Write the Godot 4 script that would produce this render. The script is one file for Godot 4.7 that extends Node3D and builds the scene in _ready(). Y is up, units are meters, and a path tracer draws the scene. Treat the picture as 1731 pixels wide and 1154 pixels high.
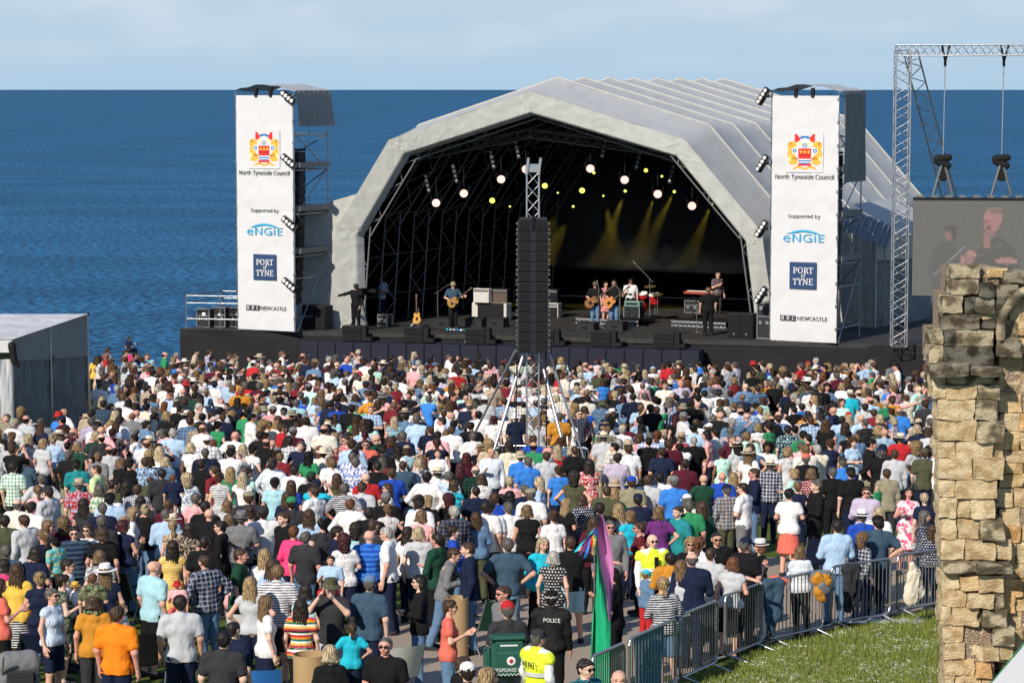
extends Node3D

# ---------------------------------------------------------------- layout
const FOCAL := 4400.0            # focal length in pixels of the 1731 x 1154 photograph
const EYE := Vector3(0, 11.1, 0)
const PITCH := 0.0972            # radians the lens looks down
var rng := RandomNumberGenerator.new()
var noise := FastNoiseLite.new()
var taken := {}
var M := {}

func ray(px: float, py: float) -> Vector3:
	var d := Vector3((px - 865.5) / FOCAL, -(py - 577.0) / FOCAL, -1.0)
	return d.rotated(Vector3.RIGHT, -PITCH)

func at(px: float, py: float, depth: float) -> Vector3:
	var d := ray(px, py)
	return EYE + d * (depth / -d.z)

func on_level(px: float, py: float, y: float) -> Vector3:
	var d := ray(px, py)
	return EYE + d * ((y - EYE.y) / d.y)

func ground_y(z: float) -> float:
	var d := -z
	return 2.35 * clampf((91.0 - d) / 53.0, 0.0, 1.25)

# spot on the ground of a figure whose given height shows at that pixel
func stand_at(px: float, py: float, h: float) -> Vector3:
	var d := ray(px, py)
	var lo := 18.0
	var hi := 130.0
	for i in 40:
		var m := (lo + hi) * 0.5
		var p := EYE + d * (m / -d.z)
		if p.y > ground_y(-m) + h:
			lo = m
		else:
			hi = m
	var q := EYE + d * (lo / -d.z)
	return Vector3(q.x, ground_y(q.z), q.z)

# ---------------------------------------------------------------- nodes
func numbered(called: String) -> String:
	var n: int = taken.get(called, 0)
	taken[called] = n + 1
	return called if n == 0 else "%s_%03d" % [called, n]

func tag(o: Node, label: String, category: String, group := "") -> Node:
	o.set_meta("label", label)
	o.set_meta("category", category)
	if group:
		o.set_meta("group", group)
	return o

func thing(called: String, label: String, category: String, where := Vector3.ZERO, turn := 0.0, group := "") -> Node3D:
	var o := Node3D.new()
	o.name = numbered(called)
	add_child(o)
	o.position = where
	o.rotation.y = turn
	tag(o, label, category, group)
	return o

func part(called: String, mesh: Mesh, mat: Material, parent: Node, xf := Transform3D.IDENTITY) -> MeshInstance3D:
	var o := MeshInstance3D.new()
	o.name = called if parent != self else numbered(called)
	o.mesh = mesh
	if mat:
		o.material_override = mat
	o.transform = xf
	parent.add_child(o, true)
	return o

func struct(called: String, mesh: Mesh, mat: Material) -> MeshInstance3D:
	var o := part(called, mesh, mat, self)
	o.set_meta("kind", "structure")
	return o

func shift(x: float, y: float, z: float) -> Transform3D:
	return Transform3D(Basis.IDENTITY, Vector3(x, y, z))

# ---------------------------------------------------------------- materials
func mat(albedo: Color, rough := 0.8, metal := 0.0, spec := 0.5) -> StandardMaterial3D:
	var m := StandardMaterial3D.new()
	m.albedo_color = albedo.linear_to_srgb()
	m.roughness = rough
	m.metallic = metal
	m.metallic_specular = spec
	return m

func lin(r: float, g: float, b: float) -> Color:
	return Color(r, g, b)

func noise_tex(freq: float, lo: Color, hi: Color, octaves := 4, size := 256, sd := 1, kind := FastNoiseLite.TYPE_SIMPLEX_SMOOTH, from := 0.0, to := 1.0) -> NoiseTexture2D:
	var n := FastNoiseLite.new()
	n.noise_type = kind
	n.frequency = freq
	n.seed = sd
	n.fractal_octaves = octaves
	var t := NoiseTexture2D.new()
	t.noise = n
	t.width = size
	t.height = size
	t.seamless = true
	var g := Gradient.new()
	g.set_color(0, lo)
	g.set_color(1, hi)
	g.set_offset(0, from)
	g.set_offset(1, to)
	t.color_ramp = g
	return t

func noise_normal(freq: float, strength: float, octaves := 4, size := 256, sd := 1) -> NoiseTexture2D:
	var n := FastNoiseLite.new()
	n.frequency = freq
	n.seed = sd
	n.fractal_octaves = octaves
	var t := NoiseTexture2D.new()
	t.noise = n
	t.width = size
	t.height = size
	t.seamless = true
	t.as_normal_map = true
	t.bump_strength = strength
	return t

func tri(m: StandardMaterial3D, scale: Vector3, world := true) -> StandardMaterial3D:
	m.uv1_triplanar = true
	m.uv1_world_triplanar = world
	m.uv1_scale = scale
	return m

# ---------------------------------------------------------------- mesh building
class Shape:
	var v := PackedVector3Array()
	var n := PackedVector3Array()
	var c := PackedColorArray()
	var uv := PackedVector2Array()
	var i := PackedInt32Array()

	func tri(a: Vector3, b: Vector3, d: Vector3) -> void:
		var nn := (d - a).cross(b - a).normalized()
		var k := v.size()
		v.append_array([a, b, d])
		n.append_array([nn, nn, nn])
		i.append_array([k, k + 1, k + 2])

	# corners anticlockwise as seen from outside
	func quad(a: Vector3, b: Vector3, d: Vector3, e: Vector3, uvs := true) -> void:
		var nn := (b - a).cross(e - a)
		if nn.length_squared() < 1e-12:
			nn = (d - b).cross(e - b)
		nn = nn.normalized()
		var k := v.size()
		v.append_array([a, b, d, e])
		n.append_array([nn, nn, nn, nn])
		i.append_array([k, k + 2, k + 1, k, k + 3, k + 2])

	func box(lo: Vector3, hi: Vector3, xf := Transform3D.IDENTITY) -> void:
		var p := []
		for k in 8:
			p.append(xf * Vector3(hi.x if k & 1 else lo.x, hi.y if k & 2 else lo.y, hi.z if k & 4 else lo.z))
		quad(p[4], p[5], p[7], p[6])
		quad(p[1], p[0], p[2], p[3])
		quad(p[0], p[4], p[6], p[2])
		quad(p[5], p[1], p[3], p[7])
		quad(p[2], p[6], p[7], p[3])
		quad(p[0], p[1], p[5], p[4])

	# box with chamfered edges
	func block(size: Vector3, ch: float, xf := Transform3D.IDENTITY) -> void:
		var h := size * 0.5
		var q := h - Vector3(ch, ch, ch)
		for ax in 3:
			for s in [-1.0, 1.0]:
				var u := (ax + 1) % 3
				var w := (ax + 2) % 3
				var pts := []
				for e in [[-1.0, -1.0], [1.0, -1.0], [1.0, 1.0], [-1.0, 1.0]]:
					var p := Vector3()
					p[ax] = h[ax] * s
					p[u] = q[u] * e[0]
					p[w] = q[w] * e[1]
					pts.append(xf * p)
				if s > 0.0:
					quad(pts[0], pts[1], pts[2], pts[3])
				else:
					quad(pts[3], pts[2], pts[1], pts[0])
		for ax in 3:
			var u := (ax + 1) % 3
			var w := (ax + 2) % 3
			for su in [-1.0, 1.0]:
				for sw in [-1.0, 1.0]:
					var a := Vector3()
					a[u] = h[u] * su
					a[w] = q[w] * sw
					a[ax] = -q[ax]
					var b := a
					b[ax] = q[ax]
					var d := Vector3()
					d[u] = q[u] * su
					d[w] = h[w] * sw
					d[ax] = q[ax]
					var e := d
					e[ax] = -q[ax]
					if su * sw < 0.0:
						quad(xf * a, xf * b, xf * d, xf * e)
					else:
						quad(xf * e, xf * d, xf * b, xf * a)

	func tube(a: Vector3, b: Vector3, ra: float, rb := -1.0, seg := 6, caps := true) -> void:
		if rb < 0.0:
			rb = ra
		var d := (b - a).normalized()
		var s := d.cross(Vector3.UP if absf(d.y) < 0.9 else Vector3.RIGHT).normalized()
		var t := s.cross(d)
		var k := v.size()
		for e in seg:
			var w := s * cos(TAU * e / seg) + t * sin(TAU * e / seg)
			v.append(a + w * ra)
			v.append(b + w * rb)
			n.append(w)
			n.append(w)
		for e in seg:
			var f := (e + 1) % seg
			i.append_array([k + e * 2, k + f * 2 + 1, k + e * 2 + 1, k + e * 2, k + f * 2, k + f * 2 + 1])
		if caps:
			for side in 2:
				var c0 := v.size()
				v.append(b if side else a)
				n.append(d if side else -d)
				for e in seg:
					var w := s * cos(TAU * e / seg) + t * sin(TAU * e / seg)
					v.append((b + w * rb) if side else (a + w * ra))
					n.append(d if side else -d)
				for e in seg:
					var f := (e + 1) % seg
					if side:
						i.append_array([c0, c0 + 1 + e, c0 + 1 + f])
					else:
						i.append_array([c0, c0 + 1 + f, c0 + 1 + e])

	func pipe(pts: Array, r: float, seg := 6) -> void:
		for k in pts.size() - 1:
			tube(pts[k], pts[k + 1], r, r, seg)

	# profile of (radius, height), turned about the y axis
	func lathe(profile: Array, seg := 16, xf := Transform3D.IDENTITY) -> void:
		for k in profile.size() - 1:
			var p: Vector2 = profile[k]
			var q: Vector2 = profile[k + 1]
			var side := Vector2(q.y - p.y, p.x - q.x).normalized()
			var base := v.size()
			for e in seg + 1:
				var w := Vector3(cos(TAU * e / seg), 0, sin(TAU * e / seg))
				v.append(xf * (w * p.x + Vector3(0, p.y, 0)))
				v.append(xf * (w * q.x + Vector3(0, q.y, 0)))
				var nn := (xf.basis * (w * side.x + Vector3(0, side.y, 0))).normalized()
				n.append(nn)
				n.append(nn)
			for e in seg:
				var z := base + e * 2
				i.append_array([z, z + 3, z + 1, z, z + 2, z + 3])

	# grid of points [row][column]; smooth
	func sheet(rows: Array, uvs := false) -> void:
		var h := rows.size()
		var w: int = rows[0].size()
		var base := v.size()
		for r in h:
			for q in w:
				v.append(rows[r][q])
				var du: Vector3 = rows[r][mini(q + 1, w - 1)] - rows[r][maxi(q - 1, 0)]
				var dv: Vector3 = rows[mini(r + 1, h - 1)][q] - rows[maxi(r - 1, 0)][q]
				n.append(du.cross(dv).normalized())
				if uvs:
					uv.append(Vector2(float(q) / (w - 1), 1.0 - float(r) / (h - 1)))
		for r in h - 1:
			for q in w - 1:
				var k := base + r * w + q
				i.append_array([k, k + w, k + w + 1, k, k + w + 1, k + 1])

	func add(o: Shape, xf := Transform3D.IDENTITY) -> void:
		var k := v.size()
		var flip := xf.basis.determinant() < 0.0
		v.append_array(xf * o.v)
		for q in o.n:
			n.append((xf.basis * q).normalized())
		if o.c.size():
			c.append_array(o.c)
		for q in range(0, o.i.size(), 3):
			if flip:
				i.append_array([o.i[q] + k, o.i[q + 2] + k, o.i[q + 1] + k])
			else:
				i.append_array([o.i[q] + k, o.i[q + 1] + k, o.i[q + 2] + k])

	func made() -> ArrayMesh:
		var a := []
		a.resize(Mesh.ARRAY_MAX)
		a[Mesh.ARRAY_VERTEX] = v
		a[Mesh.ARRAY_NORMAL] = n
		if c.size() == v.size() and c.size():
			a[Mesh.ARRAY_COLOR] = c
		if uv.size() == v.size() and uv.size():
			a[Mesh.ARRAY_TEX_UV] = uv
		a[Mesh.ARRAY_INDEX] = i
		var m := ArrayMesh.new()
		m.add_surface_from_arrays(Mesh.PRIMITIVE_TRIANGLES, a)
		return m

func box_mesh(size: Vector3, ch := 0.0, centre := Vector3.ZERO) -> ArrayMesh:
	var s := Shape.new()
	if ch > 0.0:
		s.block(size, ch, shift(centre.x, centre.y, centre.z))
	else:
		s.box(centre - size * 0.5, centre + size * 0.5)
	return s.made()

func tube_mesh(a: Vector3, b: Vector3, r: float, seg := 6) -> ArrayMesh:
	var s := Shape.new()
	s.tube(a, b, r, r, seg)
	return s.made()

# a lattice truss of three or four chords between two points
func truss(s: Shape, a: Vector3, b: Vector3, side: Vector3, width: float, r: float, bays: int, depth := -1.0, rd := -1.0) -> void:
	var d := (b - a).normalized()
	var u := (side - d * side.dot(d)).normalized() * width * 0.5
	var w := d.cross(u).normalized() * (width if depth < 0.0 else depth) * 0.5
	var rr := r * 0.55 if rd < 0.0 else rd
	var corner := [u + w, u - w, -u - w, -u + w]
	for k in 4:
		s.tube(a + corner[k], b + corner[k], r, r, 6)
	for q in bays:
		var p := a.lerp(b, float(q) / bays)
		var e := a.lerp(b, float(q + 1) / bays)
		for k in 4:
			var o: Vector3 = corner[k]
			var t: Vector3 = corner[(k + 1) % 4]
			if q % 2 == 0:
				s.tube(p + o, e + t, rr, rr, 4, false)
			else:
				s.tube(p + t, e + o, rr, rr, 4, false)
	for q in [0, bays]:
		var p := a.lerp(b, float(q) / bays)
		for k in 4:
			s.tube(p + corner[k], p + corner[(k + 1) % 4], rr, rr, 4, false)

# ---------------------------------------------------------------- smooth bodies (surface nets)
# bones: [a, b, radius a, radius b, depth scale]; an entry ["cut", normal, offset] keeps normal.p > offset of what came before
func nets(bones: Array, cell: float, k: float) -> Shape:
	var lo := Vector3(9, 9, 9)
	var hi := -lo
	for b in bones:
		if b[0] is String:
			continue
		var zs: float = b[4]
		var r := maxf(b[2], b[3])
		for p: Vector3 in [b[0], b[1]]:
			lo = lo.min(p - Vector3(r, r, r * maxf(1.0, zs)))
			hi = hi.max(p + Vector3(r, r, r * maxf(1.0, zs)))
	lo -= Vector3.ONE * cell * 2.5
	hi += Vector3.ONE * cell * 2.5
	var nx := int((hi.x - lo.x) / cell) + 1
	var ny := int((hi.y - lo.y) / cell) + 1
	var nz := int((hi.z - lo.z) / cell) + 1
	var f := PackedFloat32Array()
	f.resize(nx * ny * nz)
	f.fill(1.0)
	for b in bones:
		if b[0] is String:
			var nn: Vector3 = b[1]
			var off: float = b[2]
			var q := 0
			for z in nz:
				for y in ny:
					for x in nx:
						if f[q] < 0.3:
							var cutd: float = off - nn.dot(lo + Vector3(x, y, z) * cell)
							if cutd > f[q]:
								f[q] = cutd
						q += 1
			continue
		var a: Vector3 = b[0]
		var e: Vector3 = b[1]
		var ra: float = b[2]
		var rb: float = b[3]
		var zs: float = b[4]
		var iz := 1.0 / zs
		var reach := maxf(ra, rb) + k * 0.6 + cell * 1.8
		var reach_z := maxf(ra, rb) * zs + k * 0.6 + cell * 1.8
		var x0 := maxi(0, int((minf(a.x, e.x) - reach - lo.x) / cell))
		var x1 := mini(nx - 1, int((maxf(a.x, e.x) + reach - lo.x) / cell) + 1)
		var y0 := maxi(0, int((minf(a.y, e.y) - reach - lo.y) / cell))
		var y1 := mini(ny - 1, int((maxf(a.y, e.y) + reach - lo.y) / cell) + 1)
		var z0 := maxi(0, int((minf(a.z, e.z) - reach_z - lo.z) / cell))
		var z1 := mini(nz - 1, int((maxf(a.z, e.z) + reach_z - lo.z) / cell) + 1)
		var aa := Vector3(a.x, a.y, a.z * iz)
		var ab := Vector3(e.x, e.y, e.z * iz) - aa
		var il := 1.0 / maxf(ab.length_squared(), 1e-9)
		var dr := rb - ra
		for z in range(z0, z1 + 1):
			var pz := (lo.z + z * cell) * iz - aa.z
			for y in range(y0, y1 + 1):
				var q := (z * ny + y) * nx + x0
				var p := Vector3(lo.x + x0 * cell - aa.x, lo.y + y * cell - aa.y, pz)
				for x in range(x0, x1 + 1):
					var t := clampf(p.dot(ab) * il, 0.0, 1.0)
					var d := (p - ab * t).length() - ra - dr * t
					var o := f[q]
					var h := k - absf(d - o)
					if h > 0.0:
						f[q] = minf(d, o) - h * h * 0.25 / k
					elif d < o:
						f[q] = d
					p.x += cell
					q += 1
	var s := Shape.new()
	var id := PackedInt32Array()
	id.resize(f.size())
	id.fill(-1)
	var sy := nx
	var sz := nx * ny
	var near := cell * 1.75
	for z in nz - 1:
		for y in ny - 1:
			var q := (z * ny + y) * nx
			for x in nx - 1:
				if absf(f[q]) < near:
					var d0 := f[q]
					var d1 := f[q + 1]
					var d2 := f[q + sy]
					var d3 := f[q + sy + 1]
					var d4 := f[q + sz]
					var d5 := f[q + sz + 1]
					var d6 := f[q + sz + sy]
					var d7 := f[q + sz + sy + 1]
					var neg := int(d0 < 0.0) + int(d1 < 0.0) + int(d2 < 0.0) + int(d3 < 0.0) + int(d4 < 0.0) + int(d5 < 0.0) + int(d6 < 0.0) + int(d7 < 0.0)
					if neg > 0 and neg < 8:
						var sum := Vector3.ZERO
						var cnt := 0
						if (d0 < 0.0) != (d1 < 0.0): sum += Vector3(d0 / (d0 - d1), 0, 0); cnt += 1
						if (d2 < 0.0) != (d3 < 0.0): sum += Vector3(d2 / (d2 - d3), 1, 0); cnt += 1
						if (d4 < 0.0) != (d5 < 0.0): sum += Vector3(d4 / (d4 - d5), 0, 1); cnt += 1
						if (d6 < 0.0) != (d7 < 0.0): sum += Vector3(d6 / (d6 - d7), 1, 1); cnt += 1
						if (d0 < 0.0) != (d2 < 0.0): sum += Vector3(0, d0 / (d0 - d2), 0); cnt += 1
						if (d1 < 0.0) != (d3 < 0.0): sum += Vector3(1, d1 / (d1 - d3), 0); cnt += 1
						if (d4 < 0.0) != (d6 < 0.0): sum += Vector3(0, d4 / (d4 - d6), 1); cnt += 1
						if (d5 < 0.0) != (d7 < 0.0): sum += Vector3(1, d5 / (d5 - d7), 1); cnt += 1
						if (d0 < 0.0) != (d4 < 0.0): sum += Vector3(0, 0, d0 / (d0 - d4)); cnt += 1
						if (d1 < 0.0) != (d5 < 0.0): sum += Vector3(1, 0, d1 / (d1 - d5)); cnt += 1
						if (d2 < 0.0) != (d6 < 0.0): sum += Vector3(0, 1, d2 / (d2 - d6)); cnt += 1
						if (d3 < 0.0) != (d7 < 0.0): sum += Vector3(1, 1, d3 / (d3 - d7)); cnt += 1
						id[q] = s.v.size()
						s.v.append(lo + (Vector3(x, y, z) + sum / cnt) * cell)
						s.n.append(Vector3(d1 + d3 + d5 + d7 - d0 - d2 - d4 - d6, d2 + d3 + d6 + d7 - d0 - d1 - d4 - d5, d4 + d5 + d6 + d7 - d0 - d1 - d2 - d3).normalized())
				q += 1
	for z in range(1, nz - 1):
		for y in range(1, ny - 1):
			var q := (z * ny + y) * nx + 1
			for x in range(1, nx - 1):
				var d := f[q]
				if absf(d) < near:
					var inside := d < 0.0
					if (f[q + 1] < 0.0) != inside:
						face(s, id, q - sy - sz, q - sz, q, q - sy, inside)
					if (f[q + sy] < 0.0) != inside:
						face(s, id, q - 1 - sz, q - 1, q, q - sz, inside)
					if (f[q + sz] < 0.0) != inside:
						face(s, id, q - 1 - sy, q - sy, q, q - 1, inside)
				q += 1
	return s

func face(s: Shape, id: PackedInt32Array, a: int, b: int, c: int, d: int, inside: bool) -> void:
	var i0 := id[a]
	var i1 := id[b]
	var i2 := id[c]
	var i3 := id[d]
	if i0 < 0 or i1 < 0 or i2 < 0 or i3 < 0:
		return
	if inside:
		s.i.append_array([i0, i2, i1, i0, i3, i2])
	else:
		s.i.append_array([i0, i1, i2, i0, i2, i3])

# folds of cloth or strands of hair as real relief
func ruffle(s: Shape, amount: float, scale: Vector3, sd: int) -> Shape:
	noise.seed = sd
	noise.frequency = 1.0
	for k in s.v.size():
		var p := s.v[k]
		s.v[k] = p + s.n[k] * noise.get_noise_3dv(p * scale) * amount
	# new normals from the moved faces
	var acc := PackedVector3Array()
	acc.resize(s.v.size())
	for q in range(0, s.i.size(), 3):
		var a := s.i[q]
		var b := s.i[q + 1]
		var c := s.i[q + 2]
		var nn := (s.v[c] - s.v[a]).cross(s.v[b] - s.v[a])
		acc[a] += nn
		acc[b] += nn
		acc[c] += nn
	for k in s.v.size():
		if acc[k].length_squared() > 0.0:
			s.n[k] = acc[k].normalized()
	return s
# ---------------------------------------------------------------- people
# A figure looks along -z; 1.75 m tall. A pose gives elbow and wrist of each arm (x away from the body).
const POSES := {
	"down": [[0.245, 1.15, 0.03], [0.255, 0.90, -0.05], [0.25, 1.15, 0.02], [0.25, 0.90, -0.07]],
	"folded": [[0.265, 1.17, -0.03], [0.02, 1.19, -0.23], [0.265, 1.15, -0.03], [0.0, 1.15, -0.22]],
	"bent": [[0.255, 1.15, -0.02], [0.15, 1.27, -0.26], [0.25, 1.15, 0.03], [0.26, 0.90, -0.05]],
	"around": [[0.46, 1.33, -0.02], [0.70, 1.27, -0.08], [0.25, 1.15, 0.03], [0.22, 0.92, -0.10]],
	"lifted": [[0.27, 1.33, -0.20], [0.10, 1.55, -0.27], [0.27, 1.31, -0.21], [0.09, 1.53, -0.28]],
	"pointing": [[0.40, 1.46, -0.16], [0.60, 1.56, -0.32], [0.25, 1.15, 0.02], [0.25, 0.90, -0.07]],
	"hips": [[0.37, 1.19, 0.07], [0.20, 1.02, -0.04], [0.36, 1.18, 0.07], [0.20, 1.00, -0.05]],
	"guitar": [[0.30, 1.17, 0.04], [0.10, 1.03, -0.22], [0.34, 1.17, -0.04], [0.36, 1.22, -0.26]],
}
const TORSO_M := [
	[Vector3(-0.07, 0.94, 0), Vector3(0.07, 0.94, 0), 0.112, 0.112, 0.95],
	[Vector3(0, 0.96, 0), Vector3(0, 1.17, 0), 0.145, 0.15, 0.78],
	[Vector3(-0.065, 1.29, 0.005), Vector3(0.065, 1.29, 0.005), 0.128, 0.128, 0.86],
	[Vector3(-0.155, 1.415, 0.01), Vector3(0.155, 1.415, 0.01), 0.063, 0.063, 1.05],
	[Vector3(0, 1.41, 0.015), Vector3(0, 1.49, 0.0), 0.085, 0.062, 1.0],
]
const TORSO_F := [
	[Vector3(-0.075, 0.94, 0.01), Vector3(0.075, 0.94, 0.01), 0.118, 0.118, 0.98],
	[Vector3(0, 0.98, 0), Vector3(0, 1.16, 0), 0.13, 0.118, 0.8],
	[Vector3(-0.055, 1.27, 0.0), Vector3(0.055, 1.27, 0.0), 0.112, 0.112, 0.9],
	[Vector3(-0.06, 1.255, -0.07), Vector3(0.06, 1.255, -0.07), 0.06, 0.06, 1.0],
	[Vector3(-0.115, 1.405, 0.01), Vector3(0.115, 1.405, 0.01), 0.052, 0.052, 1.05],
	[Vector3(0, 1.40, 0.015), Vector3(0, 1.48, 0.0), 0.07, 0.052, 1.0],
]
var figure := {}     # cached meshes

func arm_bones(pose: String, female: bool, grow: float, upto: float) -> Array:
	var out := []
	var g: Array = POSES[pose]
	for side in 2:
		var s := 1.0 if side == 0 else -1.0
		var e: Array = g[side * 2]
		var w: Array = g[side * 2 + 1]
		var sh := Vector3(s * (0.158 if female else 0.195), 1.405, 0.01)
		var el := Vector3(s * e[0], e[1], e[2]) * Vector3(0.93 if female else 1.0, 1, 1)
		var wr := Vector3(s * w[0], w[1], w[2]) * Vector3(0.93 if female else 1.0, 1, 1)
		var thin := 0.84 if female else 1.0
		var r0 := 0.054 * thin + grow
		var r1 := 0.042 * thin + grow
		var r2 := 0.029 * thin + grow * 0.9
		if upto < 1.0:
			out.append([sh, sh.lerp(el, upto), r0, lerpf(r0, r1, upto) + 0.006, 1.0])
		else:
			out.append([sh, el, r0, r1, 1.0])
			if upto > 1.0:
				out.append([el, el.lerp(wr, upto - 1.0), r1, lerpf(r1, r2, upto - 1.0), 1.0])
	return out

func leg_bones(grow: float, stride: float, upto := 2.0) -> Array:
	var out := []
	for s in [-1.0, 1.0]:
		var hip := Vector3(0.088 * s, 0.90, 0.0)
		var knee := Vector3(0.098 * s, 0.49, -0.02 - 0.12 * stride * s)
		var ankle := Vector3(0.105 * s, 0.085, 0.03 - 0.2 * stride * s)
		if stride != 0.0 and s < 0.0:
			ankle.y += 0.05
		out.append([hip, knee, 0.085 + grow, 0.058 + grow, 1.05])
		if upto > 1.0:
			out.append([knee, ankle, 0.057 + grow, 0.038 + grow, 1.05])
	return out

func foot_bones(grow: float, stride: float) -> Array:
	var out := []
	for s in [-1.0, 1.0]:
		var a := Vector3(0.105 * s, 0.055, 0.03 - 0.2 * stride * s)
		if stride != 0.0 and s < 0.0:
			a.y += 0.05
		out.append([a + Vector3(0, 0, 0.02), a + Vector3(0.02 * s, -0.012, -0.17), 0.043 + grow, 0.036 + grow, 1.0])
	return out

func hand_shape() -> Shape:
	# a right hand hanging from the wrist: fingers point down -y, palm towards +x's inside, thumb to -z
	var b := [
		[Vector3(0, 0.0, 0), Vector3(0, -0.06, 0.0), 0.024, 0.03, 1.35],
		[Vector3(0.004, -0.075, -0.012), Vector3(0.004, -0.08, 0.02), 0.02, 0.02, 1.0],
	]
	var z := [-0.033, -0.012, 0.009, 0.028]
	var l := [0.072, 0.082, 0.075, 0.058]
	for k in 4:
		var p := Vector3(0.004, -0.08, z[k])
		var q := p + Vector3(-0.006, -l[k] * 0.55, 0.0)
		b.append([p, q, 0.0098, 0.009, 1.0])
		b.append([q, q + Vector3(-0.02, -l[k] * 0.42, 0.002), 0.009, 0.0075, 1.0])
	b.append([Vector3(-0.004, -0.022, -0.028), Vector3(-0.012, -0.055, -0.055), 0.0125, 0.011, 1.0])
	b.append([Vector3(-0.012, -0.055, -0.055), Vector3(-0.018, -0.085, -0.062), 0.0105, 0.0085, 1.0])
	return nets(b, 0.0062, 0.006)

func head_shape(female: bool) -> Shape:
	var w := 0.94 if female else 1.0
	var b := [
		[Vector3(0, 1.662, 0.02), Vector3(0, 1.662, -0.028), 0.086 * w, 0.082 * w, 1.0],
		[Vector3(0, 1.60, -0.03), Vector3(0, 1.568, -0.062), 0.068 * w, 0.043 * w, 1.0],
		[Vector3(-0.03, 1.61, -0.075), Vector3(0.03, 1.61, -0.075), 0.034, 0.034, 1.0],
		[Vector3(0, 1.642, -0.105), Vector3(0, 1.612, -0.126), 0.009, 0.014, 1.0],
		[Vector3(-0.03, 1.668, -0.092), Vector3(0.03, 1.668, -0.092), 0.02, 0.02, 1.0],
		[Vector3(-0.018, 1.580, -0.1), Vector3(0.018, 1.580, -0.1), 0.012, 0.012, 1.0],
		[Vector3(-0.084 * w, 1.638, 0.004), Vector3(-0.08 * w, 1.607, -0.002), 0.015, 0.011, 1.6],
		[Vector3(0.084 * w, 1.638, 0.004), Vector3(0.08 * w, 1.607, -0.002), 0.015, 0.011, 1.6],
		[Vector3(0, 1.60, 0.005), Vector3(0, 1.46, 0.012), 0.052 * w, 0.056 * w, 1.0],
	]
	var s := nets(b, 0.0085, 0.018)
	for p in s.v:
		var c := Color(1, 1, 1)
		for e in [-0.032, 0.032]:
			if Vector2(p.x - e, (p.y - 1.643) * 1.6).length() < 0.014 and p.z < -0.06:
				c = Color(0.13, 0.10, 0.09)
			if Vector2((p.x - e) * 0.5, p.y - 1.668).length() < 0.009 and p.z < -0.06:
				c = Color(0.35, 0.25, 0.2)
		if absf(p.x) < 0.026 and absf(p.y - 1.579) < 0.007 and p.z < -0.08:
			c = Color(0.72, 0.36, 0.36)
		s.c.append(c)
	return smaller(s)

# heads, hair and hats are drawn in a little towards the neck
func smaller(s: Shape) -> Shape:
	var c := Vector3(0, 1.50, 0)
	for k in s.v.size():
		s.v[k] = c + (s.v[k] - c) * 0.93
	return s

func white_colors(s: Shape) -> Shape:
	s.c.resize(s.v.size())
	s.c.fill(Color(1, 1, 1))
	return s

func with_hands(s: Shape, pose: String, female: bool) -> void:
	var g: Array = POSES[pose]
	for side in 2:
		var sg := 1.0 if side == 0 else -1.0
		var e: Array = g[side * 2]
		var w: Array = g[side * 2 + 1]
		var el := Vector3(sg * e[0], e[1], e[2]) * Vector3(0.93 if female else 1.0, 1, 1)
		var wr := Vector3(sg * w[0], w[1], w[2]) * Vector3(0.93 if female else 1.0, 1, 1)
		var down := (el - wr).normalized()
		var front := Vector3(0, 0, 1) - down * down.z
		if front.length() < 0.3:
			front = Vector3(0, 1, 0) - down * down.y
		front = front.normalized()
		var basis := Basis(down.cross(front).normalized(), down, front)
		if side == 1:
			basis = basis * Basis.from_scale(Vector3(-1, 1, 1))
		s.add(figure["hand"], Transform3D(basis, wr))

func body_mesh(pose: String, female: bool, stride := 0.0) -> ArrayMesh:
	var key := "body_%s_%s_%s" % [pose, female, stride]
	if not figure.has(key):
		var b := (TORSO_F if female else TORSO_M).duplicate()
		b.append_array(arm_bones(pose, female, 0.0, 2.0))
		b.append_array(leg_bones(0.0, stride))
		b.append_array(foot_bones(0.0, stride))
		var s := white_colors(nets(b, 0.023, 0.035))
		s.add(figure["head_f" if female else "head_m"])
		with_hands(s, pose, female)
		figure[key] = s.made()
	return figure[key]

func grown(torso: Array, by: float) -> Array:
	var out := []
	for b in torso:
		out.append([b[0], b[1], b[2] + by, b[3] + by, b[4]])
	return out

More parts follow.
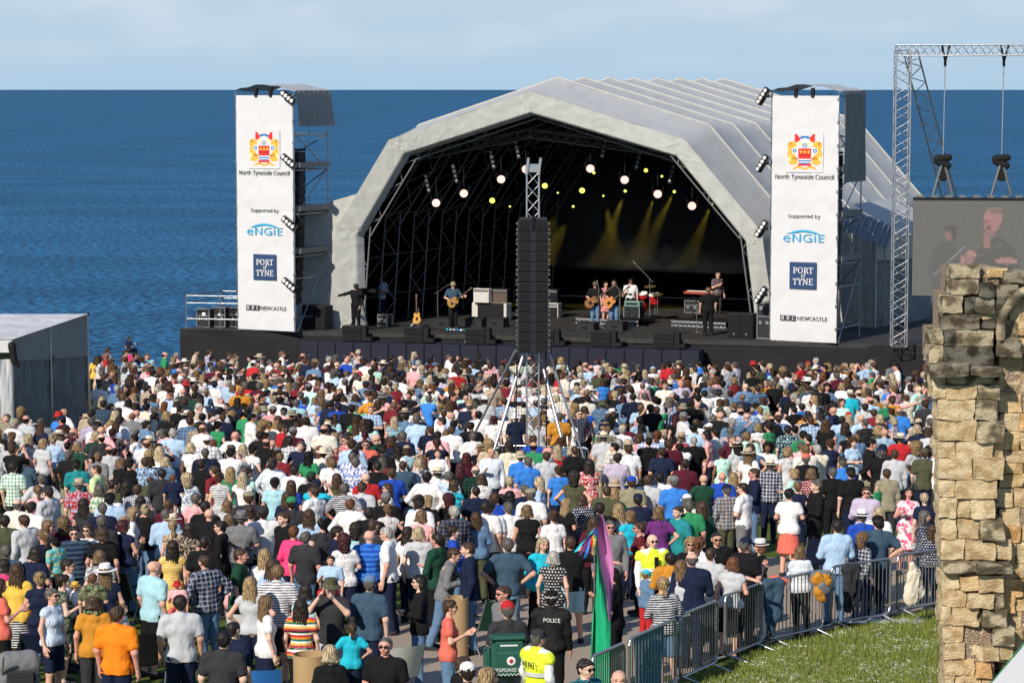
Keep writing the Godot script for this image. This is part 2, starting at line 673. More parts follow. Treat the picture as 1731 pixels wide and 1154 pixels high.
# cut: t-shirt "t", long sleeves "l", sleeveless "v", dress "d"
func top_mesh(pose: String, female: bool, cut: String) -> ArrayMesh:
	var key := "top_%s_%s_%s" % [pose, female, cut]
	if not figure.has(key):
		var t := grown(TORSO_F if female else TORSO_M, 0.02 if cut != "l" else 0.027)
		t.pop_back()
		var hem := 0.86 if cut == "t" or cut == "l" else 0.90
		if cut == "d":
			hem = 0.52
			t.append([Vector3(0, 0.98, 0.005), Vector3(0, 0.5, 0.0), 0.15, 0.225, 0.85])
		else:
			if female and cut != "v":
				t.append([Vector3(-0.03, 1.22, 0.0), Vector3(-0.03, 0.96, 0.0), 0.125, 0.128, 0.88])
				t.append([Vector3(0.03, 1.22, 0.0), Vector3(0.03, 0.96, 0.0), 0.125, 0.128, 0.88])
			t.append([Vector3(-0.06, 0.95, 0), Vector3(0.06, 0.95, 0), 0.135, 0.135, 0.95])
			t.append([Vector3(-0.06, 0.84, 0), Vector3(0.06, 0.84, 0), 0.138, 0.138, 0.95])
		var neck := 0.075 if not female else 0.05
		t.append([Vector3(0, 1.40, 0.015), Vector3(0, 1.452, 0.012), 0.10, neck + 0.012, 1.0])
		if cut == "t":
			t.append_array(arm_bones(pose, female, 0.019, 0.68 if not female else 0.5))
		elif cut == "l":
			t.append_array(arm_bones(pose, female, 0.016, 1.93))
		elif cut == "d" or cut == "v":
			t.append_array(arm_bones(pose, female, 0.012, 0.12))
		t.append(["cut", Vector3.UP, hem])
		var s := nets(t, 0.019, 0.03)
		ruffle(s, 0.011, Vector3(7, 3.2, 7), pose.length() * 7 + cut.length())
		figure[key] = ruffle(s, 0.009, Vector3(15, 7, 15), pose.length() * 5 + 3).made()
	return figure[key]

# "trousers", "shorts", "skirt", "walking"
func bottom_mesh(kind: String) -> ArrayMesh:
	var key := "bottom_" + kind
	if not figure.has(key):
		var b := [[Vector3(-0.07, 0.94, 0), Vector3(0.07, 0.94, 0), 0.126, 0.126, 0.95]]
		if kind == "skirt":
			b.append([Vector3(0, 0.95, 0), Vector3(0, 0.45, 0), 0.15, 0.23, 0.85])
			b.append(["cut", Vector3.UP, 0.48])
		elif kind == "shorts":
			b.append_array(leg_bones(0.026, 0.0))
			b.append(["cut", Vector3.UP, 0.5])
		elif kind == "long_skirt":
			b.append([Vector3(0, 0.95, 0), Vector3(0, 0.08, 0), 0.15, 0.27, 0.85])
			b.append(["cut", Vector3.UP, 0.1])
		else:
			b.append_array(leg_bones(0.02, 0.9 if kind == "walking" else 0.0))
			b.append(["cut", Vector3.UP, 0.07])
		figure[key] = ruffle(nets(b, 0.023, 0.03), 0.012, Vector3(8, 4, 8), 5).made()
	return figure[key]

func shoes_mesh(stride := 0.0) -> ArrayMesh:
	var key := "shoes_%s" % stride
	if not figure.has(key):
		var b := foot_bones(0.01, stride)
		b.append(["cut", Vector3.UP, 0.0])
		figure[key] = nets(b, 0.016, 0.01).made()
	return figure[key]

const HAIRLINE := Vector3(0, 0.753, 0.658)
func hair_mesh(style: String) -> ArrayMesh:
	var key := "hair_" + style
	if not figure.has(key):
		var full := 0.010 if style == "short" else 0.016
		if style == "cropped":
			full = 0.003
		if style == "curly":
			full = 0.035
		var b := [
			[Vector3(0, 1.664, 0.022), Vector3(0, 1.664, -0.026), 0.086 + full, 0.082 + full, 1.0],
			[Vector3(0, 1.62, 0.04), Vector3(0, 1.60, 0.045), 0.062 + full, 0.055 + full, 1.0],
			["cut", HAIRLINE, 1.216 if style != "cropped" else 1.225],
		]
		if style == "balding":
			b = [
				[Vector3(0, 1.655, 0.02), Vector3(0, 1.655, -0.01), 0.093, 0.09, 1.0],
				[Vector3(0, 1.61, 0.04), Vector3(0, 1.60, 0.045), 0.068, 0.062, 1.0],
				["cut", HAIRLINE, 1.225],
				["cut", Vector3(0, -1, 0.25).normalized(), -1.605],
			]
		if style == "long" or style == "bob":
			# separate locks hanging round the back and sides of the head
			var n := 11
			for q in n:
				var a := lerpf(-1.75, 1.75, q / float(n - 1))
				var w := 0.5 + 0.5 * sin(q * 12.9 + 1.0)
				var end := (1.34 + 0.07 * w) if style == "long" else (1.525 + 0.025 * w)
				var top := Vector3(sin(a) * 0.078, 1.665, 0.012 + cos(a) * 0.07)
				var mid := Vector3(sin(a) * 0.094, 1.57, 0.02 + cos(a) * 0.075)
				b.append([top, mid, 0.03, 0.027, 1.0])
				b.append([mid, Vector3(sin(a) * (0.105 + 0.02 * w), end, 0.045 + maxf(cos(a), 0.0) * (0.075 if style == "long" else 0.06)), 0.027, 0.013 if style == "long" else 0.02, 1.0])
		if style == "ponytail":
			b.append([Vector3(0, 1.70, 0.10), Vector3(0, 1.67, 0.145), 0.03, 0.036, 1.0])
			for q in 4:
				b.append([Vector3(0.014 * (q - 1.5), 1.67, 0.145), Vector3(0.02 * (q - 1.5), 1.43 + 0.03 * (q % 2), 0.14), 0.026, 0.009, 1.0])
		if style == "bun":
			b.append([Vector3(0, 1.725, 0.095), Vector3(0, 1.73, 0.115), 0.05, 0.045, 1.0])
		if style == "curly":
			b.append([Vector3(0, 1.64, 0.05), Vector3(0, 1.52, 0.07), 0.115, 0.10, 0.9])
		var s := nets(b, 0.011, 0.012 if style in ["long", "bob", "ponytail"] else 0.02)
		var amount := 0.016
		if style == "curly":
			amount = 0.045
		if style in ["cropped", "balding"]:
			amount = 0.003
		figure[key] = smaller(ruffle(s, amount, Vector3(42, 9 if style != "curly" else 35, 42), style.length())).made()
	return figure[key]

func hat_mesh(kind: String) -> ArrayMesh:
	var key := "hat_" + kind
	if not figure.has(key):
		var s := Shape.new()
		match kind:
			"cap":
				s.lathe([Vector2(0.104, 1.663), Vector2(0.106, 1.69), Vector2(0.097, 1.735), Vector2(0.07, 1.765), Vector2(0.03, 1.778), Vector2(0.008, 1.78), Vector2(0.008, 1.786), Vector2(0, 1.787)], 16, Transform3D(Basis.from_scale(Vector3(0.95, 1, 1.08)), Vector3(0, 0, 0.0)))
				var rows := []
				for r in 4:
					var row := []
					for q in 9:
						var a := lerpf(-1.15, 1.15, q / 8.0)
						var rad := lerpf(0.098, 0.098 + 0.085 * cos(a * 0.9), r / 3.0)
						row.append(Vector3(sin(a) * rad * 0.92, 1.672 - 0.02 * r / 3.0 - 0.025 * absf(sin(a)) * r / 3.0, -cos(a) * rad * 1.08))
					rows.append(row)
				s.sheet(rows)
			"brim":
				s.lathe([Vector2(0.10, 1.672), Vector2(0.15, 1.668), Vector2(0.205, 1.675), Vector2(0.208, 1.681), Vector2(0.15, 1.676), Vector2(0.107, 1.684), Vector2(0.100, 1.77), Vector2(0.09, 1.785), Vector2(0.05, 1.778), Vector2(0.0, 1.772)], 20, Transform3D(Basis.from_scale(Vector3(0.96, 1, 1.06)), Vector3.ZERO))
			"trilby":
				s.lathe([Vector2(0.10, 1.676), Vector2(0.13, 1.668), Vector2(0.155, 1.675), Vector2(0.157, 1.681), Vector2(0.13, 1.676), Vector2(0.107, 1.686), Vector2(0.099, 1.765), Vector2(0.09, 1.782), Vector2(0.05, 1.772), Vector2(0.0, 1.765)], 18, Transform3D(Basis.from_scale(Vector3(0.95, 1, 1.08)), Vector3.ZERO))
			"bucket":
				s.lathe([Vector2(0.10, 1.67), Vector2(0.165, 1.632), Vector2(0.168, 1.638), Vector2(0.106, 1.684), Vector2(0.098, 1.765), Vector2(0.09, 1.776), Vector2(0.0, 1.78)], 18, Transform3D(Basis.from_scale(Vector3(0.95, 1, 1.06)), Vector3.ZERO))
			"band":
				s.lathe([Vector2(0.1085, 1.684), Vector2(0.1055, 1.712)], 20, Transform3D(Basis.from_scale(Vector3(0.96, 1, 1.07)), Vector3.ZERO))
			"flat":
				s.lathe([Vector2(0.104, 1.675), Vector2(0.118, 1.70), Vector2(0.11, 1.735), Vector2(0.06, 1.76), Vector2(0, 1.765)], 16, Transform3D(Basis.from_scale(Vector3(0.95, 1, 1.15)), Vector3(0, 0, -0.02)))
			"glasses":
				for e in [-0.033, 0.033]:
					s.block(Vector3(0.052, 0.036, 0.012), 0.005, shift(e, 1.642, -0.117))
				s.box(Vector3(-0.01, 1.645, -0.122), Vector3(0.01, 1.651, -0.115))
				for e in [-1.0, 1.0]:
					s.tube(Vector3(0.058 * e, 1.648, -0.115), Vector3(0.089 * e, 1.645, 0.0), 0.0035, 0.0035, 4)
		figure[key] = smaller(s).made()
	return figure[key]

# seated figure: hips at 0.48, for chairs; also children carried on shoulders
func seated(kind: String) -> ArrayMesh:
	var key := "seated_" + kind
	if not figure.has(key):
		var drop := 0.43
		var up := Vector3(0, -drop, 0)
		var b := []
		var legs := []
		for s in [-1.0, 1.0]:
			var hip := Vector3(0.09 * s, 0.50, 0)
			var knee := Vector3(0.12 * s, 0.52, -0.40)
			var ankle := Vector3(0.12 * s, 0.09, -0.42)
			var g := 0.0 if kind == "body" else 0.02
			legs.append([hip, knee, 0.085 + g, 0.06 + g, 1.0])
			legs.append([knee, ankle, 0.058 + g, 0.04 + g, 1.0])
			if kind == "body":
				legs.append([ankle + Vector3(0, -0.03, 0.02), ankle + Vector3(0, -0.045, -0.16), 0.043, 0.036, 1.0])
		if kind == "body":
			for t in TORSO_M:
				b.append([t[0] + up, t[1] + up, t[2], t[3], t[4]])
			for a in arm_bones("bent", false, 0.0, 2.0):
				b.append([a[0] + up, a[1] + up, a[2], a[3], a[4]])
			b.append_array(legs)
			var s := white_colors(nets(b, 0.023, 0.035))
			s.add(figure["head_m"], shift(0, -drop, 0))
			var h := Shape.new()
			with_hands(h, "bent", false)
			s.add(h, shift(0, -drop, 0))
			s.c.resize(s.v.size())
			figure[key] = s.made()
		else:
			b.append([Vector3(-0.07, 0.51, 0), Vector3(0.07, 0.51, 0), 0.126, 0.126, 0.95])
			b.append_array(legs)
			b.append(["cut", Vector3.UP, 0.07 if kind == "trousers" else 0.3])
			figure[key] = ruffle(nets(b, 0.023, 0.03), 0.01, Vector3(8, 4, 8), 5).made()
	return figure[key]

const COLOURS := {
	"white": [0.75, 0.75, 0.76], "offwhite": [0.70, 0.67, 0.60], "cream": [0.66, 0.60, 0.47], "black": [0.011, 0.011, 0.012], "charcoal": [0.034, 0.035, 0.040],
	"grey": [0.17, 0.175, 0.185], "pale grey": [0.48, 0.50, 0.53], "navy": [0.012, 0.018, 0.046], "slate blue": [0.045, 0.085, 0.13], "denim blue": [0.11, 0.20, 0.33],
	"pale blue": [0.38, 0.53, 0.72], "sky blue": [0.36, 0.60, 0.68], "bright blue": [0.04, 0.20, 0.62], "royal blue": [0.018, 0.07, 0.42], "turquoise": [0.02, 0.45, 0.60],
	"teal": [0.02, 0.23, 0.25], "mint": [0.45, 0.72, 0.62], "green": [0.03, 0.24, 0.10], "dark green": [0.014, 0.055, 0.035], "olive": [0.075, 0.08, 0.045],
	"khaki": [0.27, 0.25, 0.17], "red": [0.45, 0.025, 0.03], "dark red": [0.20, 0.02, 0.03], "maroon": [0.085, 0.012, 0.026], "coral": [0.66, 0.15, 0.11],
	"orange": [0.82, 0.22, 0.015], "mustard": [0.52, 0.23, 0.03], "yellow": [0.72, 0.47, 0.08], "lime": [0.55, 0.66, 0.36], "pink": [0.75, 0.40, 0.42],
	"hot pink": [0.72, 0.06, 0.20], "lilac": [0.47, 0.42, 0.55], "purple": [0.13, 0.03, 0.16], "brown": [0.13, 0.075, 0.045], "beige": [0.47, 0.38, 0.28],
}
const HAIRS := {
	"black": [0.012, 0.010, 0.010], "dark": [0.028, 0.020, 0.016], "brown": [0.075, 0.042, 0.024], "fair": [0.20, 0.125, 0.065], "blonde": [0.38, 0.265, 0.135],
	"pale": [0.52, 0.42, 0.27], "grey": [0.13, 0.118, 0.104], "white": [0.50, 0.48, 0.44], "ginger": [0.17, 0.065, 0.028], "plum": [0.07, 0.014, 0.02],
}
const SKINS := [[0.64, 0.37, 0.275], [0.70, 0.45, 0.345], [0.54, 0.30, 0.215], [0.62, 0.31, 0.245], [0.20, 0.105, 0.065]]
var cloth := {}

func col(a: Array) -> Color:
	return Color(a[0], a[1], a[2])

func pattern_image(kind: String, base: Color, other: Color) -> Image:
	var im := Image.create(64, 64, false, Image.FORMAT_RGB8)
	var p := base.linear_to_srgb()
	var q := other.linear_to_srgb()
	im.fill(p)
	var r := RandomNumberGenerator.new()
	r.seed = kind.hash()
	match kind:
		"stripes":
			for k in 4:
				im.fill_rect(Rect2i(0, k * 16, 64, 6), q)
		"broad":
			im.fill_rect(Rect2i(0, 0, 64, 30), q)
		"upright":
			for k in 4:
				im.fill_rect(Rect2i(k * 16, 0, 6, 64), q)
		"check":
			for k in 2:
				im.fill_rect(Rect2i(k * 32, 0, 9, 64), p.lerp(q, 0.65))
				im.fill_rect(Rect2i(0, k * 32, 64, 9), p.lerp(q, 0.65))
				for j in 2:
					im.fill_rect(Rect2i(k * 32, j * 32, 9, 9), q)
		"gingham":
			for k in 4:
				im.fill_rect(Rect2i(k * 16, 0, 8, 64), p.lerp(q, 0.5))
				im.fill_rect(Rect2i(0, k * 16, 64, 8), p.lerp(q, 0.5))
				for j in 4:
					im.fill_rect(Rect2i(k * 16, j * 16, 8, 8), q)
		"dots":
			for k in 4:
				for j in 4:
					blot(im, k * 16 + (8 if j % 2 else 0), j * 16, 4, q)
		"floral":
			for k in 26:
				blot(im, r.randi_range(0, 63), r.randi_range(0, 63), r.randi_range(3, 7), q if k % 3 else q.lerp(p, 0.5))
		"blooms":
			for k in 12:
				blot(im, r.randi_range(0, 63), r.randi_range(0, 63), r.randi_range(4, 8), q)
				blot(im, r.randi_range(0, 63), r.randi_range(0, 63), r.randi_range(2, 4), Color(0.12, 0.14, 0.13))
		"camo":
			for k in 30:
				blot(im, r.randi_range(0, 63), r.randi_range(0, 63), r.randi_range(4, 9), [q, Color(0.16, 0.2, 0.12), Color(0.42, 0.5, 0.33)][k % 3])
		"rainbow":
			var set := [Color(0.9, 0.9, 0.85), Color(0.75, 0.12, 0.25), Color(0.9, 0.55, 0.15), Color(0.1, 0.45, 0.38), Color(0.9, 0.9, 0.85), Color(0.85, 0.7, 0.3), Color(0.7, 0.15, 0.28), Color(0.1, 0.13, 0.14)]
			for k in 8:
				im.fill_rect(Rect2i(0, k * 8, 64, 8), set[k])
	return im

func blot(im: Image, x: int, y: int, r: int, c: Color) -> void:
	for a in range(-r, r + 1):
		var w := int(sqrt(float(r * r - a * a)))
		for b in range(-w, w + 1):
			im.set_pixel(posmod(x + b, 64), posmod(y + a, 64), c)

func fabric(colour: String, pattern := "", other := "") -> StandardMaterial3D:
	var key := colour + "/" + pattern + "/" + other
	if not cloth.has(key):
		var m := mat(col(COLOURS[colour]), 0.9, 0.0, 0.25)
		if pattern:
			var im := pattern_image(pattern, col(COLOURS[colour]), col(COLOURS[other]))
			m.albedo_color = Color.WHITE
			m.albedo_texture = ImageTexture.create_from_image(im)
			var size := {"stripes": 7.0, "upright": 8.0, "broad": 12.0, "check": 7.0, "gingham": 7.0, "dots": 5.0, "floral": 4.5, "blooms": 3.2, "camo": 4.0, "rainbow": 4.0}
			tri(m, Vector3.ONE * size[pattern], false)
		cloth[key] = m
	return cloth[key]

func hair_mat(colour: String) -> StandardMaterial3D:
	var key := "hair/" + colour
	if not cloth.has(key):
		var c := col(HAIRS[colour])
		var m := mat(c * 1.5, 0.5, 0.0, 0.4)
		if not M.has("strands"):
			M.strands = noise_tex(0.03, Color(0.42, 0.42, 0.42), Color(1, 1, 1), 4, 128, 3, FastNoiseLite.TYPE_SIMPLEX, 0.25, 0.75)
		m.albedo_texture = M.strands
		tri(m, Vector3(9, 1.6, 9), false)
		cloth[key] = m
	return cloth[key]

func skin_mat(k: int) -> StandardMaterial3D:
	var key := "skin/%d" % k
	if not cloth.has(key):
		var m := mat(col(SKINS[k]), 0.6, 0.0, 0.35)
		m.vertex_color_use_as_albedo = true
		cloth[key] = m
	return cloth[key]

func prepare_people() -> void:
	figure["hand"] = white_colors(hand_shape())
	figure["head_m"] = head_shape(false)
	figure["head_f"] = head_shape(true)

# d: keys f (female), pose, turn, h (height scale), w (width), top [colour, pattern, other], cut, hair, hc, legs, lc [..], hat, hatc, glasses, skin
func person(where: Vector3, d: Dictionary) -> Node3D:
	var o := Node3D.new()
	o.name = numbered("person")
	add_child(o)
	var hs: float = d.get("h", 1.0)
	var ws: float = d.get("w", 1.0)
	o.transform = Transform3D(Basis.from_euler(Vector3(d.get("lean", 0.0), d.get("turn", 0.0), d.get("tilt", 0.0))) * Basis.from_scale(Vector3(hs * ws, hs, hs * ws)), where)
	var f: bool = d.get("f", false)
	var pose: String = d.get("pose", "down")
	var legs: String = d.get("legs", "trousers")
	var skin: int = d.get("skin", 0)
	var sit: bool = d.get("sit", false)
	var stride := 0.9 if legs == "walking" else 0.0
	var up := shift(0, -0.43, 0) if sit else Transform3D.IDENTITY
	part("body", seated("body") if sit else body_mesh(pose, f, stride), skin_mat(skin), o)
	var t: Array = d.get("top", ["grey", "", ""])
	part("shirt", top_mesh("bent" if sit else pose, false if sit else f, d.get("cut", "t")), fabric(t[0], t[1], t[2]), o, up)
	var lc: Array = d.get("lc", ["navy", "", ""])
	if d.get("cut", "t") != "d":
		part({"skirt": "skirt", "shorts": "shorts", "long_skirt": "skirt"}.get(legs, "trousers"), seated("shorts" if legs == "shorts" else "trousers") if sit else bottom_mesh(legs), fabric(lc[0], lc[1], lc[2]), o)
	if not sit and d.get("shod", true):
		part("shoes", shoes_mesh(stride), fabric(d.get("shoe", "charcoal")), o)
	var hair: String = d.get("hair", "short")
	if hair != "bald":
		part("hair", hair_mesh(hair), hair_mat(d.get("hc", "brown")), o, up)
	if d.has("hat"):
		var hat := part("hat", hat_mesh(d.hat), fabric(d.get("hatc", "cream")), o, up)
		if d.hat in ["brim", "trilby"] and d.get("band", true):
			part("hat_band", hat_mesh("band"), fabric(d.get("bandc", "black")), hat)
	if d.get("glasses", false):
		part("sunglasses", hat_mesh("glasses"), M.gloss_black, o, up)
	return o
# ---------------------------------------------------------------- setting
func cliff_edge(x: float) -> float:
	return 102.0 + clampf((x + 13.0) * 0.9, 0.0, 27.0) + 0.8 * sin(x * 0.7)

func make_materials() -> void:
	M.gloss_black = mat(Color(0.01, 0.01, 0.012), 0.15)
	M.black = mat(Color(0.014, 0.014, 0.016), 0.75, 0.0, 0.3)
	M.speaker = mat(Color(0.022, 0.023, 0.026), 0.62, 0.0, 0.4)
	M.grille = mat(Color(0.017, 0.018, 0.021), 0.8, 0.0, 0.3)
	M.grille.normal_enabled = true
	M.grille.normal_texture = noise_normal(0.2, 6.0, 2, 128, 4)
	tri(M.grille, Vector3.ONE * 6.0, false)
	M.sub = mat(Color(0.018, 0.021, 0.036), 0.7, 0.0, 0.3)
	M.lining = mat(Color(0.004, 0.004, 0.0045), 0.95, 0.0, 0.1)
	M.alu = mat(Color(0.55, 0.56, 0.58), 0.35, 0.85)
	M.galv = mat(Color(0.34, 0.36, 0.38), 0.42, 0.75)
	M.galv.roughness_texture = noise_tex(0.02, Color(0.45, 0.45, 0.45), Color(0.95, 0.95, 0.95), 4, 128, 8)
	tri(M.galv, Vector3.ONE * 1.3)
	M.darkpipe = mat(Color(0.17, 0.175, 0.18), 0.5, 0.4)
	M.board = mat(Color(0.26, 0.25, 0.23), 0.85)
	M.white_cloth = sheeting(Color(0.62, 0.63, 0.655), 0.6, 0.10)
	M.canopy = sheeting(Color(0.42, 0.435, 0.44), 0.62, 0.07)
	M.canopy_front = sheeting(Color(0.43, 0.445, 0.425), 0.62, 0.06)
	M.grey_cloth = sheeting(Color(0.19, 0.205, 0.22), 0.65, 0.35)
	M.tent_roof = sheeting(Color(0.50, 0.515, 0.54), 0.6, 0.2)
	M.drape = sheeting(Color(0.22, 0.24, 0.25), 0.6, 0.15)
	M.skirt = sheeting(Color(0.018, 0.018, 0.020), 0.8, 0.25)
	M.deck = mat(Color(0.048, 0.046, 0.043), 0.75)
	M.deck.albedo_texture = noise_tex(0.03, Color(0.55, 0.55, 0.55), Color(1, 1, 1), 5, 256, 12)
	tri(M.deck, Vector3(0.5, 0.5, 0.5))
	M.case_black = mat(Color(0.02, 0.02, 0.022), 0.45)
	M.tolex = mat(Color(0.55, 0.54, 0.51), 0.8)
	M.brown_cloth = mat(Color(0.10, 0.07, 0.05), 0.9)
	M.print_black = mat(Color(0.03, 0.03, 0.035), 0.85)
	M.print_navy = mat(Color(0.015, 0.05, 0.14), 0.75)
	M.print_cyan = mat(Color(0.02, 0.36, 0.62), 0.75)
	M.print_white = mat(Color(0.8, 0.8, 0.8), 0.75)
	M.stone_mortar = mat(Color(0.55, 0.43, 0.32), 0.95)
	M.stone_mortar.albedo_texture = noise_tex(0.05, Color(0.55, 0.52, 0.48), Color(1, 1, 1), 5, 256, 31)
	M.stone_mortar.heightmap_enabled = true
	M.stone_mortar.heightmap_texture = noise_tex(0.06, Color.BLACK, Color.WHITE, 5, 256, 32)
	M.stone_mortar.heightmap_scale = 2.0
	tri(M.stone_mortar, Vector3.ONE * 2.2)

func sheeting(c: Color, rough: float, relief: float) -> StandardMaterial3D:
	var m := mat(c, rough, 0.0, 0.3)
	m.normal_enabled = true
	m.normal_scale = relief * 4.0
	if not M.has("folds"):
		M.folds = noise_normal(0.008, 7.0, 3, 256, 17)
	m.normal_texture = M.folds
	if c.r > 0.3 and c.r < 0.55:
		# faint water stains and dirt on the weathered roof cloth
		if not M.has("stains"):
			M.stains = noise_tex(0.02, Color(0.955, 0.955, 0.95), Color(1, 1, 1), 6, 256, 19, FastNoiseLite.TYPE_SIMPLEX, 0.25, 0.6)
		m.albedo_texture = M.stains
	tri(m, Vector3(0.3, 0.22, 0.3))
	return m

func make_setting() -> void:
	# sky, sun and lens are set in _ready(); here the land and the sea
	var sea := mat(Color.WHITE, 0.5, 0.0, 0.16)
	sea.albedo_texture = noise_tex(0.026, Color(0.006, 0.056, 0.135).linear_to_srgb(), Color(0.034, 0.205, 0.40).linear_to_srgb(), 6, 1024, 21, FastNoiseLite.TYPE_SIMPLEX, 0.28, 0.74)
	sea.normal_enabled = true
	sea.normal_texture = noise_normal(0.03, 9.0, 5, 1024, 22)
	sea.normal_scale = 1.2
	tri(sea, Vector3(0.014, 0.016, 0.016))
	sea.uv2_triplanar = true
	sea.uv2_world_triplanar = true
	sea.uv2_scale = Vector3(0.0011, 0.001, 0.0026)
	sea.detail_enabled = true
	sea.detail_uv_layer = BaseMaterial3D.DETAIL_UV_2
	sea.detail_blend_mode = BaseMaterial3D.BLEND_MODE_MUL
	sea.detail_albedo = noise_tex(0.012, Color(0.86, 0.87, 0.88), Color(1, 1, 1), 5, 512, 23, FastNoiseLite.TYPE_SIMPLEX, 0.25, 0.75)
	var s := Shape.new()
	s.quad(Vector3(-42000, -25, 60), Vector3(42000, -25, 60), Vector3(42000, -25, -42000), Vector3(-42000, -25, -42000))
	struct("sea", s.made(), sea)

	var grass := mat(Color.WHITE, 0.95, 0.0, 0.2)
	grass.albedo_texture = noise_tex(0.02, Color(0.050, 0.075, 0.016).linear_to_srgb(), Color(0.115, 0.155, 0.035).linear_to_srgb(), 5, 512, 25)
	tri(grass, Vector3(0.25, 0.25, 0.25))
	var rows := []
	for r in 61:
		var row := []
		for q in 41:
			var x := lerpf(-60, 70, q / 40.0)
			var edge := cliff_edge(x)
			var d := lerpf(-20.0, edge, r / 52.0) if r <= 52 else edge + (r - 52) * 0.9
			var y := ground_y(-d)
			if r > 52:
				y -= pow((r - 52) / 8.0, 0.8) * 27.0
			row.append(Vector3(x, y, -d))
		rows.append(row)
	s = Shape.new()
	s.sheet(rows)
	struct("ground", s.made(), grass)

	# worn path of pale gravel behind the barriers
	var path := mat(Color.WHITE, 0.95)
	path.albedo_texture = noise_tex(0.06, Color(0.25, 0.195, 0.145).linear_to_srgb(), Color(0.40, 0.335, 0.26).linear_to_srgb(), 5, 512, 26)
	tri(path, Vector3.ONE * 0.6)
	s = Shape.new()
	var near_side := [[640, 1200], [830, 1185], [1000, 1175], [1090, 1148], [1160, 1138], [1235, 1112], [1310, 1085], [1410, 1060], [1520, 1040], [1640, 1022], [1780, 1005]]
	var far_side := [[600, 1060], [800, 1010], [960, 985], [1060, 970], [1140, 960], [1210, 952], [1290, 945], [1390, 935], [1500, 925], [1620, 915], [1760, 905]]
	var grid := []
	for t in 5:
		var row := []
		for k in near_side.size():
			var a := stand_at(near_side[k][0], near_side[k][1], 0.0)
			var b := stand_at(far_side[k][0], far_side[k][1], 0.0)
			var p := a.lerp(b, t / 4.0)
			p.x += 0.12 * sin(k * 2.1 + t)
			row.append(Vector3(p.x, ground_y(p.z) + 0.012, p.z))
		grid.append(row)
	s.sheet(grid)
	struct("path", s.made(), path)

	# grass blades and daisies on the slope in front of the barriers
	var blade := Shape.new()
	for k in 5:
		var a := k * 1.3
		var o := Vector3(cos(a), 0, sin(a)) * 0.03
		var side := Vector3(-sin(a), 0, cos(a)) * 0.007
		blade.tri(o - side, o + Vector3(cos(a) * 0.03, 0.07 + 0.012 * k, sin(a) * 0.03), o + side)
	var mm := MultiMesh.new()
	mm.transform_format = MultiMesh.TRANSFORM_3D
	mm.use_colors = true
	mm.mesh = blade.made()
	var spots := []
	rng.seed = 77
	for k in 26000:
		var p := stand_at(rng.randf_range(960, 1740), rng.randf_range(1000, 1175), 0.0)
		if lawn(p):
			spots.append(p)
	mm.instance_count = spots.size()
	for k in spots.size():
		mm.set_instance_transform(k, Transform3D(Basis.from_euler(Vector3(rng.randf_range(-0.3, 0.3), rng.randf() * TAU, rng.randf_range(-0.3, 0.3))).scaled(Vector3.ONE * rng.randf_range(0.7, 1.5)), spots[k]))
		var g := rng.randf_range(0.65, 1.35)
		mm.set_instance_color(k, Color(g * rng.randf_range(0.9, 1.25), g, g * rng.randf_range(0.6, 1.0)))
	var mi := MultiMeshInstance3D.new()
	mi.multimesh = mm
	mi.name = "grass"
	var gm := mat(Color(0.155, 0.205, 0.042), 0.8)
	gm.vertex_color_use_as_albedo = true
	mi.material_override = gm
	mi.set_meta("kind", "stuff")
	tag(mi, "short green grass on the slope below the crowd barriers", "grass")
	add_child(mi)

	var daisy := Shape.new()
	daisy.lathe([Vector2(0.0, 0.052), Vector2(0.022, 0.05), Vector2(0.02, 0.056), Vector2(0.006, 0.06), Vector2(0, 0.062)], 7)
	daisy.tube(Vector3(0, 0, 0), Vector3(0, 0.05, 0), 0.002, 0.002, 3, false)
	mm = MultiMesh.new()
	mm.transform_format = MultiMesh.TRANSFORM_3D
	mm.mesh = daisy.made()
	spots = []
	noise.seed = 4
	noise.frequency = 0.55
	for k in 16000:
		var p := stand_at(rng.randf_range(1080, 1740), rng.randf_range(1030, 1175), 0.0)
		if lawn(p) and noise.get_noise_2d(p.x, p.z) + rng.randf_range(-0.35, 0.35) > 0.08:
			spots.append(p)
	mm.instance_count = spots.size()
	for k in spots.size():
		mm.set_instance_transform(k, Transform3D(Basis.from_euler(Vector3(rng.randf_range(-0.3, 0.5), rng.randf() * TAU, 0)).scaled(Vector3.ONE * rng.randf_range(0.6, 1.15)), spots[k]))
	mi = MultiMeshInstance3D.new()
	mi.multimesh = mm
	mi.name = "daisies"
	mi.material_override = mat(Color(0.72, 0.72, 0.62), 0.8)
	mi.set_meta("kind", "stuff")
	tag(mi, "small white daisies scattered over the grass slope", "flowers")
	add_child(mi)

# on the camera's side of the barrier line
func lawn(p: Vector3) -> bool:
	for k in BARRIER.size():
		var b: Array = BARRIER[k]
		if k == BARRIER.size() - 1 or BARRIER[k + 1][4].x > p.x:
			var a: Vector3 = b[4]
			var q: Vector3 = b[5]
			var t := (p.x - a.x) / maxf(q.x - a.x, 0.01)
			return p.z > lerpf(a.z, q.z, t) + 0.15
	return false

# top rail ends of each barrier in the photograph: x, y, x, y (then the ground spots below them)
var BARRIER := [[1000, 1110, 1057, 1085.5], [1063, 1080, 1143, 1045], [1149, 1040, 1214, 1014], [1225, 1007, 1290, 984], [1297, 982, 1394, 963], [1404, 958, 1508, 943], [1516, 939, 1599, 926], [1606, 924, 1700, 910]]

func place_barriers() -> void:
	for b in BARRIER:
		b.append(stand_at(b[0], b[1], 1.1))
		b.append(stand_at(b[2], b[3], 1.1))
# ---------------------------------------------------------------- stage
const DECK := 2.2
const BACK := Vector3(0.469, 0, -0.883)      # the stage runs back in this direction
const BAY := 2.2
const TURN := -0.47                           # how far things on the stage are turned

func front_depth(px: float) -> float:
	return 95.5 - (px - 447.0) * 0.00494

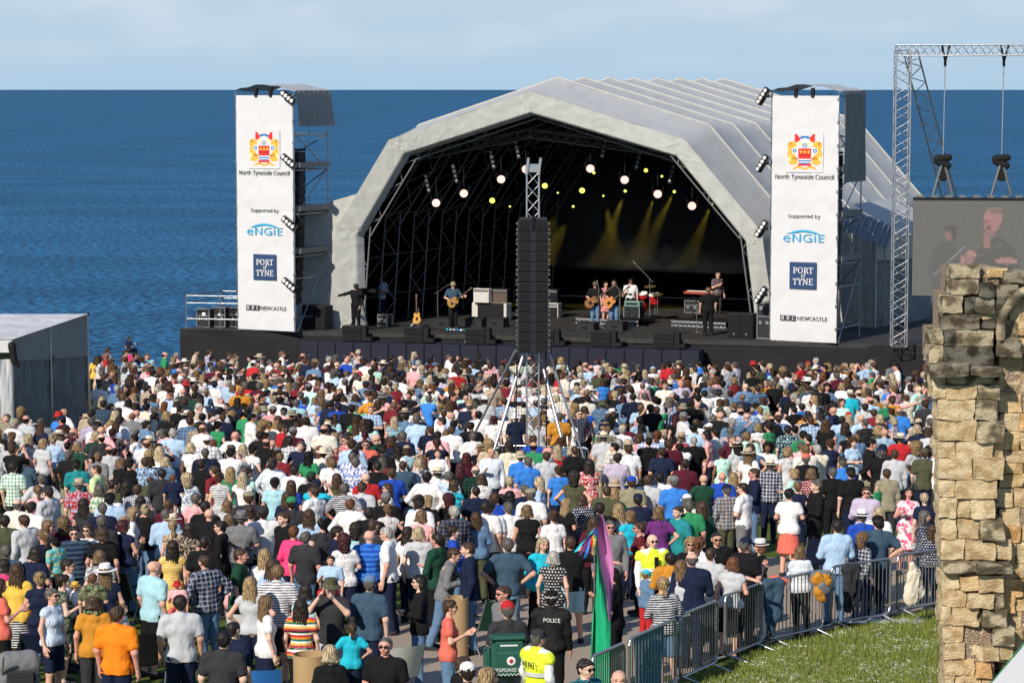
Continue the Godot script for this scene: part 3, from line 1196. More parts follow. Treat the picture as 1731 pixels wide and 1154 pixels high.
func front(px: float, y: float, back := 0.0) -> Vector3:
	var p := at(px, 148, front_depth(px))
	return Vector3(p.x, y, p.z) + BACK * back

func lettering(said: String, high: float, where: Vector3, m: Material, parent: Node, called := "lettering", serif := false, wide := 1.0, slant := false, spacing := 0.0) -> MeshInstance3D:
	var t := TextMesh.new()
	t.text = said
	var f := SystemFont.new()
	f.font_names = PackedStringArray(["Droid Serif" if serif else "Droid Sans"])
	f.font_italic = slant
	t.font = f
	t.font_size = 48
	t.pixel_size = high / 34.5
	t.depth = 0.006
	t.curve_step = 1.0
	return part(called, t, m, parent, Transform3D(Basis.from_scale(Vector3(wide, 1, 1)), where))

func ellipse(im: Image, cx: float, cy: float, rx: float, ry: float, c: Color) -> void:
	for y in range(maxi(0, int(cy - ry)), mini(im.get_height() - 1, int(cy + ry)) + 1):
		var w := rx * sqrt(maxf(0.0, 1.0 - pow((y - cy) / ry, 2)))
		for x in range(maxi(0, int(cx - w)), mini(im.get_width() - 1, int(cx + w)) + 1):
			im.set_pixel(x, y, c)

func crest_image() -> Image:
	var im := Image.create(128, 150, false, Image.FORMAT_RGB8)
	im.fill(Color(0.62, 0.63, 0.655).linear_to_srgb())
	var gold := Color(0.88, 0.68, 0.24)
	var dark := Color(0.72, 0.50, 0.16)
	var red := Color(0.83, 0.16, 0.14)
	var blue := Color(0.17, 0.45, 0.70)
	var pale := Color(0.86, 0.88, 0.92)
	for s in [-1.0, 1.0]:
		var c: float = 64.0 + s * 38.0
		ellipse(im, c + s * 6, 52, 15, 17, gold)
		ellipse(im, c + s * 8, 84, 13, 26, gold)
		ellipse(im, c - s * 4, 100, 10, 8, dark)
		ellipse(im, c + s * 2, 112, 16, 10, gold)
		ellipse(im, c + s * 12, 44, 5, 5, dark)
		ellipse(im, c + s * 14, 98, 4, 10, Color(0.95, 0.88, 0.6))
		ellipse(im, c - s * 3, 70, 9, 12, Color(0.93, 0.93, 0.95))
		ellipse(im, c - s * 3, 70, 7, 8, blue)
		ellipse(im, c - s * 3, 70, 3, 3, pale)
		ellipse(im, 64 + s * 26, 28, 9, 13, red)
		ellipse(im, 64 + s * 30, 14, 5, 6, red)
		ellipse(im, 64 + s * 18, 42, 9, 8, Color(0.93, 0.88, 0.62))
	ellipse(im, 64, 22, 17, 7, blue)
	ellipse(im, 64, 36, 12, 13, pale)
	ellipse(im, 64, 50, 10, 10, Color(0.62, 0.66, 0.72))
	im.fill_rect(Rect2i(42, 62, 44, 36), red)
	ellipse(im, 64, 98, 22, 28, red)
	for k in 3:
		ellipse(im, 51 + k * 13, 74, 4, 6, gold)
		ellipse(im, 51 + k * 13, 86, 5, 3, Color(0.62, 0.08, 0.08))
	im.fill_rect(Rect2i(43, 100, 42, 5), pale)
	im.fill_rect(Rect2i(44, 105, 40, 5), blue)
	im.fill_rect(Rect2i(46, 110, 36, 4), pale)
	im.fill_rect(Rect2i(49, 114, 30, 5), blue)
	for k in 80:
		var x := 24 + k
		var y := 132 + int(6.0 * sin((k - 40) * 0.075) * sin((k - 40) * 0.075) * -1.0)
		im.fill_rect(Rect2i(x, y, 1, 8), gold if k % 6 else dark)
	for s in [-1.0, 1.0]:
		ellipse(im, 64 + s * 16, 122, 7, 5, red)
	return im

func make_banner(corner: Vector3, turn: float, w: float, h: float, label: String) -> void:
	var b := thing("printed_banner", label, "banner", corner, turn, "banners on the loudspeaker towers")
	var rows := []
	noise.seed = int(corner.x * 10)
	noise.frequency = 1.0
	for r in 41:
		var row := []
		for q in 15:
			var x := w * q / 14.0
			var y := h * r / 40.0
			var z := 0.010 * noise.get_noise_2d(x * 1.5, y * 1.4) + 0.03 * noise.get_noise_2d((x + y) * 0.7 + 7, (y - x) * 2.4)
			if r == 0 or r == 40:
				z *= 0.4
			row.append(Vector3(x, y, 0.025 + z))
		rows.append(row)
	var s := Shape.new()
	s.sheet(rows)
	part("cloth", s.made(), M.white_cloth, b)
	var z := 0.062
	# height fractions measured on the photograph
	var crest := Shape.new()
	var cw := w * 0.56
	crest.sheet([[Vector3(w * 0.5 - cw * 0.5, h * 0.69, z - 0.004), Vector3(w * 0.5 + cw * 0.5, h * 0.69, z - 0.004)], [Vector3(w * 0.5 - cw * 0.5, h * 0.855, z - 0.004), Vector3(w * 0.5 + cw * 0.5, h * 0.855, z - 0.004)]], true)
	if not M.has("crest"):
		M.crest = mat(Color.WHITE, 0.75)
		M.crest.albedo_texture = ImageTexture.create_from_image(crest_image())
	part("coat_of_arms", crest.made(), M.crest, b)
	lettering("North Tyneside Council", 0.155, Vector3(w * 0.5, h * 0.672, z), M.print_black, b, "council_name", false, 0.98)
	lettering("Supported by", 0.125, Vector3(w * 0.5, h * 0.512, z), M.print_black, b, "supporter_line", false, 1.15)
	lettering("eNGiE", 0.27, Vector3(w * 0.5, h * 0.423, z), M.print_cyan, b, "sponsor_name", false, 1.55)
	var arc := Shape.new()
	var top := []
	var low := []
	for k in 13:
		var t := lerpf(-1, 1, k / 12.0)
		top.append(Vector3(w * 0.5 + t * w * 0.27, h * 0.437 + 0.17 * (1 - t * t), z))
		low.append(Vector3(w * 0.5 + t * w * 0.27, h * 0.437 + 0.10 * (1 - pow(absf(t), 1.4)), z))
	arc.sheet([low, top])
	part("sponsor_arc", arc.made(), M.print_cyan, b)
	var sq := Shape.new()
	sq.box(Vector3(w * 0.29, h * 0.215, z - 0.006), Vector3(w * 0.70, h * 0.325, z))
	var plate := part("blue_square", sq.made(), M.print_navy, b)
	lettering("PORT", 0.21, Vector3(w * 0.495, h * 0.291, z + 0.004), M.print_white, plate, "port_word", true, 1.0, false)
	lettering("of", 0.12, Vector3(w * 0.495, h * 0.27, z + 0.004), M.print_white, plate, "small_word", true, 1.0, true)
	lettering("TYNE", 0.21, Vector3(w * 0.495, h * 0.245, z + 0.004), M.print_white, plate, "river_word", true, 1.0, true)
	for k in 3:
		var bx := Shape.new()
		var x := w * 0.155 + k * 0.20
		bx.box(Vector3(x, h * 0.084, z - 0.006), Vector3(x + 0.18, h * 0.106, z))
		var bl := part("letter_block", bx.made(), M.print_black, b)
		lettering("BBC"[k], 0.135, Vector3(x + 0.09, h * 0.095, z + 0.004), M.print_white, bl, "block_letter")
	lettering("NEWCASTLE", 0.135, Vector3(w * 0.64, h * 0.095, z), M.print_black, b, "station_name", false, 1.12)

func make_light_tower(corner: Vector3, turn: float, right_drape: float, lamps_right: bool, where: String) -> void:
	var w := 2.42
	var h := 8.75
	var t := thing("scaffold_tower", "grey scaffold tower holding a loudspeaker array, " + where, "scaffolding", corner, turn, "scaffold towers beside the stage")
	var posts := [Vector3(-0.03, 0, 0), Vector3(w + 0.03, 0, 0), Vector3(w + 0.03, 0, -2.4), Vector3(-0.03, 0, -2.4)]
	for p in posts:
		part("standard", tube_mesh(p, p + Vector3(0, h + 0.02, 0), 0.027), M.galv, t)
	for k in range(1, 5):
		pass
	for y in [0.5, 1.95, 2.75, 4.3, 5.9, 7.2, 8.6]:
		for e in 4:
			if e == 0:
				continue
			var a: Vector3 = posts[e]
			var b: Vector3 = posts[(e + 1) % 4]
			part("ledger", tube_mesh(a + Vector3(0, y, 0), b + Vector3(0, y, 0), 0.024), M.galv, t)
	for y in [2.85, 4.40, 5.98]:
		var bd := Shape.new()
		bd.box(Vector3(w * 0.5, y, -2.42), Vector3(w + 0.1, y + 0.19, -0.30))
		part("platform", bd.made(), M.board, t)
	var ys := [0.0, 2.75, 4.3, 5.9, 7.2]
	for k in ys.size() - 1:
		var z0 := -0.1 if k % 2 == 0 else -2.3
		var z1 := -2.3 if k % 2 == 0 else -0.1
		part("brace", tube_mesh(Vector3(w + 0.06, ys[k], z0 if k else -0.1), Vector3(w + 0.06, ys[k + 1], z1), 0.024), M.galv, t)
		part("brace", tube_mesh(Vector3(0.0, ys[k], z1), Vector3(0.0, ys[k + 1], z0), 0.024), M.galv, t)
		part("brace", tube_mesh(Vector3(0, ys[k], -2.44), Vector3(w, ys[k + 1], -2.44), 0.024), M.darkpipe, t)
	for k in 11:
		part("coupler", box_mesh(Vector3(0.08, 0.1, 0.09), 0.01, Vector3(w + 0.03, 0.5 + k * 0.8, 0.02)), M.galv, t)
		part("coupler", box_mesh(Vector3(0.07, 0.06, 0.08), 0.01, Vector3(-0.05, 0.6 + k * 0.8, 0.02)), M.galv, t)
	for x in [w * 0.36, w * 0.62]:
		part("top_clamp", box_mesh(Vector3(0.12, 0.32, 0.1), 0.0, Vector3(x, h - 0.02, 0.03)), M.black, t)
	# tarpaulin over the top and down the side
	var rows := []
	for r in 7:
		var row := []
		for q in 9:
			var x := lerpf(-0.08, w + 0.1, q / 8.0)
			var z := lerpf(0.12, -2.5, r / 6.0)
			row.append(Vector3(x, h + 0.02 + 0.24 * sin(PI * q / 8.0) + 0.03 * sin(q * 2.3 + r * 1.7), z))
		rows.append(row)
	var s := Shape.new()
	s.sheet(rows)
	part("top_cover", s.made(), M.canopy, t)
	rows = []
	for r in 9:
		var row := []
		for q in 25:
			var z := lerpf(0.02 if right_drape < 2 else -0.32, -2.52, q / 24.0)
			var y := lerpf(h - right_drape, h + 0.05, r / 8.0)
			row.append(Vector3(w + 0.12 + 0.045 * sin(q * 1.9 + r * 0.35) + (0.12 * (1.0 - r / 8.0) if right_drape < 2 else 0.0), y, z))
		rows.append(row)
	s = Shape.new()
	s.sheet(rows)
	part("side_drape", s.made(), M.drape, t)
	# hanging loudspeakers inside
	var la := thing("line_array", "curved black line array hanging inside the scaffold tower, " + where, "loudspeakers", corner, turn, "loudspeaker arrays hung in the towers")
	for k in 14:
		var f := k / 13.0
		var bx := Shape.new()
		bx.block(Vector3(0.85, 0.38, 0.5), 0.02, Transform3D(Basis(Vector3.RIGHT, 0.02 + 0.25 * f * f), Vector3(w - 0.68, 6.35 - k * 0.40, -1.05 + 0.35 * f * f)))
		part("speaker_cabinet", bx.made(), M.speaker, la)
	part("hanging_frame", box_mesh(Vector3(0.8, 0.08, 0.6), 0.0, Vector3(w - 0.68, 6.62, -1.05)), M.black, la)
	part("hoist_chain", tube_mesh(Vector3(w - 0.68, 6.6, -1.05), Vector3(w - 0.68, h, -1.05), 0.015), M.darkpipe, la)
	# bars of four lamps on the banner's edge
	var lx := w + 0.02 if lamps_right else -0.05
	var names := ["topmost", "second highest", "third highest", "lowest"]
	var lys := [8.55, 6.25, 4.0, 1.75] if lamps_right else [8.6, 6.25, 3.95, 1.62]
	for k in 4:
		var y: float = lys[k]
		var l := thing("blinder_light", "%s four-lamp stage light clamped to the banner edge, %s" % [names[k], where], "stage light", corner + Basis(Vector3.UP, turn) * Vector3(lx - (0.06 if lamps_right else 0.22), y, 0.24), turn, "four-lamp lights on the towers")
		var tilt := Basis(Vector3.BACK, -0.62 if lamps_right else 0.98) * Basis(Vector3.RIGHT, -0.15)
		if lamps_right:
			part("housing", box_mesh(Vector3(0.66, 0.24, 0.2), 0.03), M.gloss_black, l, Transform3D(tilt, Vector3.ZERO))
		else:
			part("housing", box_mesh(Vector3(0.66, 0.24, 0.2), 0.03), M.gloss_black, l, Transform3D(tilt, Vector3.ZERO))
		for c in 4:
			var cell := Shape.new()
			cell.lathe([Vector2(0.03, 0.0), Vector2(0.068, 0.045), Vector2(0.074, 0.045), Vector2(0.074, 0.0)], 12, Transform3D(tilt * Basis(Vector3.RIGHT, PI / 2), tilt * Vector3(-0.235 + c * 0.157, 0, 0.095)))
			part("lamp_rim", cell.made(), M.alu, l)
			var bulb := Shape.new()
			bulb.lathe([Vector2(0.0, 0.02), Vector2(0.05, 0.012), Vector2(0.06, 0.0)], 10, Transform3D(tilt * Basis(Vector3.RIGHT, PI / 2), tilt * Vector3(-0.235 + c * 0.157, 0, 0.115)))
			part("lens", bulb.made(), M.lens, l)
		part("bracket", box_mesh(Vector3(0.12, 0.1, 0.2), 0.0, Vector3(0.08 if not lamps_right else 0.0, 0, -0.16)), M.black, l)

# outline of the roof at rib k: seven corners from the left foot over the ridge to the right foot
func arch(k: float, inner := 0.0) -> Array:
	var outer := [[555, 559], [567, 388], [657, 236], [897, 154], [1158, 236], [1288, 392], [1312, 575]]
	var lip := [[612, 559], [608, 398], [686, 263], [897, 195], [1142, 267], [1258, 410], [1277, 575]]
	var out := []
	for c in 7:
		var p := at(lerpf(outer[c][0], lip[c][0], inner), lerpf(outer[c][1], lip[c][1], inner), front_depth(outer[c][0]) + 1.6)
		if c == 0 or c == 6:
			p.y = DECK
		if k > 0.0:
			p += BACK * BAY * k
			p.y += 0.48 * minf(k, 1.0) if c > 0 and c < 6 else 0.0
		out.append(p)
	return out

func along(pts: Array, n: int) -> Array:
	var out := []
	for k in pts.size() - 1:
		for q in n:
			out.append(pts[k].lerp(pts[k + 1], float(q) / n))
	out.append(pts[-1])
	return out

func make_stage() -> void:
	M.lens = mat(Color(0.85, 0.82, 0.72), 0.12, 0.0, 0.6)
	var st := thing("festival_stage", "large grey arched festival stage roof over a black stage", "stage", front(900, 0.0), 0.0)
	st.position = Vector3.ZERO
	# deck
	var s := Shape.new()
	var fl := front(300, 0, 0)
	var fr := front(1640, 0, 0)
	var c := [fl, fr, fr + BACK * 20.5, fl + BACK * 20.5]
	for p in [0, 1, 2, 3]:
		c[p].y = DECK
	s.quad(c[0], c[1], c[2], c[3])
	var dn := Vector3(0, -0.16, 0)
	s.quad(c[0] + dn, c[1] + dn, c[1], c[0])
	s.quad(c[1] + dn, c[2] + dn, c[2], c[1])
	s.quad(c[2] + dn, c[3] + dn, c[3], c[2])
	s.quad(c[3] + dn, c[0] + dn, c[0], c[3])
	s.quad(c[3] + dn, c[2] + dn, c[1] + dn, c[0] + dn)
	part("deck", s.made(), M.deck, st)
	# skirt cloth below the deck edge
	var ends := [[300.0, 520.0], [520.0, 960.0], [960.0, 1290.0], [1290.0, 1640.0]]
	for e in ends:
		var rows := []
		for r in 6:
			var row := []
			for q in 31:
				var px: float = lerpf(e[0], e[1], q / 30.0)
				var p := front(px, lerpf(0.0, DECK - 0.015, r / 5.0), -0.05)
				p.z += 0.05 * noise.get_noise_2d(px * 0.03, r * 0.6) * (1.0 - r / 6.0)
				row.append(p)
			rows.append(row)
		s = Shape.new()
		s.sheet(rows)
		part("skirt", s.made(), M.skirt, st)
	s = Shape.new()
	s.quad(c[3] + Vector3(0, -DECK, 0), Vector3(c[0].x, 0, c[0].z), c[0], c[3])
	part("skirt", s.made(), M.skirt, st)
	# front valance: sun-lit grey cloth between two outlines, wrinkled towards its corners
	var o := arch(0)
	var n := arch(0, 1.0)
	var ol := along(o, 44)
	var il := along(n, 44)
	var mid := []
	noise.seed = 9
	noise.frequency = 1.0
	var rows := []
	for r in 11:
		var row := []
		for q in ol.size():
			var v := r / 10.0
			var p: Vector3 = il[q].lerp(ol[q], v)
			var seg := clampi(q / 44, 0, 5)
			var u := fmod(q, 44.0) / 44.0
			var near_corner := pow(absf(u - 0.5) * 2.0, 4.0)
			# pulled creases fan out from each corner, a few slack ones cross the cloth
			var side := 1.0 if u > 0.5 else -1.0
			var fan := noise.get_noise_2d(u * 34.0 + seg * 40.0 + side * (v - 0.2) * 4.5, seg * 3.0 + v * 0.25)
			var crease := pow(1.0 - absf(fan), 7.0) - 0.35
			var cross := noise.get_noise_2d((u * 5.0 + v * 1.2 * side) * 2.2 + seg * 17.0, 30.0 + v * 0.3)
			var slack := pow(1.0 - absf(cross), 16.0)
			p += Vector3(0.1, 0.0, 1.0) * (0.085 * near_corner * crease + 0.03 * slack) * (1.0 if r < 9 else 0.25)
			if r == 0:
				p += BACK * 0.3
			row.append(p)
		rows.append(row)
	s = Shape.new()
	s.sheet(rows)
	part("front_valance", s.made(), M.canopy_front, st)
	# canopy bays, each sagging a little between its ribs
	for k in 8:
		var a := along(o if k == 0 else arch(k), 10)
		var b := along(arch(k + 1), 10)
		rows = []
		for r in 7:
			var row := []
			for q in a.size():
				var p: Vector3 = a[q].lerp(b[q], r / 6.0)
				var sag := sin(PI * r / 6.0) * (0.09 if k > 0 else 0.03)
				var mx := (q - 30.0) / 30.0
				p += Vector3(-mx * 0.6, -1, 0).normalized() * sag * (1.0 - pow(absf(mx), 6))
				p += Vector3(0, 1, 0) * 0.025 * noise.get_noise_2d(q * 0.45 + k * 11.0, r * 0.5)
				row.append(p)
			rows.append(row)
		s = Shape.new()
		s.sheet(rows)
		part("canopy_panel", s.made(), M.canopy, st)
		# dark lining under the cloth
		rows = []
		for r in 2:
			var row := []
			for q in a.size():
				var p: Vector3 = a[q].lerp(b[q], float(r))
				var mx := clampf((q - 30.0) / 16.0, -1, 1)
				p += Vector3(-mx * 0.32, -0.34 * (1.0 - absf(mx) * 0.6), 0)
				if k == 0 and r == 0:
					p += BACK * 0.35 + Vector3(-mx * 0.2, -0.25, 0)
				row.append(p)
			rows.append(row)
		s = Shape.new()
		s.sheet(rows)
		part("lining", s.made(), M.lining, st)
	for k in range(1, 9):
		var rib := along(arch(k), 6)
		s = Shape.new()
		for q in rib.size() - 1:
			s.tube(rib[q] + Vector3(0, 0.02, 0), rib[q + 1] + Vector3(0, 0.02, 0), 0.048, 0.048, 8, false)
		part("rib_cover", s.made(), M.canopy_front, st)
	# lattice arches inside
	for k in range(0, 8):
		var a := arch(k + 0.25)
		s = Shape.new()
		for q in 6:
			var p: Vector3 = a[q]
			var e: Vector3 = a[q + 1]
			var inw := Vector3(0, -0.45, 0)
			if q == 0:
				inw = Vector3(0.42, 0, 0.1)
			if q == 1:
				inw = Vector3(0.42, -0.15, 0.1)
			if q == 4:
				inw = Vector3(-0.42, -0.15, 0.1)
			if q == 5:
				inw = Vector3(-0.42, 0, 0.1)
			p += inw * 1.1
			e += inw * 1.1
			s.tube(p, e, 0.034, 0.034, 6)
			s.tube(p + inw * 1.35, e + inw * 1.35, 0.034, 0.034, 6)
			var bays := 5
			for z in bays:
				var g := p.lerp(e, float(z) / bays)
				var g2 := p.lerp(e, float(z + 1) / bays)
				if z % 2 == 0:
					s.tube(g, g2 + inw * 1.35, 0.02, 0.02, 4, false)
				else:
					s.tube(g + inw * 1.35, g2, 0.02, 0.02, 4, false)
		part("roof_truss", s.made(), M.darkpipe, st)
		# braces along the left wall to the next arch
		if k < 7:
			var b := arch(k + 1.25)
			s = Shape.new()
			for h in [0.25, 0.62, 1.0]:
				s.tube(a[0].lerp(a[1], h) + Vector3(0.5, 0, 0), b[0].lerp(b[1], h) + Vector3(0.5, 0, 0), 0.024, 0.024, 5)
			s.tube(a[0].lerp(a[1], 0.25) + Vector3(0.5, 0, 0), b[0].lerp(b[1], 0.62) + Vector3(0.5, 0, 0), 0.022, 0.022, 5)
			s.tube(a[0].lerp(a[1], 1.0) + Vector3(0.5, 0, 0), b[0].lerp(b[1], 0.62) + Vector3(0.5, 0, 0), 0.022, 0.022, 5)
			s.tube(a[1] + Vector3(0.5, -0.2, 0), b[2] + Vector3(0.6, -0.4, 0), 0.022, 0.022, 5)
			part("wall_brace", s.made(), M.darkpipe, st)
	# black cloths: back wall, left wing, right wing
	var bk := arch(8)
	var rim := along(bk, 10)
	rows = []
	for r in 9:
		var row := []
		for q in rim.size():
			var hi: Vector3 = rim[q] + Vector3(0, -0.45 if q > 9 and q < 51 else 0.0, 0)
			var lo: Vector3 = bk[0].lerp(bk[6], float(q) / (rim.size() - 1))
			lo.y = DECK + 0.02
			var p := lo.lerp(hi, r / 8.0)
			p += BACK * (-0.5 + 0.06 * sin(q * 1.7))
			row.append(p)
		rows.append(row)
	s = Shape.new()
	s.sheet(rows)
	part("backdrop", s.made(), M.lining, st)
	s = Shape.new()
	var af := arch(1.4)
	rows = []
	for r in 2:
		var row := []
		for q in 41:
			var p: Vector3 = af[0].lerp(bk[0], q / 40.0) + Vector3(0.06 + 0.05 * sin(q * 2.1), 0, 0)
			p.y = DECK + 0.02 if r == 0 else DECK + 3.9
			row.append(p)
		rows.append(row)
	s.sheet(rows)
	part("wing_cloth", s.made(), M.lining, st)
	# pale side sheet between the roof and the left tower
	var sh := [at(552, 352, 96.6), at(603, 326, 96.9), at(569, 392, 96.0), at(562, 556, 95.9), at(553, 556, 96.3)]
	s = Shape.new()
	var q0 := at(500, 357, 97.2)
	var q1 := at(560, 350, 97.0)
	var q2 := at(608, 326, 96.6)
	var q3 := at(572, 392, 96.5)
	var q4 := at(560, 559, 96.6)
	var q5 := at(500, 559, 97.2)
	rows = []
	for r in 9:
		var row := []
		for q in 13:
			var lo := q5.lerp(q4, q / 12.0)
			var hi := q0.lerp(q2, q / 12.0)
			var p := lo.lerp(hi, r / 8.0)
			p += Vector3(0.02, 0, 0.06 * noise.get_noise_2d(q * 0.9, r * 0.25))
			row.append(p)
		rows.append(row)
	s.sheet(rows)
	part("side_sheet", s.made(), M.canopy_front, st)

	# scaffold towers with banners, either side
	var lc := at(399, 148, 95.9)
	lc.y = DECK
	make_light_tower(lc, TURN, 1.25, true, "left of the stage")
	make_banner(lc + Vector3(0, 0.02, 0), TURN, 2.42, 8.6, "tall white printed banner left of the stage, beside the flight cases")
	var rc := at(1307, 148, 91.6)
	rc.y = DECK
	make_light_tower(rc, TURN, 3.15, false, "right of the stage")
	make_banner(rc + Vector3(0, 0.02, 0), TURN, 2.46, 8.6, "tall white printed banner right of the stage, nearest the video screen")

	stage_front()
	stage_gear()
	stage_lights()

func stage_front() -> void:
	# plinth and the row of subwoofers along the front
	var pl := Shape.new()
	var a := front(538, 0, -1.35)
	var b := front(1212, 0, -1.35)
	var dirx := (b - a).normalized()
	var turn := atan2(-dirx.z, dirx.x)
	var len := (b - a).length()
	var plinth := thing("speaker_plinth", "long black plinth under the row of subwoofers before the stage", "plinth", a, turn)
	part("top_board", box_mesh(Vector3(len, 0.04, 1.1), 0.0, Vector3(len * 0.5, 0.94, -0.55)), M.black, plinth)
	part("front_cloth", box_mesh(Vector3(len, 0.92, 0.03), 0.0, Vector3(len * 0.5, 0.46, -0.02)), M.skirt, plinth)
	for e in [0.05, len - 0.05]:
		part("end_board", box_mesh(Vector3(0.04, 0.92, 1.0), 0.0, Vector3(e, 0.46, -0.55)), M.black, plinth)
	var count := 22
	for k in count:
		var x := len * (k + 0.5) / count
		var o := thing("subwoofer", "%s dark blue-black subwoofer from the left end of the row below the stage" % ordinal(k + 1), "loudspeaker", a + dirx * x + Vector3(0, 0.962, 0), turn, "subwoofers along the stage front")
		var w := len / count - 0.012
		part("cabinet", box_mesh(Vector3(w, 0.98, 1.0), 0.015, Vector3(0, 0.49, -0.52)), M.sub, o)
		part("grille", box_mesh(Vector3(w - 0.06, 0.9, 0.02), 0.0, Vector3(0, 0.49, -0.012)), M.sub, o)
		part("handle", box_mesh(Vector3(0.05, 0.03, 0.02), 0.0, Vector3(0, 0.5, 0.0)), M.darkpipe, o)
	# pairs of small cabinets standing on the subwoofers
	var spots := [[614, "below the film camera"], [719, "below the guitar on its stand"], [823, "below the guitarist in the cap"], [940, "beside the delay tower"], [1036, "below the singer"], [1143, "left of the man in black"]]
	for k in spots.size():
		var p := front(spots[k][0], 1.946, -0.95)
		var o := thing("front_fill", "pair of small black loudspeakers on the subwoofers, " + spots[k][1], "loudspeaker", p, turn - 0.12, "front fill loudspeakers")
		for y in [0.0, 0.29]:
			part("cabinet", box_mesh(Vector3(0.74, 0.28, 0.42), 0.02, Vector3(0, y + 0.142, -0.2)), M.speaker, o)
			part("grille", box_mesh(Vector3(0.68, 0.235, 0.015), 0.0, Vector3(0, y + 0.142, 0.014)), M.grille, o)
		part("mast", tube_mesh(Vector3(0.5, 0, -0.15), Vector3(0.5, 0.6, -0.15), 0.05), M.black, o)
		part("yoke", box_mesh(Vector3(0.2, 0.56, 0.25), 0.02, Vector3(0.48, 0.29, -0.15)), M.black, o)
		part("connector_box", box_mesh(Vector3(0.24, 0.16, 0.2), 0.03, Vector3(0.68, 0.1, -0.1)), M.black, o)

func ordinal(n: int) -> String:
	var words := ["zeroth", "first", "second", "third", "fourth", "fifth", "sixth", "seventh", "eighth", "ninth", "tenth", "eleventh", "twelfth", "thirteenth", "fourteenth", "fifteenth", "sixteenth", "seventeenth", "eighteenth", "nineteenth", "twentieth"]
	if n < words.size():
		return words[n]
	return "twenty-" + words[n - 20]

# size of a pixel on the stage at that spot, in metres
func per_px(p: Vector3) -> float:
	return -p.z / FOCAL

func deck_thing(called: String, label: String, category: String, px: float, py: float, group := "", turn := TURN) -> Node3D:
	var p := on_level(px, py, DECK)
	return thing(called, label, category, Vector3(p.x, DECK + 0.002, p.z), turn, group)

func case_parts(o: Node3D, w: float, h: float, d: float, y := 0.0) -> void:
	part("panel", box_mesh(Vector3(w - 0.02, h - 0.02, d - 0.02), 0.0, Vector3(0, y + h * 0.5, -d * 0.5)), M.case_black, o)
	for sx in [-1.0, 1.0]:
		for sz in [0.0, 1.0]:
			part("edge_profile", box_mesh(Vector3(0.035, h, 0.035), 0.006, Vector3(sx * (w * 0.5 - 0.012), y + h * 0.5, -sz * d + (0.0 if sz else -0.005))), M.alu, o)
	for yy in [0.0, 0.62, 1.0]:
		part("edge_profile", box_mesh(Vector3(w, 0.035, 0.03), 0.006, Vector3(0, y + 0.018 + yy * (h - 0.036), 0.0)), M.alu, o)
	part("edge_profile", box_mesh(Vector3(0.03, 0.03, d), 0.006, Vector3(w * 0.5 - 0.012, y + h - 0.012, -d * 0.5)), M.alu, o)
	for sx in [-0.25, 0.25]:
		part("latch", box_mesh(Vector3(0.11, 0.11, 0.02), 0.005, Vector3(sx * w, y + h * 0.45, 0.005)), M.alu, o)

func amp_parts(o: Node3D, w: float, h: float, d: float, y: float, body: Material, grille: Material) -> void:
	var shell := part("cabinet", box_mesh(Vector3(w, h, d), 0.02, Vector3(0, y + h * 0.5, -d * 0.5)), body, o)
	part("grille_cloth", box_mesh(Vector3(w - 0.06, h * 0.68, 0.02), 0.0, Vector3(0, y + h * 0.37, 0.004)), grille, shell)
	part("control_panel", box_mesh(Vector3(w - 0.06, h * 0.16, 0.015), 0.0, Vector3(0, y + h * 0.86, 0.004)), M.darkpipe, shell)
	part("handle", box_mesh(Vector3(0.2, 0.02, 0.05), 0.008, Vector3(0, y + h + 0.015, -d * 0.5)), M.black, shell)

func mic_stand(px: float, py: float, h: float, reach: Vector3, label: String) -> void:
	var o := deck_thing("microphone_stand", label, "microphone stand", px, py, "microphone stands on the stage")
	var s := Shape.new()
	s.tube(Vector3(0, 0.02, 0), Vector3(0, h, 0), 0.012)
	part("pole", s.made(), M.darkpipe, o)
	for k in 3:
		part("leg", tube_mesh(Vector3(0, 0.12, 0), Vector3(cos(k * 2.1) * 0.3, 0.012, sin(k * 2.1) * 0.3), 0.01), M.darkpipe, o)
	part("boom", tube_mesh(Vector3(0, h, 0) - reach * 0.25, Vector3(0, h, 0) + reach, 0.009), M.darkpipe, o)
	var mc := Shape.new()
	mc.tube(Vector3(0, h, 0) + reach, Vector3(0, h, 0) + reach * 1.16, 0.018, 0.026, 8)
	part("microphone", mc.made(), M.darkpipe, o)

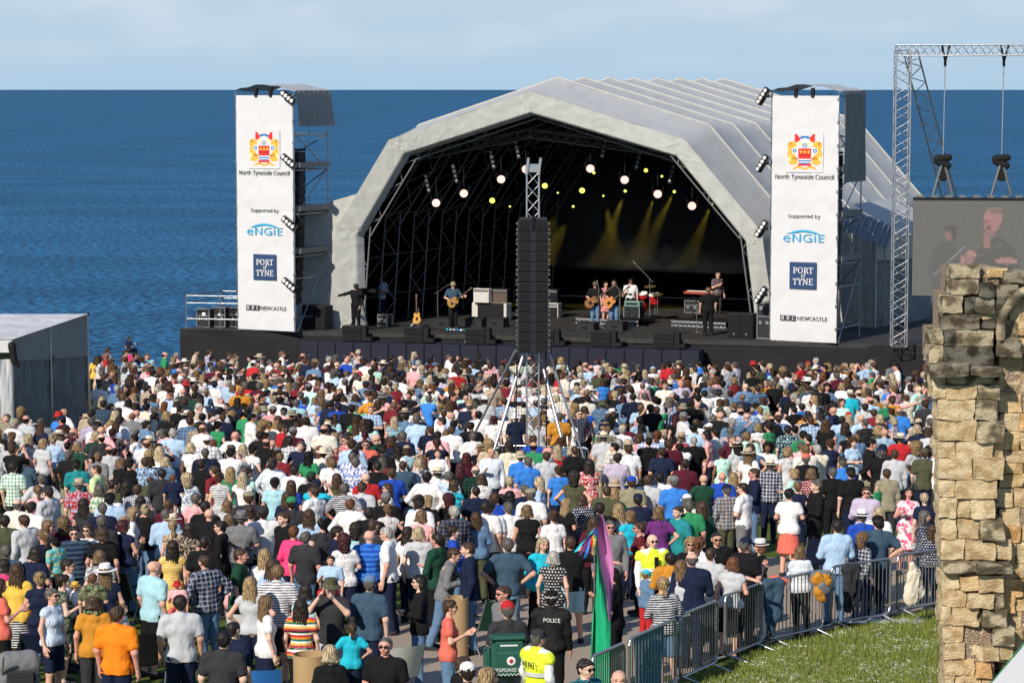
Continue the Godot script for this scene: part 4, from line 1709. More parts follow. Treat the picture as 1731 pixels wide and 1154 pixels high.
func guitar(o: Node3D, body: Material, acoustic: bool, where: Transform3D) -> void:
	var s := Shape.new()
	var outline := [Vector2(-0.05, -0.24), Vector2(0.05, -0.24), Vector2(0.15, -0.18), Vector2(0.17, -0.08), Vector2(0.12, 0.02), Vector2(0.13, 0.12), Vector2(0.08, 0.19), Vector2(0.03, 0.15), Vector2(-0.03, 0.15), Vector2(-0.08, 0.19), Vector2(-0.13, 0.12), Vector2(-0.12, 0.02), Vector2(-0.17, -0.08), Vector2(-0.15, -0.18)]
	var t := 0.05 if acoustic else 0.025
	for k in outline.size():
		var p: Vector2 = outline[k]
		var q: Vector2 = outline[(k + 1) % outline.size()]
		s.quad(Vector3(p.x, p.y, -t), Vector3(q.x, q.y, -t), Vector3(q.x, q.y, t), Vector3(p.x, p.y, t))
		s.tri(Vector3(0, -0.03, t), Vector3(q.x, q.y, t), Vector3(p.x, p.y, t))
		s.tri(Vector3(0, -0.03, -t), Vector3(p.x, p.y, -t), Vector3(q.x, q.y, -t))
	part("guitar_body", s.made(), body, o, where)
	part("neck", box_mesh(Vector3(0.045, 0.62, 0.02), 0.0, Vector3(0, 0.42, t)), M.brown_cloth, o, where)
	part("headstock", box_mesh(Vector3(0.075, 0.17, 0.02), 0.01, Vector3(0, 0.80, t)), M.brown_cloth, o, where)
	part("pickguard", box_mesh(Vector3(0.1, 0.12, 0.006), 0.0, Vector3(0.01, -0.06, t + 0.004)), M.black, o, where)
	part("bridge", box_mesh(Vector3(0.09, 0.03, 0.014), 0.0, Vector3(0, -0.15, t + 0.006)), M.alu, o, where)

func stage_gear() -> void:
	# loudspeakers standing at either side of the deck
	var k := 0
	for e in [[519, 556, "second"], [540, 557, "first"]]:
		var o := deck_thing("side_loudspeaker", ["left tall black loudspeaker standing beside the scaffold tower, by the left banner", "tall black loudspeaker by the left scaffold tower, next to the camera operator"][k], "loudspeaker", e[0], e[1], "loudspeakers at the stage sides")
		part("cabinet", box_mesh(Vector3(0.46, 0.88, 0.6), 0.02, Vector3(0, 0.44, -0.3)), M.speaker, o)
		part("grille", box_mesh(Vector3(0.42, 0.82, 0.02), 0.0, Vector3(0, 0.44, 0.008)), M.grille, o)
		k += 1
	k = 0
	for e in [[1241, 571], [1262, 572]]:
		var o := deck_thing("side_loudspeaker", ["tall black loudspeaker right of the man in black", "tall black loudspeaker next to the upright flight case"][k], "loudspeaker", e[0], e[1], "loudspeakers at the stage sides")
		part("cabinet", box_mesh(Vector3(0.47, 0.88, 0.6), 0.02, Vector3(0, 0.44, -0.3)), M.speaker, o)
		part("grille", box_mesh(Vector3(0.43, 0.82, 0.02), 0.0, Vector3(0, 0.44, 0.008)), M.grille, o)
		part("handle", box_mesh(Vector3(0.05, 0.06, 0.02), 0.0, Vector3(0, 0.15, 0.02)), M.alu, o)
		k += 1
	var o := deck_thing("flight_case", "upright black flight case with silver edges beside the right banner", "flight case", 1291, 573, "flight cases on the stage")
	case_parts(o, 0.52, 1.3, 0.6)
	part("caster_dish", box_mesh(Vector3(0.14, 0.14, 0.02), 0.01, Vector3(-0.1, 1.1, 0.006)), M.alu, o)
	# cases on the left platform
	var cs := [[323, 556, 0.58, 0.70, "left of three"], [350, 556, 0.56, 0.76, "middle of three"], [381, 556, 0.68, 0.74, "right of three"]]
	for e in cs:
		o = deck_thing("flight_case", "%s silver-edged black flight cases behind the platform railing" % e[4], "flight case", e[0], e[1], "flight cases on the stage")
		o.position += BACK * 0.75
		case_parts(o, e[2], e[3], 0.55)
		part("sticker", box_mesh(Vector3(0.14, 0.12, 0.004), 0.0, Vector3(0.05, 0.5, 0.016)), M.print_white, o)
	o = deck_thing("flight_case", "small grey flight case at the feet of the man in a pale shirt", "flight case", 646, 552, "flight cases on the stage")
	case_parts(o, 0.42, 0.46, 0.4)
	o = deck_thing("flight_case", "black flight case on the keyboard riser", "flight case", 1169, 538, "flight cases on the stage")
	case_parts(o, 0.6, 0.5, 0.45, 0.2)
	# railing round the left platform
	o = thing("platform_railing", "scaffold tube railing round the platform left of the stage", "railing", front(306, DECK, 0.15), 0.0)
	var ra := Vector3.ZERO
	var rb := front(399, DECK, 0.15) - o.position
	for p in [ra, ra.lerp(rb, 0.62), ra + BACK * 2.4, ra.lerp(rb, 0.62) + BACK * 2.4]:
		part("post", tube_mesh(p, p + Vector3(0, 1.28, 0), 0.025), M.galv, o)
	for y in [0.36, 0.95, 1.22]:
		part("rail", tube_mesh(ra + Vector3(0, y, 0), rb + Vector3(0, y, 0), 0.024), M.galv, o)
		part("rail", tube_mesh(ra + Vector3(0, y + 0.02, 0), ra + BACK * 2.4 + Vector3(0, y + 0.02, 0), 0.024), M.galv, o)
		part("rail", tube_mesh(ra + BACK * 2.4 + Vector3(0, y, 0), rb + BACK * 2.4 + Vector3(0, y, 0), 0.024), M.galv, o)
	# guitar amplifiers
	o = deck_thing("speaker_cabinet_stack", "low amplifier cabinets under a dark cloth behind the guitarist", "amplifier", 826, 541, "amplifiers")
	part("cabinet", box_mesh(Vector3(1.5, 0.66, 0.45), 0.02, Vector3(0, 0.33, -0.25)), M.tolex, o)
	part("dark_cloth", box_mesh(Vector3(1.12, 0.64, 0.04), 0.015, Vector3(0.08, 0.345, 0.0)), M.black, o)
	o = deck_thing("guitar_amplifier", "pale grey combo amplifier on the draped cabinets", "amplifier", 813, 541, "amplifiers")
	amp_parts(o, 0.68, 0.55, 0.3, 0.662, M.tolex, M.tolex)
	o = deck_thing("guitar_amplifier", "brown combo amplifier on the draped cabinets", "amplifier", 845, 541, "amplifiers")
	amp_parts(o, 0.66, 0.55, 0.3, 0.662, M.black, M.brown_cloth)
	o = deck_thing("guitar_amplifier", "dark amplifier stack half hidden behind the delay tower", "amplifier", 930, 537, "amplifiers")
	amp_parts(o, 0.68, 0.58, 0.35, 0.0, M.tolex, M.black)
	amp_parts(o, 0.62, 0.5, 0.35, 0.60, M.black, M.grille)
	# floor monitors
	var wedges := [[747, 553, "left of the guitarist in the cap"], [800, 553, "right of the guitarist in the cap"], [837, 553, "beside the draped cabinets"], [989, 561, "at the bass player's feet"], [1038, 559, "at the singer's feet"]]
	for e in wedges:
		o = deck_thing("floor_monitor", "black wedge floor monitor " + e[2], "loudspeaker", e[0], e[1], "floor monitors")
		var s := Shape.new()
		var w := 0.35
		var pr := [Vector3(0, 0, 0.0), Vector3(0, 0, -0.5), Vector3(0, 0.36, -0.42), Vector3(0, 0.30, 0.02)]
		for q in 4:
			var a: Vector3 = pr[q]
			var b: Vector3 = pr[(q + 1) % 4]
			s.quad(a + Vector3(w, 0, 0), a - Vector3(w, 0, 0), b - Vector3(w, 0, 0), b + Vector3(w, 0, 0))
		for sx in [-w, w]:
			var v := Vector3(sx, 0, 0)
			s.quad(pr[0] + v, pr[1] + v, pr[2] + v, pr[3] + v)
		part("cabinet", s.made(), M.speaker, o)
		part("handle_plate", box_mesh(Vector3(0.2, 0.08, 0.012), 0.0, Vector3(0, 0.15, 0.02)), M.grille, o)
	# risers
	for e in [[1026, 549, 2.6, "low aluminium riser under the drum kit", 1.9], [1181, 553, 2.2, "low aluminium riser under the keyboards", 1.6]]:
		o = deck_thing("stage_riser", e[3], "riser", e[0], e[1], "stage risers")
		part("platform", box_mesh(Vector3(e[2], 0.05, e[4]), 0.0, Vector3(0, 0.19, -e[4] * 0.5)), M.black, o)
		var s := Shape.new()
		var n := 12
		var x0: float = -e[2] * 0.5
		for q in n:
			var xa: float = x0 + e[2] * q / n
			var xb: float = x0 + e[2] * (q + 1) / n
			s.tube(Vector3(xa, 0.03, 0), Vector3((xa + xb) * 0.5, 0.17, 0), 0.012, 0.012, 4)
			s.tube(Vector3((xa + xb) * 0.5, 0.17, 0), Vector3(xb, 0.03, 0), 0.012, 0.012, 4)
		s.tube(Vector3(x0, 0.02, 0), Vector3(-x0, 0.02, 0), 0.02)
		s.box(Vector3(x0, 0.15, -0.02), Vector3(-x0, 0.215, 0.02))
		part("edge_truss", s.made(), M.alu, o)
	# bass rig
	o = deck_thing("bass_amplifier", "teal-topped bass amplifier on a four-speaker cabinet", "amplifier", 1068, 546, "amplifiers")
	part("cabinet", box_mesh(Vector3(0.66, 0.62, 0.42), 0.02, Vector3(0, 0.31, -0.2)), M.speaker, o)
	part("cabinet_edge", box_mesh(Vector3(0.035, 0.62, 0.03), 0.0, Vector3(0.32, 0.31, 0.01)), M.alu, o)
	part("cabinet_edge", box_mesh(Vector3(0.035, 0.62, 0.03), 0.0, Vector3(-0.32, 0.31, 0.01)), M.alu, o)
	for sx in [-0.15, 0.15]:
		for sy in [0.16, 0.46]:
			var c := Shape.new()
			c.lathe([Vector2(0.0, -0.02), Vector2(0.05, 0.0), Vector2(0.12, 0.02), Vector2(0.135, 0.02)], 16, Transform3D(Basis(Vector3.RIGHT, PI / 2), Vector3(sx, sy, 0.012)))
			part("speaker_cone", c.made(), M.sub, o)
	var head := part("amplifier_head", box_mesh(Vector3(0.64, 0.2, 0.35), 0.015, Vector3(0, 0.725, -0.18)), mat(Color(0.16, 0.30, 0.27), 0.6), o)
	part("control_strip", box_mesh(Vector3(0.5, 0.08, 0.01), 0.0, Vector3(0, 0.73, 0.0)), M.black, head)
	# drum kit
	o = deck_thing("drum_kit", "red drum kit with bright cymbals on the riser", "drum kit", 1080, 541)
	var redm := mat(Color(0.45, 0.02, 0.025), 0.25)
	for e in [[-0.12, 0.92, 0.05, 0.16, 0.18], [0.18, 0.88, -0.02, 0.17, 0.18], [0.55, 0.68, -0.3, 0.2, 0.35]]:
		var s := Shape.new()
		s.lathe([Vector2(0, 0), Vector2(e[3], 0), Vector2(e[3], e[4]), Vector2(0, e[4])], 18, Transform3D(Basis(Vector3.RIGHT, 0.35), Vector3(e[0], e[1], e[2])))
		var dr := part("tom", s.made(), redm, o)
		var rim := Shape.new()
		rim.lathe([Vector2(e[3] + 0.008, e[4] - 0.02), Vector2(e[3] + 0.008, e[4] + 0.004), Vector2(0, e[4] + 0.004)], 18, Transform3D(Basis(Vector3.RIGHT, 0.35), Vector3(e[0], e[1], e[2])))
		part("drum_head", rim.made(), M.print_white, dr)
		part("drum_stand", tube_mesh(Vector3(e[0], 0.2, e[2]), Vector3(e[0], e[1] + 0.01, e[2]), 0.014), M.alu, o)
	var bd := Shape.new()
	bd.lathe([Vector2(0, -0.2), Vector2(0.28, -0.2), Vector2(0.28, 0.2), Vector2(0, 0.2)], 22, Transform3D(Basis(Vector3.RIGHT, PI / 2), Vector3(0.0, 0.49, 0.0)))
	part("bass_drum", bd.made(), redm, o)
	for e in [[-0.42, 1.32, 0.0, 0.24], [0.42, 1.3, -0.1, 0.24], [-0.75, 1.1, 0.1, 0.18], [0.8, 1.02, 0.05, 0.22]]:
		var s := Shape.new()
		s.lathe([Vector2(e[3], 0), Vector2(0.05, 0.025), Vector2(0.03, 0.045), Vector2(0, 0.05)], 18, Transform3D(Basis(Vector3.RIGHT, 0.2), Vector3(e[0], e[1], e[2])))
		part("cymbal", s.made(), mat(Color(0.62, 0.50, 0.25), 0.3, 0.9), o)
		part("cymbal_stand", tube_mesh(Vector3(e[0], 0.2, e[2]), Vector3(e[0], e[1] + 0.05, e[2]), 0.012), M.alu, o)
	# keyboards
	o = deck_thing("keyboard", "red stage keyboard on a stand before the keyboard player", "keyboard", 1190, 546)
	part("keyboard_case", box_mesh(Vector3(1.2, 0.1, 0.32), 0.015, Vector3(-0.3, 1.12, -0.3)), mat(Color(0.32, 0.06, 0.03), 0.4), o)
	part("keys", box_mesh(Vector3(1.05, 0.02, 0.16), 0.0, Vector3(-0.3, 1.178, -0.38)), M.print_white, o)
	for sx in [-1.0, 1.0]:
		part("stand", tube_mesh(Vector3(-0.3 - sx * 0.4, 0.22, -0.3), Vector3(-0.3 + sx * 0.4, 1.075, -0.3), 0.02), M.black, o)
	# guitar on a floor stand, pedals
	o = deck_thing("guitar_on_stand", "yellow electric guitar resting on a floor stand", "guitar", 703, 553)
	part("stand", tube_mesh(Vector3(0, 0.01, -0.1), Vector3(0, 0.7, -0.22), 0.014), M.darkpipe, o)
	part("stand_leg", tube_mesh(Vector3(-0.2, 0.012, 0.12), Vector3(0, 0.3, -0.15), 0.014), M.print_white, o)
	part("stand_leg", tube_mesh(Vector3(0.2, 0.012, 0.12), Vector3(0, 0.3, -0.15), 0.014), M.darkpipe, o)
	guitar(o, mat(Color(0.55, 0.28, 0.05), 0.3), false, Transform3D(Basis(Vector3.RIGHT, -0.2) * Basis(Vector3.BACK, 0.12), Vector3(0, 0.36, -0.08)))
	o = deck_thing("effects_pedalboard", "row of coloured effects pedals before the guitarist in the cap", "pedalboard", 767, 562)
	part("board", box_mesh(Vector3(0.9, 0.05, 0.3), 0.0, Vector3(0, 0.027, -0.2)), M.black, o)
	for q in 6:
		part("pedal", box_mesh(Vector3(0.09, 0.06, 0.13), 0.01, Vector3(-0.36 + q * 0.145, 0.085, -0.2)), fabric(["turquoise", "pale blue", "pale grey", "bright blue", "white", "teal"][q]), o)
	# cables hanging over the deck edge and lying on the deck
	o = thing("cable_bundle", "black cables hanging over the stage edge beside the right banner", "cables", front(1290, 0, -0.12))
	for q in 5:
		var pts := []
		for t in 9:
			var f := t / 8.0
			pts.append(Vector3(q * 0.16 + 0.18 * sin(f * 2.2 + q) + f * 0.25, 0.05 + 2.2 * f, -0.02 - 0.12 * maxf(0.0, f - 0.66) * 3.0))
		var s := Shape.new()
		s.pipe(pts, 0.016, 5)
		part("cable", s.made(), M.black, o)
	for e in [[700, 780, 556, "by the guitarist"], [960, 1060, 558, "by the singer"], [1120, 1210, 562, "by the man in black"]]:
		var a := on_level(e[0], e[2], DECK)
		var b := on_level(e[1], e[2] + 4, DECK)
		o = thing("floor_cable", "thin black cable snaking across the deck " + e[3], "cable", Vector3(a.x, DECK, a.z), 0.0, "cables on the deck")
		var pts := []
		for t in 15:
			var f := t / 14.0
			pts.append((b - a) * f + Vector3(0, 0.014, 0.35 * sin(f * 9.0)))
		var s := Shape.new()
		s.pipe(pts, 0.013, 5)
		part("cable", s.made(), M.black, o)
	mic_stand(740, 549, 1.25, Vector3(0.62, 0.35, 0.1), "boom microphone stand before the guitarist in the cap")
	mic_stand(1012, 556, 1.5, Vector3(-0.1, 0.25, -0.1), "microphone stand in front of the bass player")
	mic_stand(1047, 557, 1.45, Vector3(-0.12, 0.12, -0.05), "microphone stand in front of the singer")
	mic_stand(1098, 541, 1.6, Vector3(-0.6, 0.55, 0.0), "tall boom microphone stand over the drum kit")
	mic_stand(1178, 566, 1.0, Vector3(0.2, 0.4, 0.1), "microphone stand beside the man in black")
	# film camera on its tripod
	o = deck_thing("film_camera", "black film camera on a tall tripod at the left of the stage", "camera", 612, 559)
	for q in 3:
		part("tripod_leg", tube_mesh(Vector3(cos(q * 2.1 + 2.6) * 0.5, 0.015, sin(q * 2.1 + 2.6) * 0.5), Vector3(0, 1.15, 0), 0.024), M.black, o)
	part("tripod_head", box_mesh(Vector3(0.16, 0.16, 0.16), 0.02, Vector3(0, 1.22, 0)), M.black, o)
	part("camera_body", box_mesh(Vector3(0.26, 0.28, 0.5), 0.03, Vector3(0.02, 1.44, 0)), M.gloss_black, o)
	part("lens_barrel", tube_mesh(Vector3(0.02, 1.44, -0.2), Vector3(0.3, 1.42, -0.5), 0.09, 12), M.black, o)
	part("viewfinder", box_mesh(Vector3(0.2, 0.14, 0.05), 0.01, Vector3(-0.12, 1.66, 0.22)), M.black, o)

func stage_lights() -> void:
	M.led_pink = mat(Color(0.55, 0.45, 0.42), 0.5)
	M.led_pink.emission_enabled = true
	M.led_pink.emission = Color(1.0, 0.74, 0.70)
	M.led_pink.emission_energy_multiplier = 1.25
	M.led_yellow = mat(Color(0.5, 0.5, 0.1), 0.5)
	M.led_yellow.emission_enabled = true
	M.led_yellow.emission = Color(0.97, 1.0, 0.45)
	M.led_yellow.emission_energy_multiplier = 1.5
	M.led_dark = mat(Color(0.18, 0.14, 0.13), 0.6)
	var pink := [[737, 343], [784, 327], [847, 303], [889, 286], [998, 285], [1056, 304], [1112, 328], [1170, 348]]
	for k in pink.size():
		var e: Array = pink[k]
		var p := at(e[0], e[1], front_depth(e[0]) + 3.2)
		var o := thing("wash_light", "%s pale pink round stage light from the left under the roof" % ordinal(k + 1), "stage light", p, 0.0, "pink wash lights under the stage roof")
		lamp_parts(o, 0.15, M.led_pink, true)
		var bl := thing("blinder_light", "%s strip of four unlit lamps from the left under the stage roof" % ordinal(k + 1), "stage light", p + Vector3(-0.33 if k < 4 else 0.5, 0.75, 0.1), 0.0, "lamp strips under the stage roof")
		var tilt := Basis(Vector3.BACK, 0.22 if k < 4 else -0.22) * Basis(Vector3.RIGHT, 0.35)
		part("housing", box_mesh(Vector3(0.16, 0.8, 0.12), 0.02), M.black, bl, Transform3D(tilt, Vector3.ZERO))
		for c in 4:
			var s := Shape.new()
			s.lathe([Vector2(0.0, 0.008), Vector2(0.045, 0.012), Vector2(0.062, 0.0)], 10, Transform3D(tilt * Basis(Vector3.RIGHT, PI / 2), tilt * Vector3(0, -0.29 + c * 0.195, 0.062)))
			part("lens", s.made(), M.darkpipe if c else M.alu, bl)
		part("hanger", tube_mesh(tilt * Vector3(0, 0.4, 0), Vector3(0, 1.25, 0), 0.02), M.black, bl)
	var yellow := [[832, 339, 0.11], [921, 314, 0.11], [984, 322, 0.11], [1004, 292, 0.06], [1092, 288, 0.08], [1119, 298, 0.05], [1057, 323, 0.06], [1140, 324, 0.06], [969, 349, 0.05], [1203, 345, 0.05], [943, 326, 0.04], [1020, 331, 0.04], [862, 349, 0.04]]
	for k in yellow.size():
		var e: Array = yellow[k]
		var p := at(e[0], e[1], front_depth(e[0]) + 8.0)
		var o := thing("spot_light", "%s yellow stage light glowing deep under the roof, %s" % [["round", "small", "tiny"][0 if e[2] > 0.1 else (1 if e[2] > 0.05 else 2)], YELLOW_PLACE[k]], "stage light", p, 0.0, "yellow lights under the stage roof")
		lamp_parts(o, e[2], M.led_yellow, false)
	# lattice bars that carry the lamps
	for back in [3.35, 8.2]:
		var a := at(700, 330, front_depth(700) + back)
		var m := at(897, 240, front_depth(897) + back)
		var b := at(1215, 335, front_depth(1215) + back)
		var o := thing("lighting_truss", ["front black lattice truss that carries the pink lights", "rear black lattice truss that carries the yellow lights"][0 if back < 5.0 else 1], "truss", Vector3.ZERO, 0.0, "lighting trusses")
		var s := Shape.new()
		truss(s, Vector3(a.x, 8.5, a.z), Vector3(m.x, 9.4, m.z), Vector3.UP, 0.3, 0.022, 14)
		part("lattice", s.made(), M.darkpipe, o)
		s = Shape.new()
		truss(s, Vector3(m.x, 9.4, m.z), Vector3(b.x, 8.5, b.z), Vector3.UP, 0.3, 0.022, 18)
		part("lattice", s.made(), M.darkpipe, o)

	# haze deep inside the stage, and the narrow yellow beams that show in it
	var mid := front(930, 0, 11.8)
	var fog := FogVolume.new()
	fog.name = "stage_haze"
	fog.shape = RenderingServer.FOG_VOLUME_SHAPE_BOX
	fog.size = Vector3(11.5, 5.6, 7.0)
	fog.position = Vector3(mid.x, DECK + 4.6, mid.z)
	fog.rotation.y = TURN
	var fm := FogMaterial.new()
	fm.density = 0.026
	fm.albedo = Color(0.95, 0.95, 0.95)
	fog.material = fm
	fog.set_meta("kind", "stuff")
	tag(fog, "thin haze hanging at the back of the stage", "haze")
	add_child(fog)
	for e in [[1057, 323, 1022, 420, 1.0], [1140, 324, 1092, 420, 0.8], [969, 349, 930, 430, 0.9], [1203, 345, 1168, 430, 0.7], [1020, 331, 1045, 440, 0.8], [862, 349, 850, 440, 0.5], [943, 326, 925, 420, 0.6], [1105, 335, 1075, 430, 0.6]]:
		var p := at(e[0], e[1], front_depth(e[0]) + 8.0)
		var q := at(e[2], e[3], front_depth(e[2]) + 10.5)
		var l := SpotLight3D.new()
		l.name = "beam"
		l.light_color = Color(1.0, 0.86, 0.28)
		l.light_energy = BEAM * float(e[4])
		l.light_size = 0.05
		l.spot_angle = 7.0
		l.spot_angle_attenuation = 0.6
		l.spot_range = 14.0
		l.spot_attenuation = 2.0
		l.shadow_enabled = true
		l.look_at_from_position(p + (q - p).normalized() * 0.15, q)
		add_child(l, true)

const BEAM := 42.0
const YELLOW_PLACE := ["left of the delay tower", "just right of the delay tower", "below the fifth pink light", "beside the fifth pink light", "highest on the right", "above the seventh pink light", "below the sixth pink light", "right of the seventh pink light", "low behind the delay tower", "lowest at the far right", "lower right of the delay tower", "between the fifth and sixth pink lights", "lowest left of the delay tower"]

func lamp_parts(o: Node3D, r: float, glow: Material, dotted: bool) -> void:
	var face := Basis(Vector3.RIGHT, PI / 2 - 0.25)
	var s := Shape.new()
	s.lathe([Vector2(0.0, -r * 1.3), Vector2(r * 0.7, -r * 1.2), Vector2(r * 1.1, -0.02), Vector2(r * 1.1, 0.03), Vector2(r * 1.02, 0.03), Vector2(r, 0.0)], 18, Transform3D(face, Vector3.ZERO))
	part("housing", s.made(), M.black, o)
	s = Shape.new()
	s.lathe([Vector2(r, 0.004), Vector2(0, 0.006)], 18, Transform3D(face, Vector3.ZERO))
	part("led_face", s.made(), M.led_dark if dotted else glow, o)
	if dotted:
		s = Shape.new()
		for ring in 4:
			var n := 1 if ring == 0 else ring * 6
			for q in n:
				var a := TAU * q / n
				var c := Vector3(cos(a), 0, sin(a)) * r * 0.29 * ring
				s.lathe([Vector2(r * 0.15, 0.012), Vector2(0, 0.016)], 6, Transform3D(face, face * c))
		part("led_lamps", s.made(), glow, o)
	for sx in [-1.0, 1.0]:
		part("yoke", box_mesh(Vector3(0.02, r * 2.2, 0.05), 0.0, Vector3(sx * (r * 1.1 + 0.02), r * 0.9, 0)), M.black, o)
	part("clamp", tube_mesh(Vector3(0, r * 1.9, 0), Vector3(0, r * 2.0 + 0.75, 0), 0.022), M.black, o)
# ---------------------------------------------------------------- delay tower, screen, tents
func make_delay_tower() -> void:
	var base := at(901, 148, 62.0)
	base.y = ground_y(base.z)
	var top := at(901, 290, 62.0).y - base.y
	var o := thing("delay_tower", "aluminium truss mast on splayed legs in the middle of the crowd", "truss tower", base)
	var s := Shape.new()
	truss(s, Vector3(0, 0.15, 0), Vector3(0, top, 0), Vector3.RIGHT, 0.29, 0.024, 24)
	part("mast", s.made(), M.alu, o)
	part("base_frame", box_mesh(Vector3(1.2, 0.14, 1.2), 0.02, Vector3(0, 0.08, 0)), M.galv, o)
	part("top_block", box_mesh(Vector3(0.36, 0.2, 0.3), 0.02, Vector3(0, top + 0.08, 0)), M.alu, o)
	part("pulley_plate", box_mesh(Vector3(0.06, 0.42, 0.3), 0.01, Vector3.ZERO), M.alu, o, Transform3D(Basis(Vector3.BACK, -0.12), Vector3(-0.13, top + 0.12, 0.05)))
	part("pulley_plate", box_mesh(Vector3(0.06, 0.42, 0.3), 0.01, Vector3.ZERO), M.alu, o, Transform3D(Basis(Vector3.BACK, -0.12), Vector3(0.16, top + 0.12, 0.05)))
	var up := at(884, 597, 62.3).y - base.y
	for e in [[809, 848, -0.22, 0.03, 0.041, 0.1], [977, 850, 0.26, -0.35, 0.041, 0.1], [756, 828, -0.4, 0.1, 0.03, -0.2], [1010, 845, 0.4, 0.0, 0.03, -0.2]]:
		var g := stand_at(e[0], e[1], 0.0) - base
		part("outrigger", tube_mesh(g + Vector3(0, 0.03, 0), Vector3(e[2], up + e[3], e[5]), e[4], 10), M.alu if e[4] > 0.04 else M.galv, o)
		part("foot_plate", box_mesh(Vector3(0.25, 0.03, 0.25), 0.0, g + Vector3(0, 0.02, 0)), M.galv, o)
	for x in [-0.42, 0.34]:
		part("cable", tube_mesh(Vector3(x, 0.4, 0.3), Vector3(x * 0.9, up + 0.2, 0.25), 0.018), M.black, o)
	# the loudspeakers hung on it
	var la := thing("line_array", "straight column of twelve black loudspeakers on the delay tower", "loudspeakers", Vector3(base.x, 0, base.z + 0.55))
	var y1 := at(901, 374, 61.5).y
	var y0 := at(901, 596, 61.5).y
	var h := (y1 - y0) / 13.0
	for k in 13:
		var y := y1 - h * (k + 0.5)
		var cab := part("speaker_cabinet", box_mesh(Vector3(0.74, h - 0.012, 0.5), 0.012, Vector3(0, 0, -0.25)), M.speaker, la, shift(0, y, 0))
		for sx in [-1.0, 1.0]:
			part("grille", box_mesh(Vector3(0.24, h - 0.04, 0.016), 0.0, Vector3(sx * 0.205, 0, 0.006)), M.grille, cab)
			part("horn_strip", box_mesh(Vector3(0.05, h - 0.03, 0.02), 0.0, Vector3(sx * 0.045, 0, 0.006)), M.sub, cab)
			part("rigging_pin", box_mesh(Vector3(0.03, 0.05, 0.05), 0.0, Vector3(sx * 0.385, h * 0.3, -0.03)), M.darkpipe, cab)
			part("rigging_pin", box_mesh(Vector3(0.03, 0.05, 0.05), 0.0, Vector3(sx * 0.385, -h * 0.3, -0.03)), M.darkpipe, cab)
	part("flying_frame", box_mesh(Vector3(0.66, 0.07, 0.4), 0.01, Vector3(0, y1 + 0.045, -0.22)), M.speaker, la)
	part("shackle", box_mesh(Vector3(0.07, 0.3, 0.07), 0.02, Vector3(0.0, y1 - 0.02, 0.03)), M.gloss_black, la)

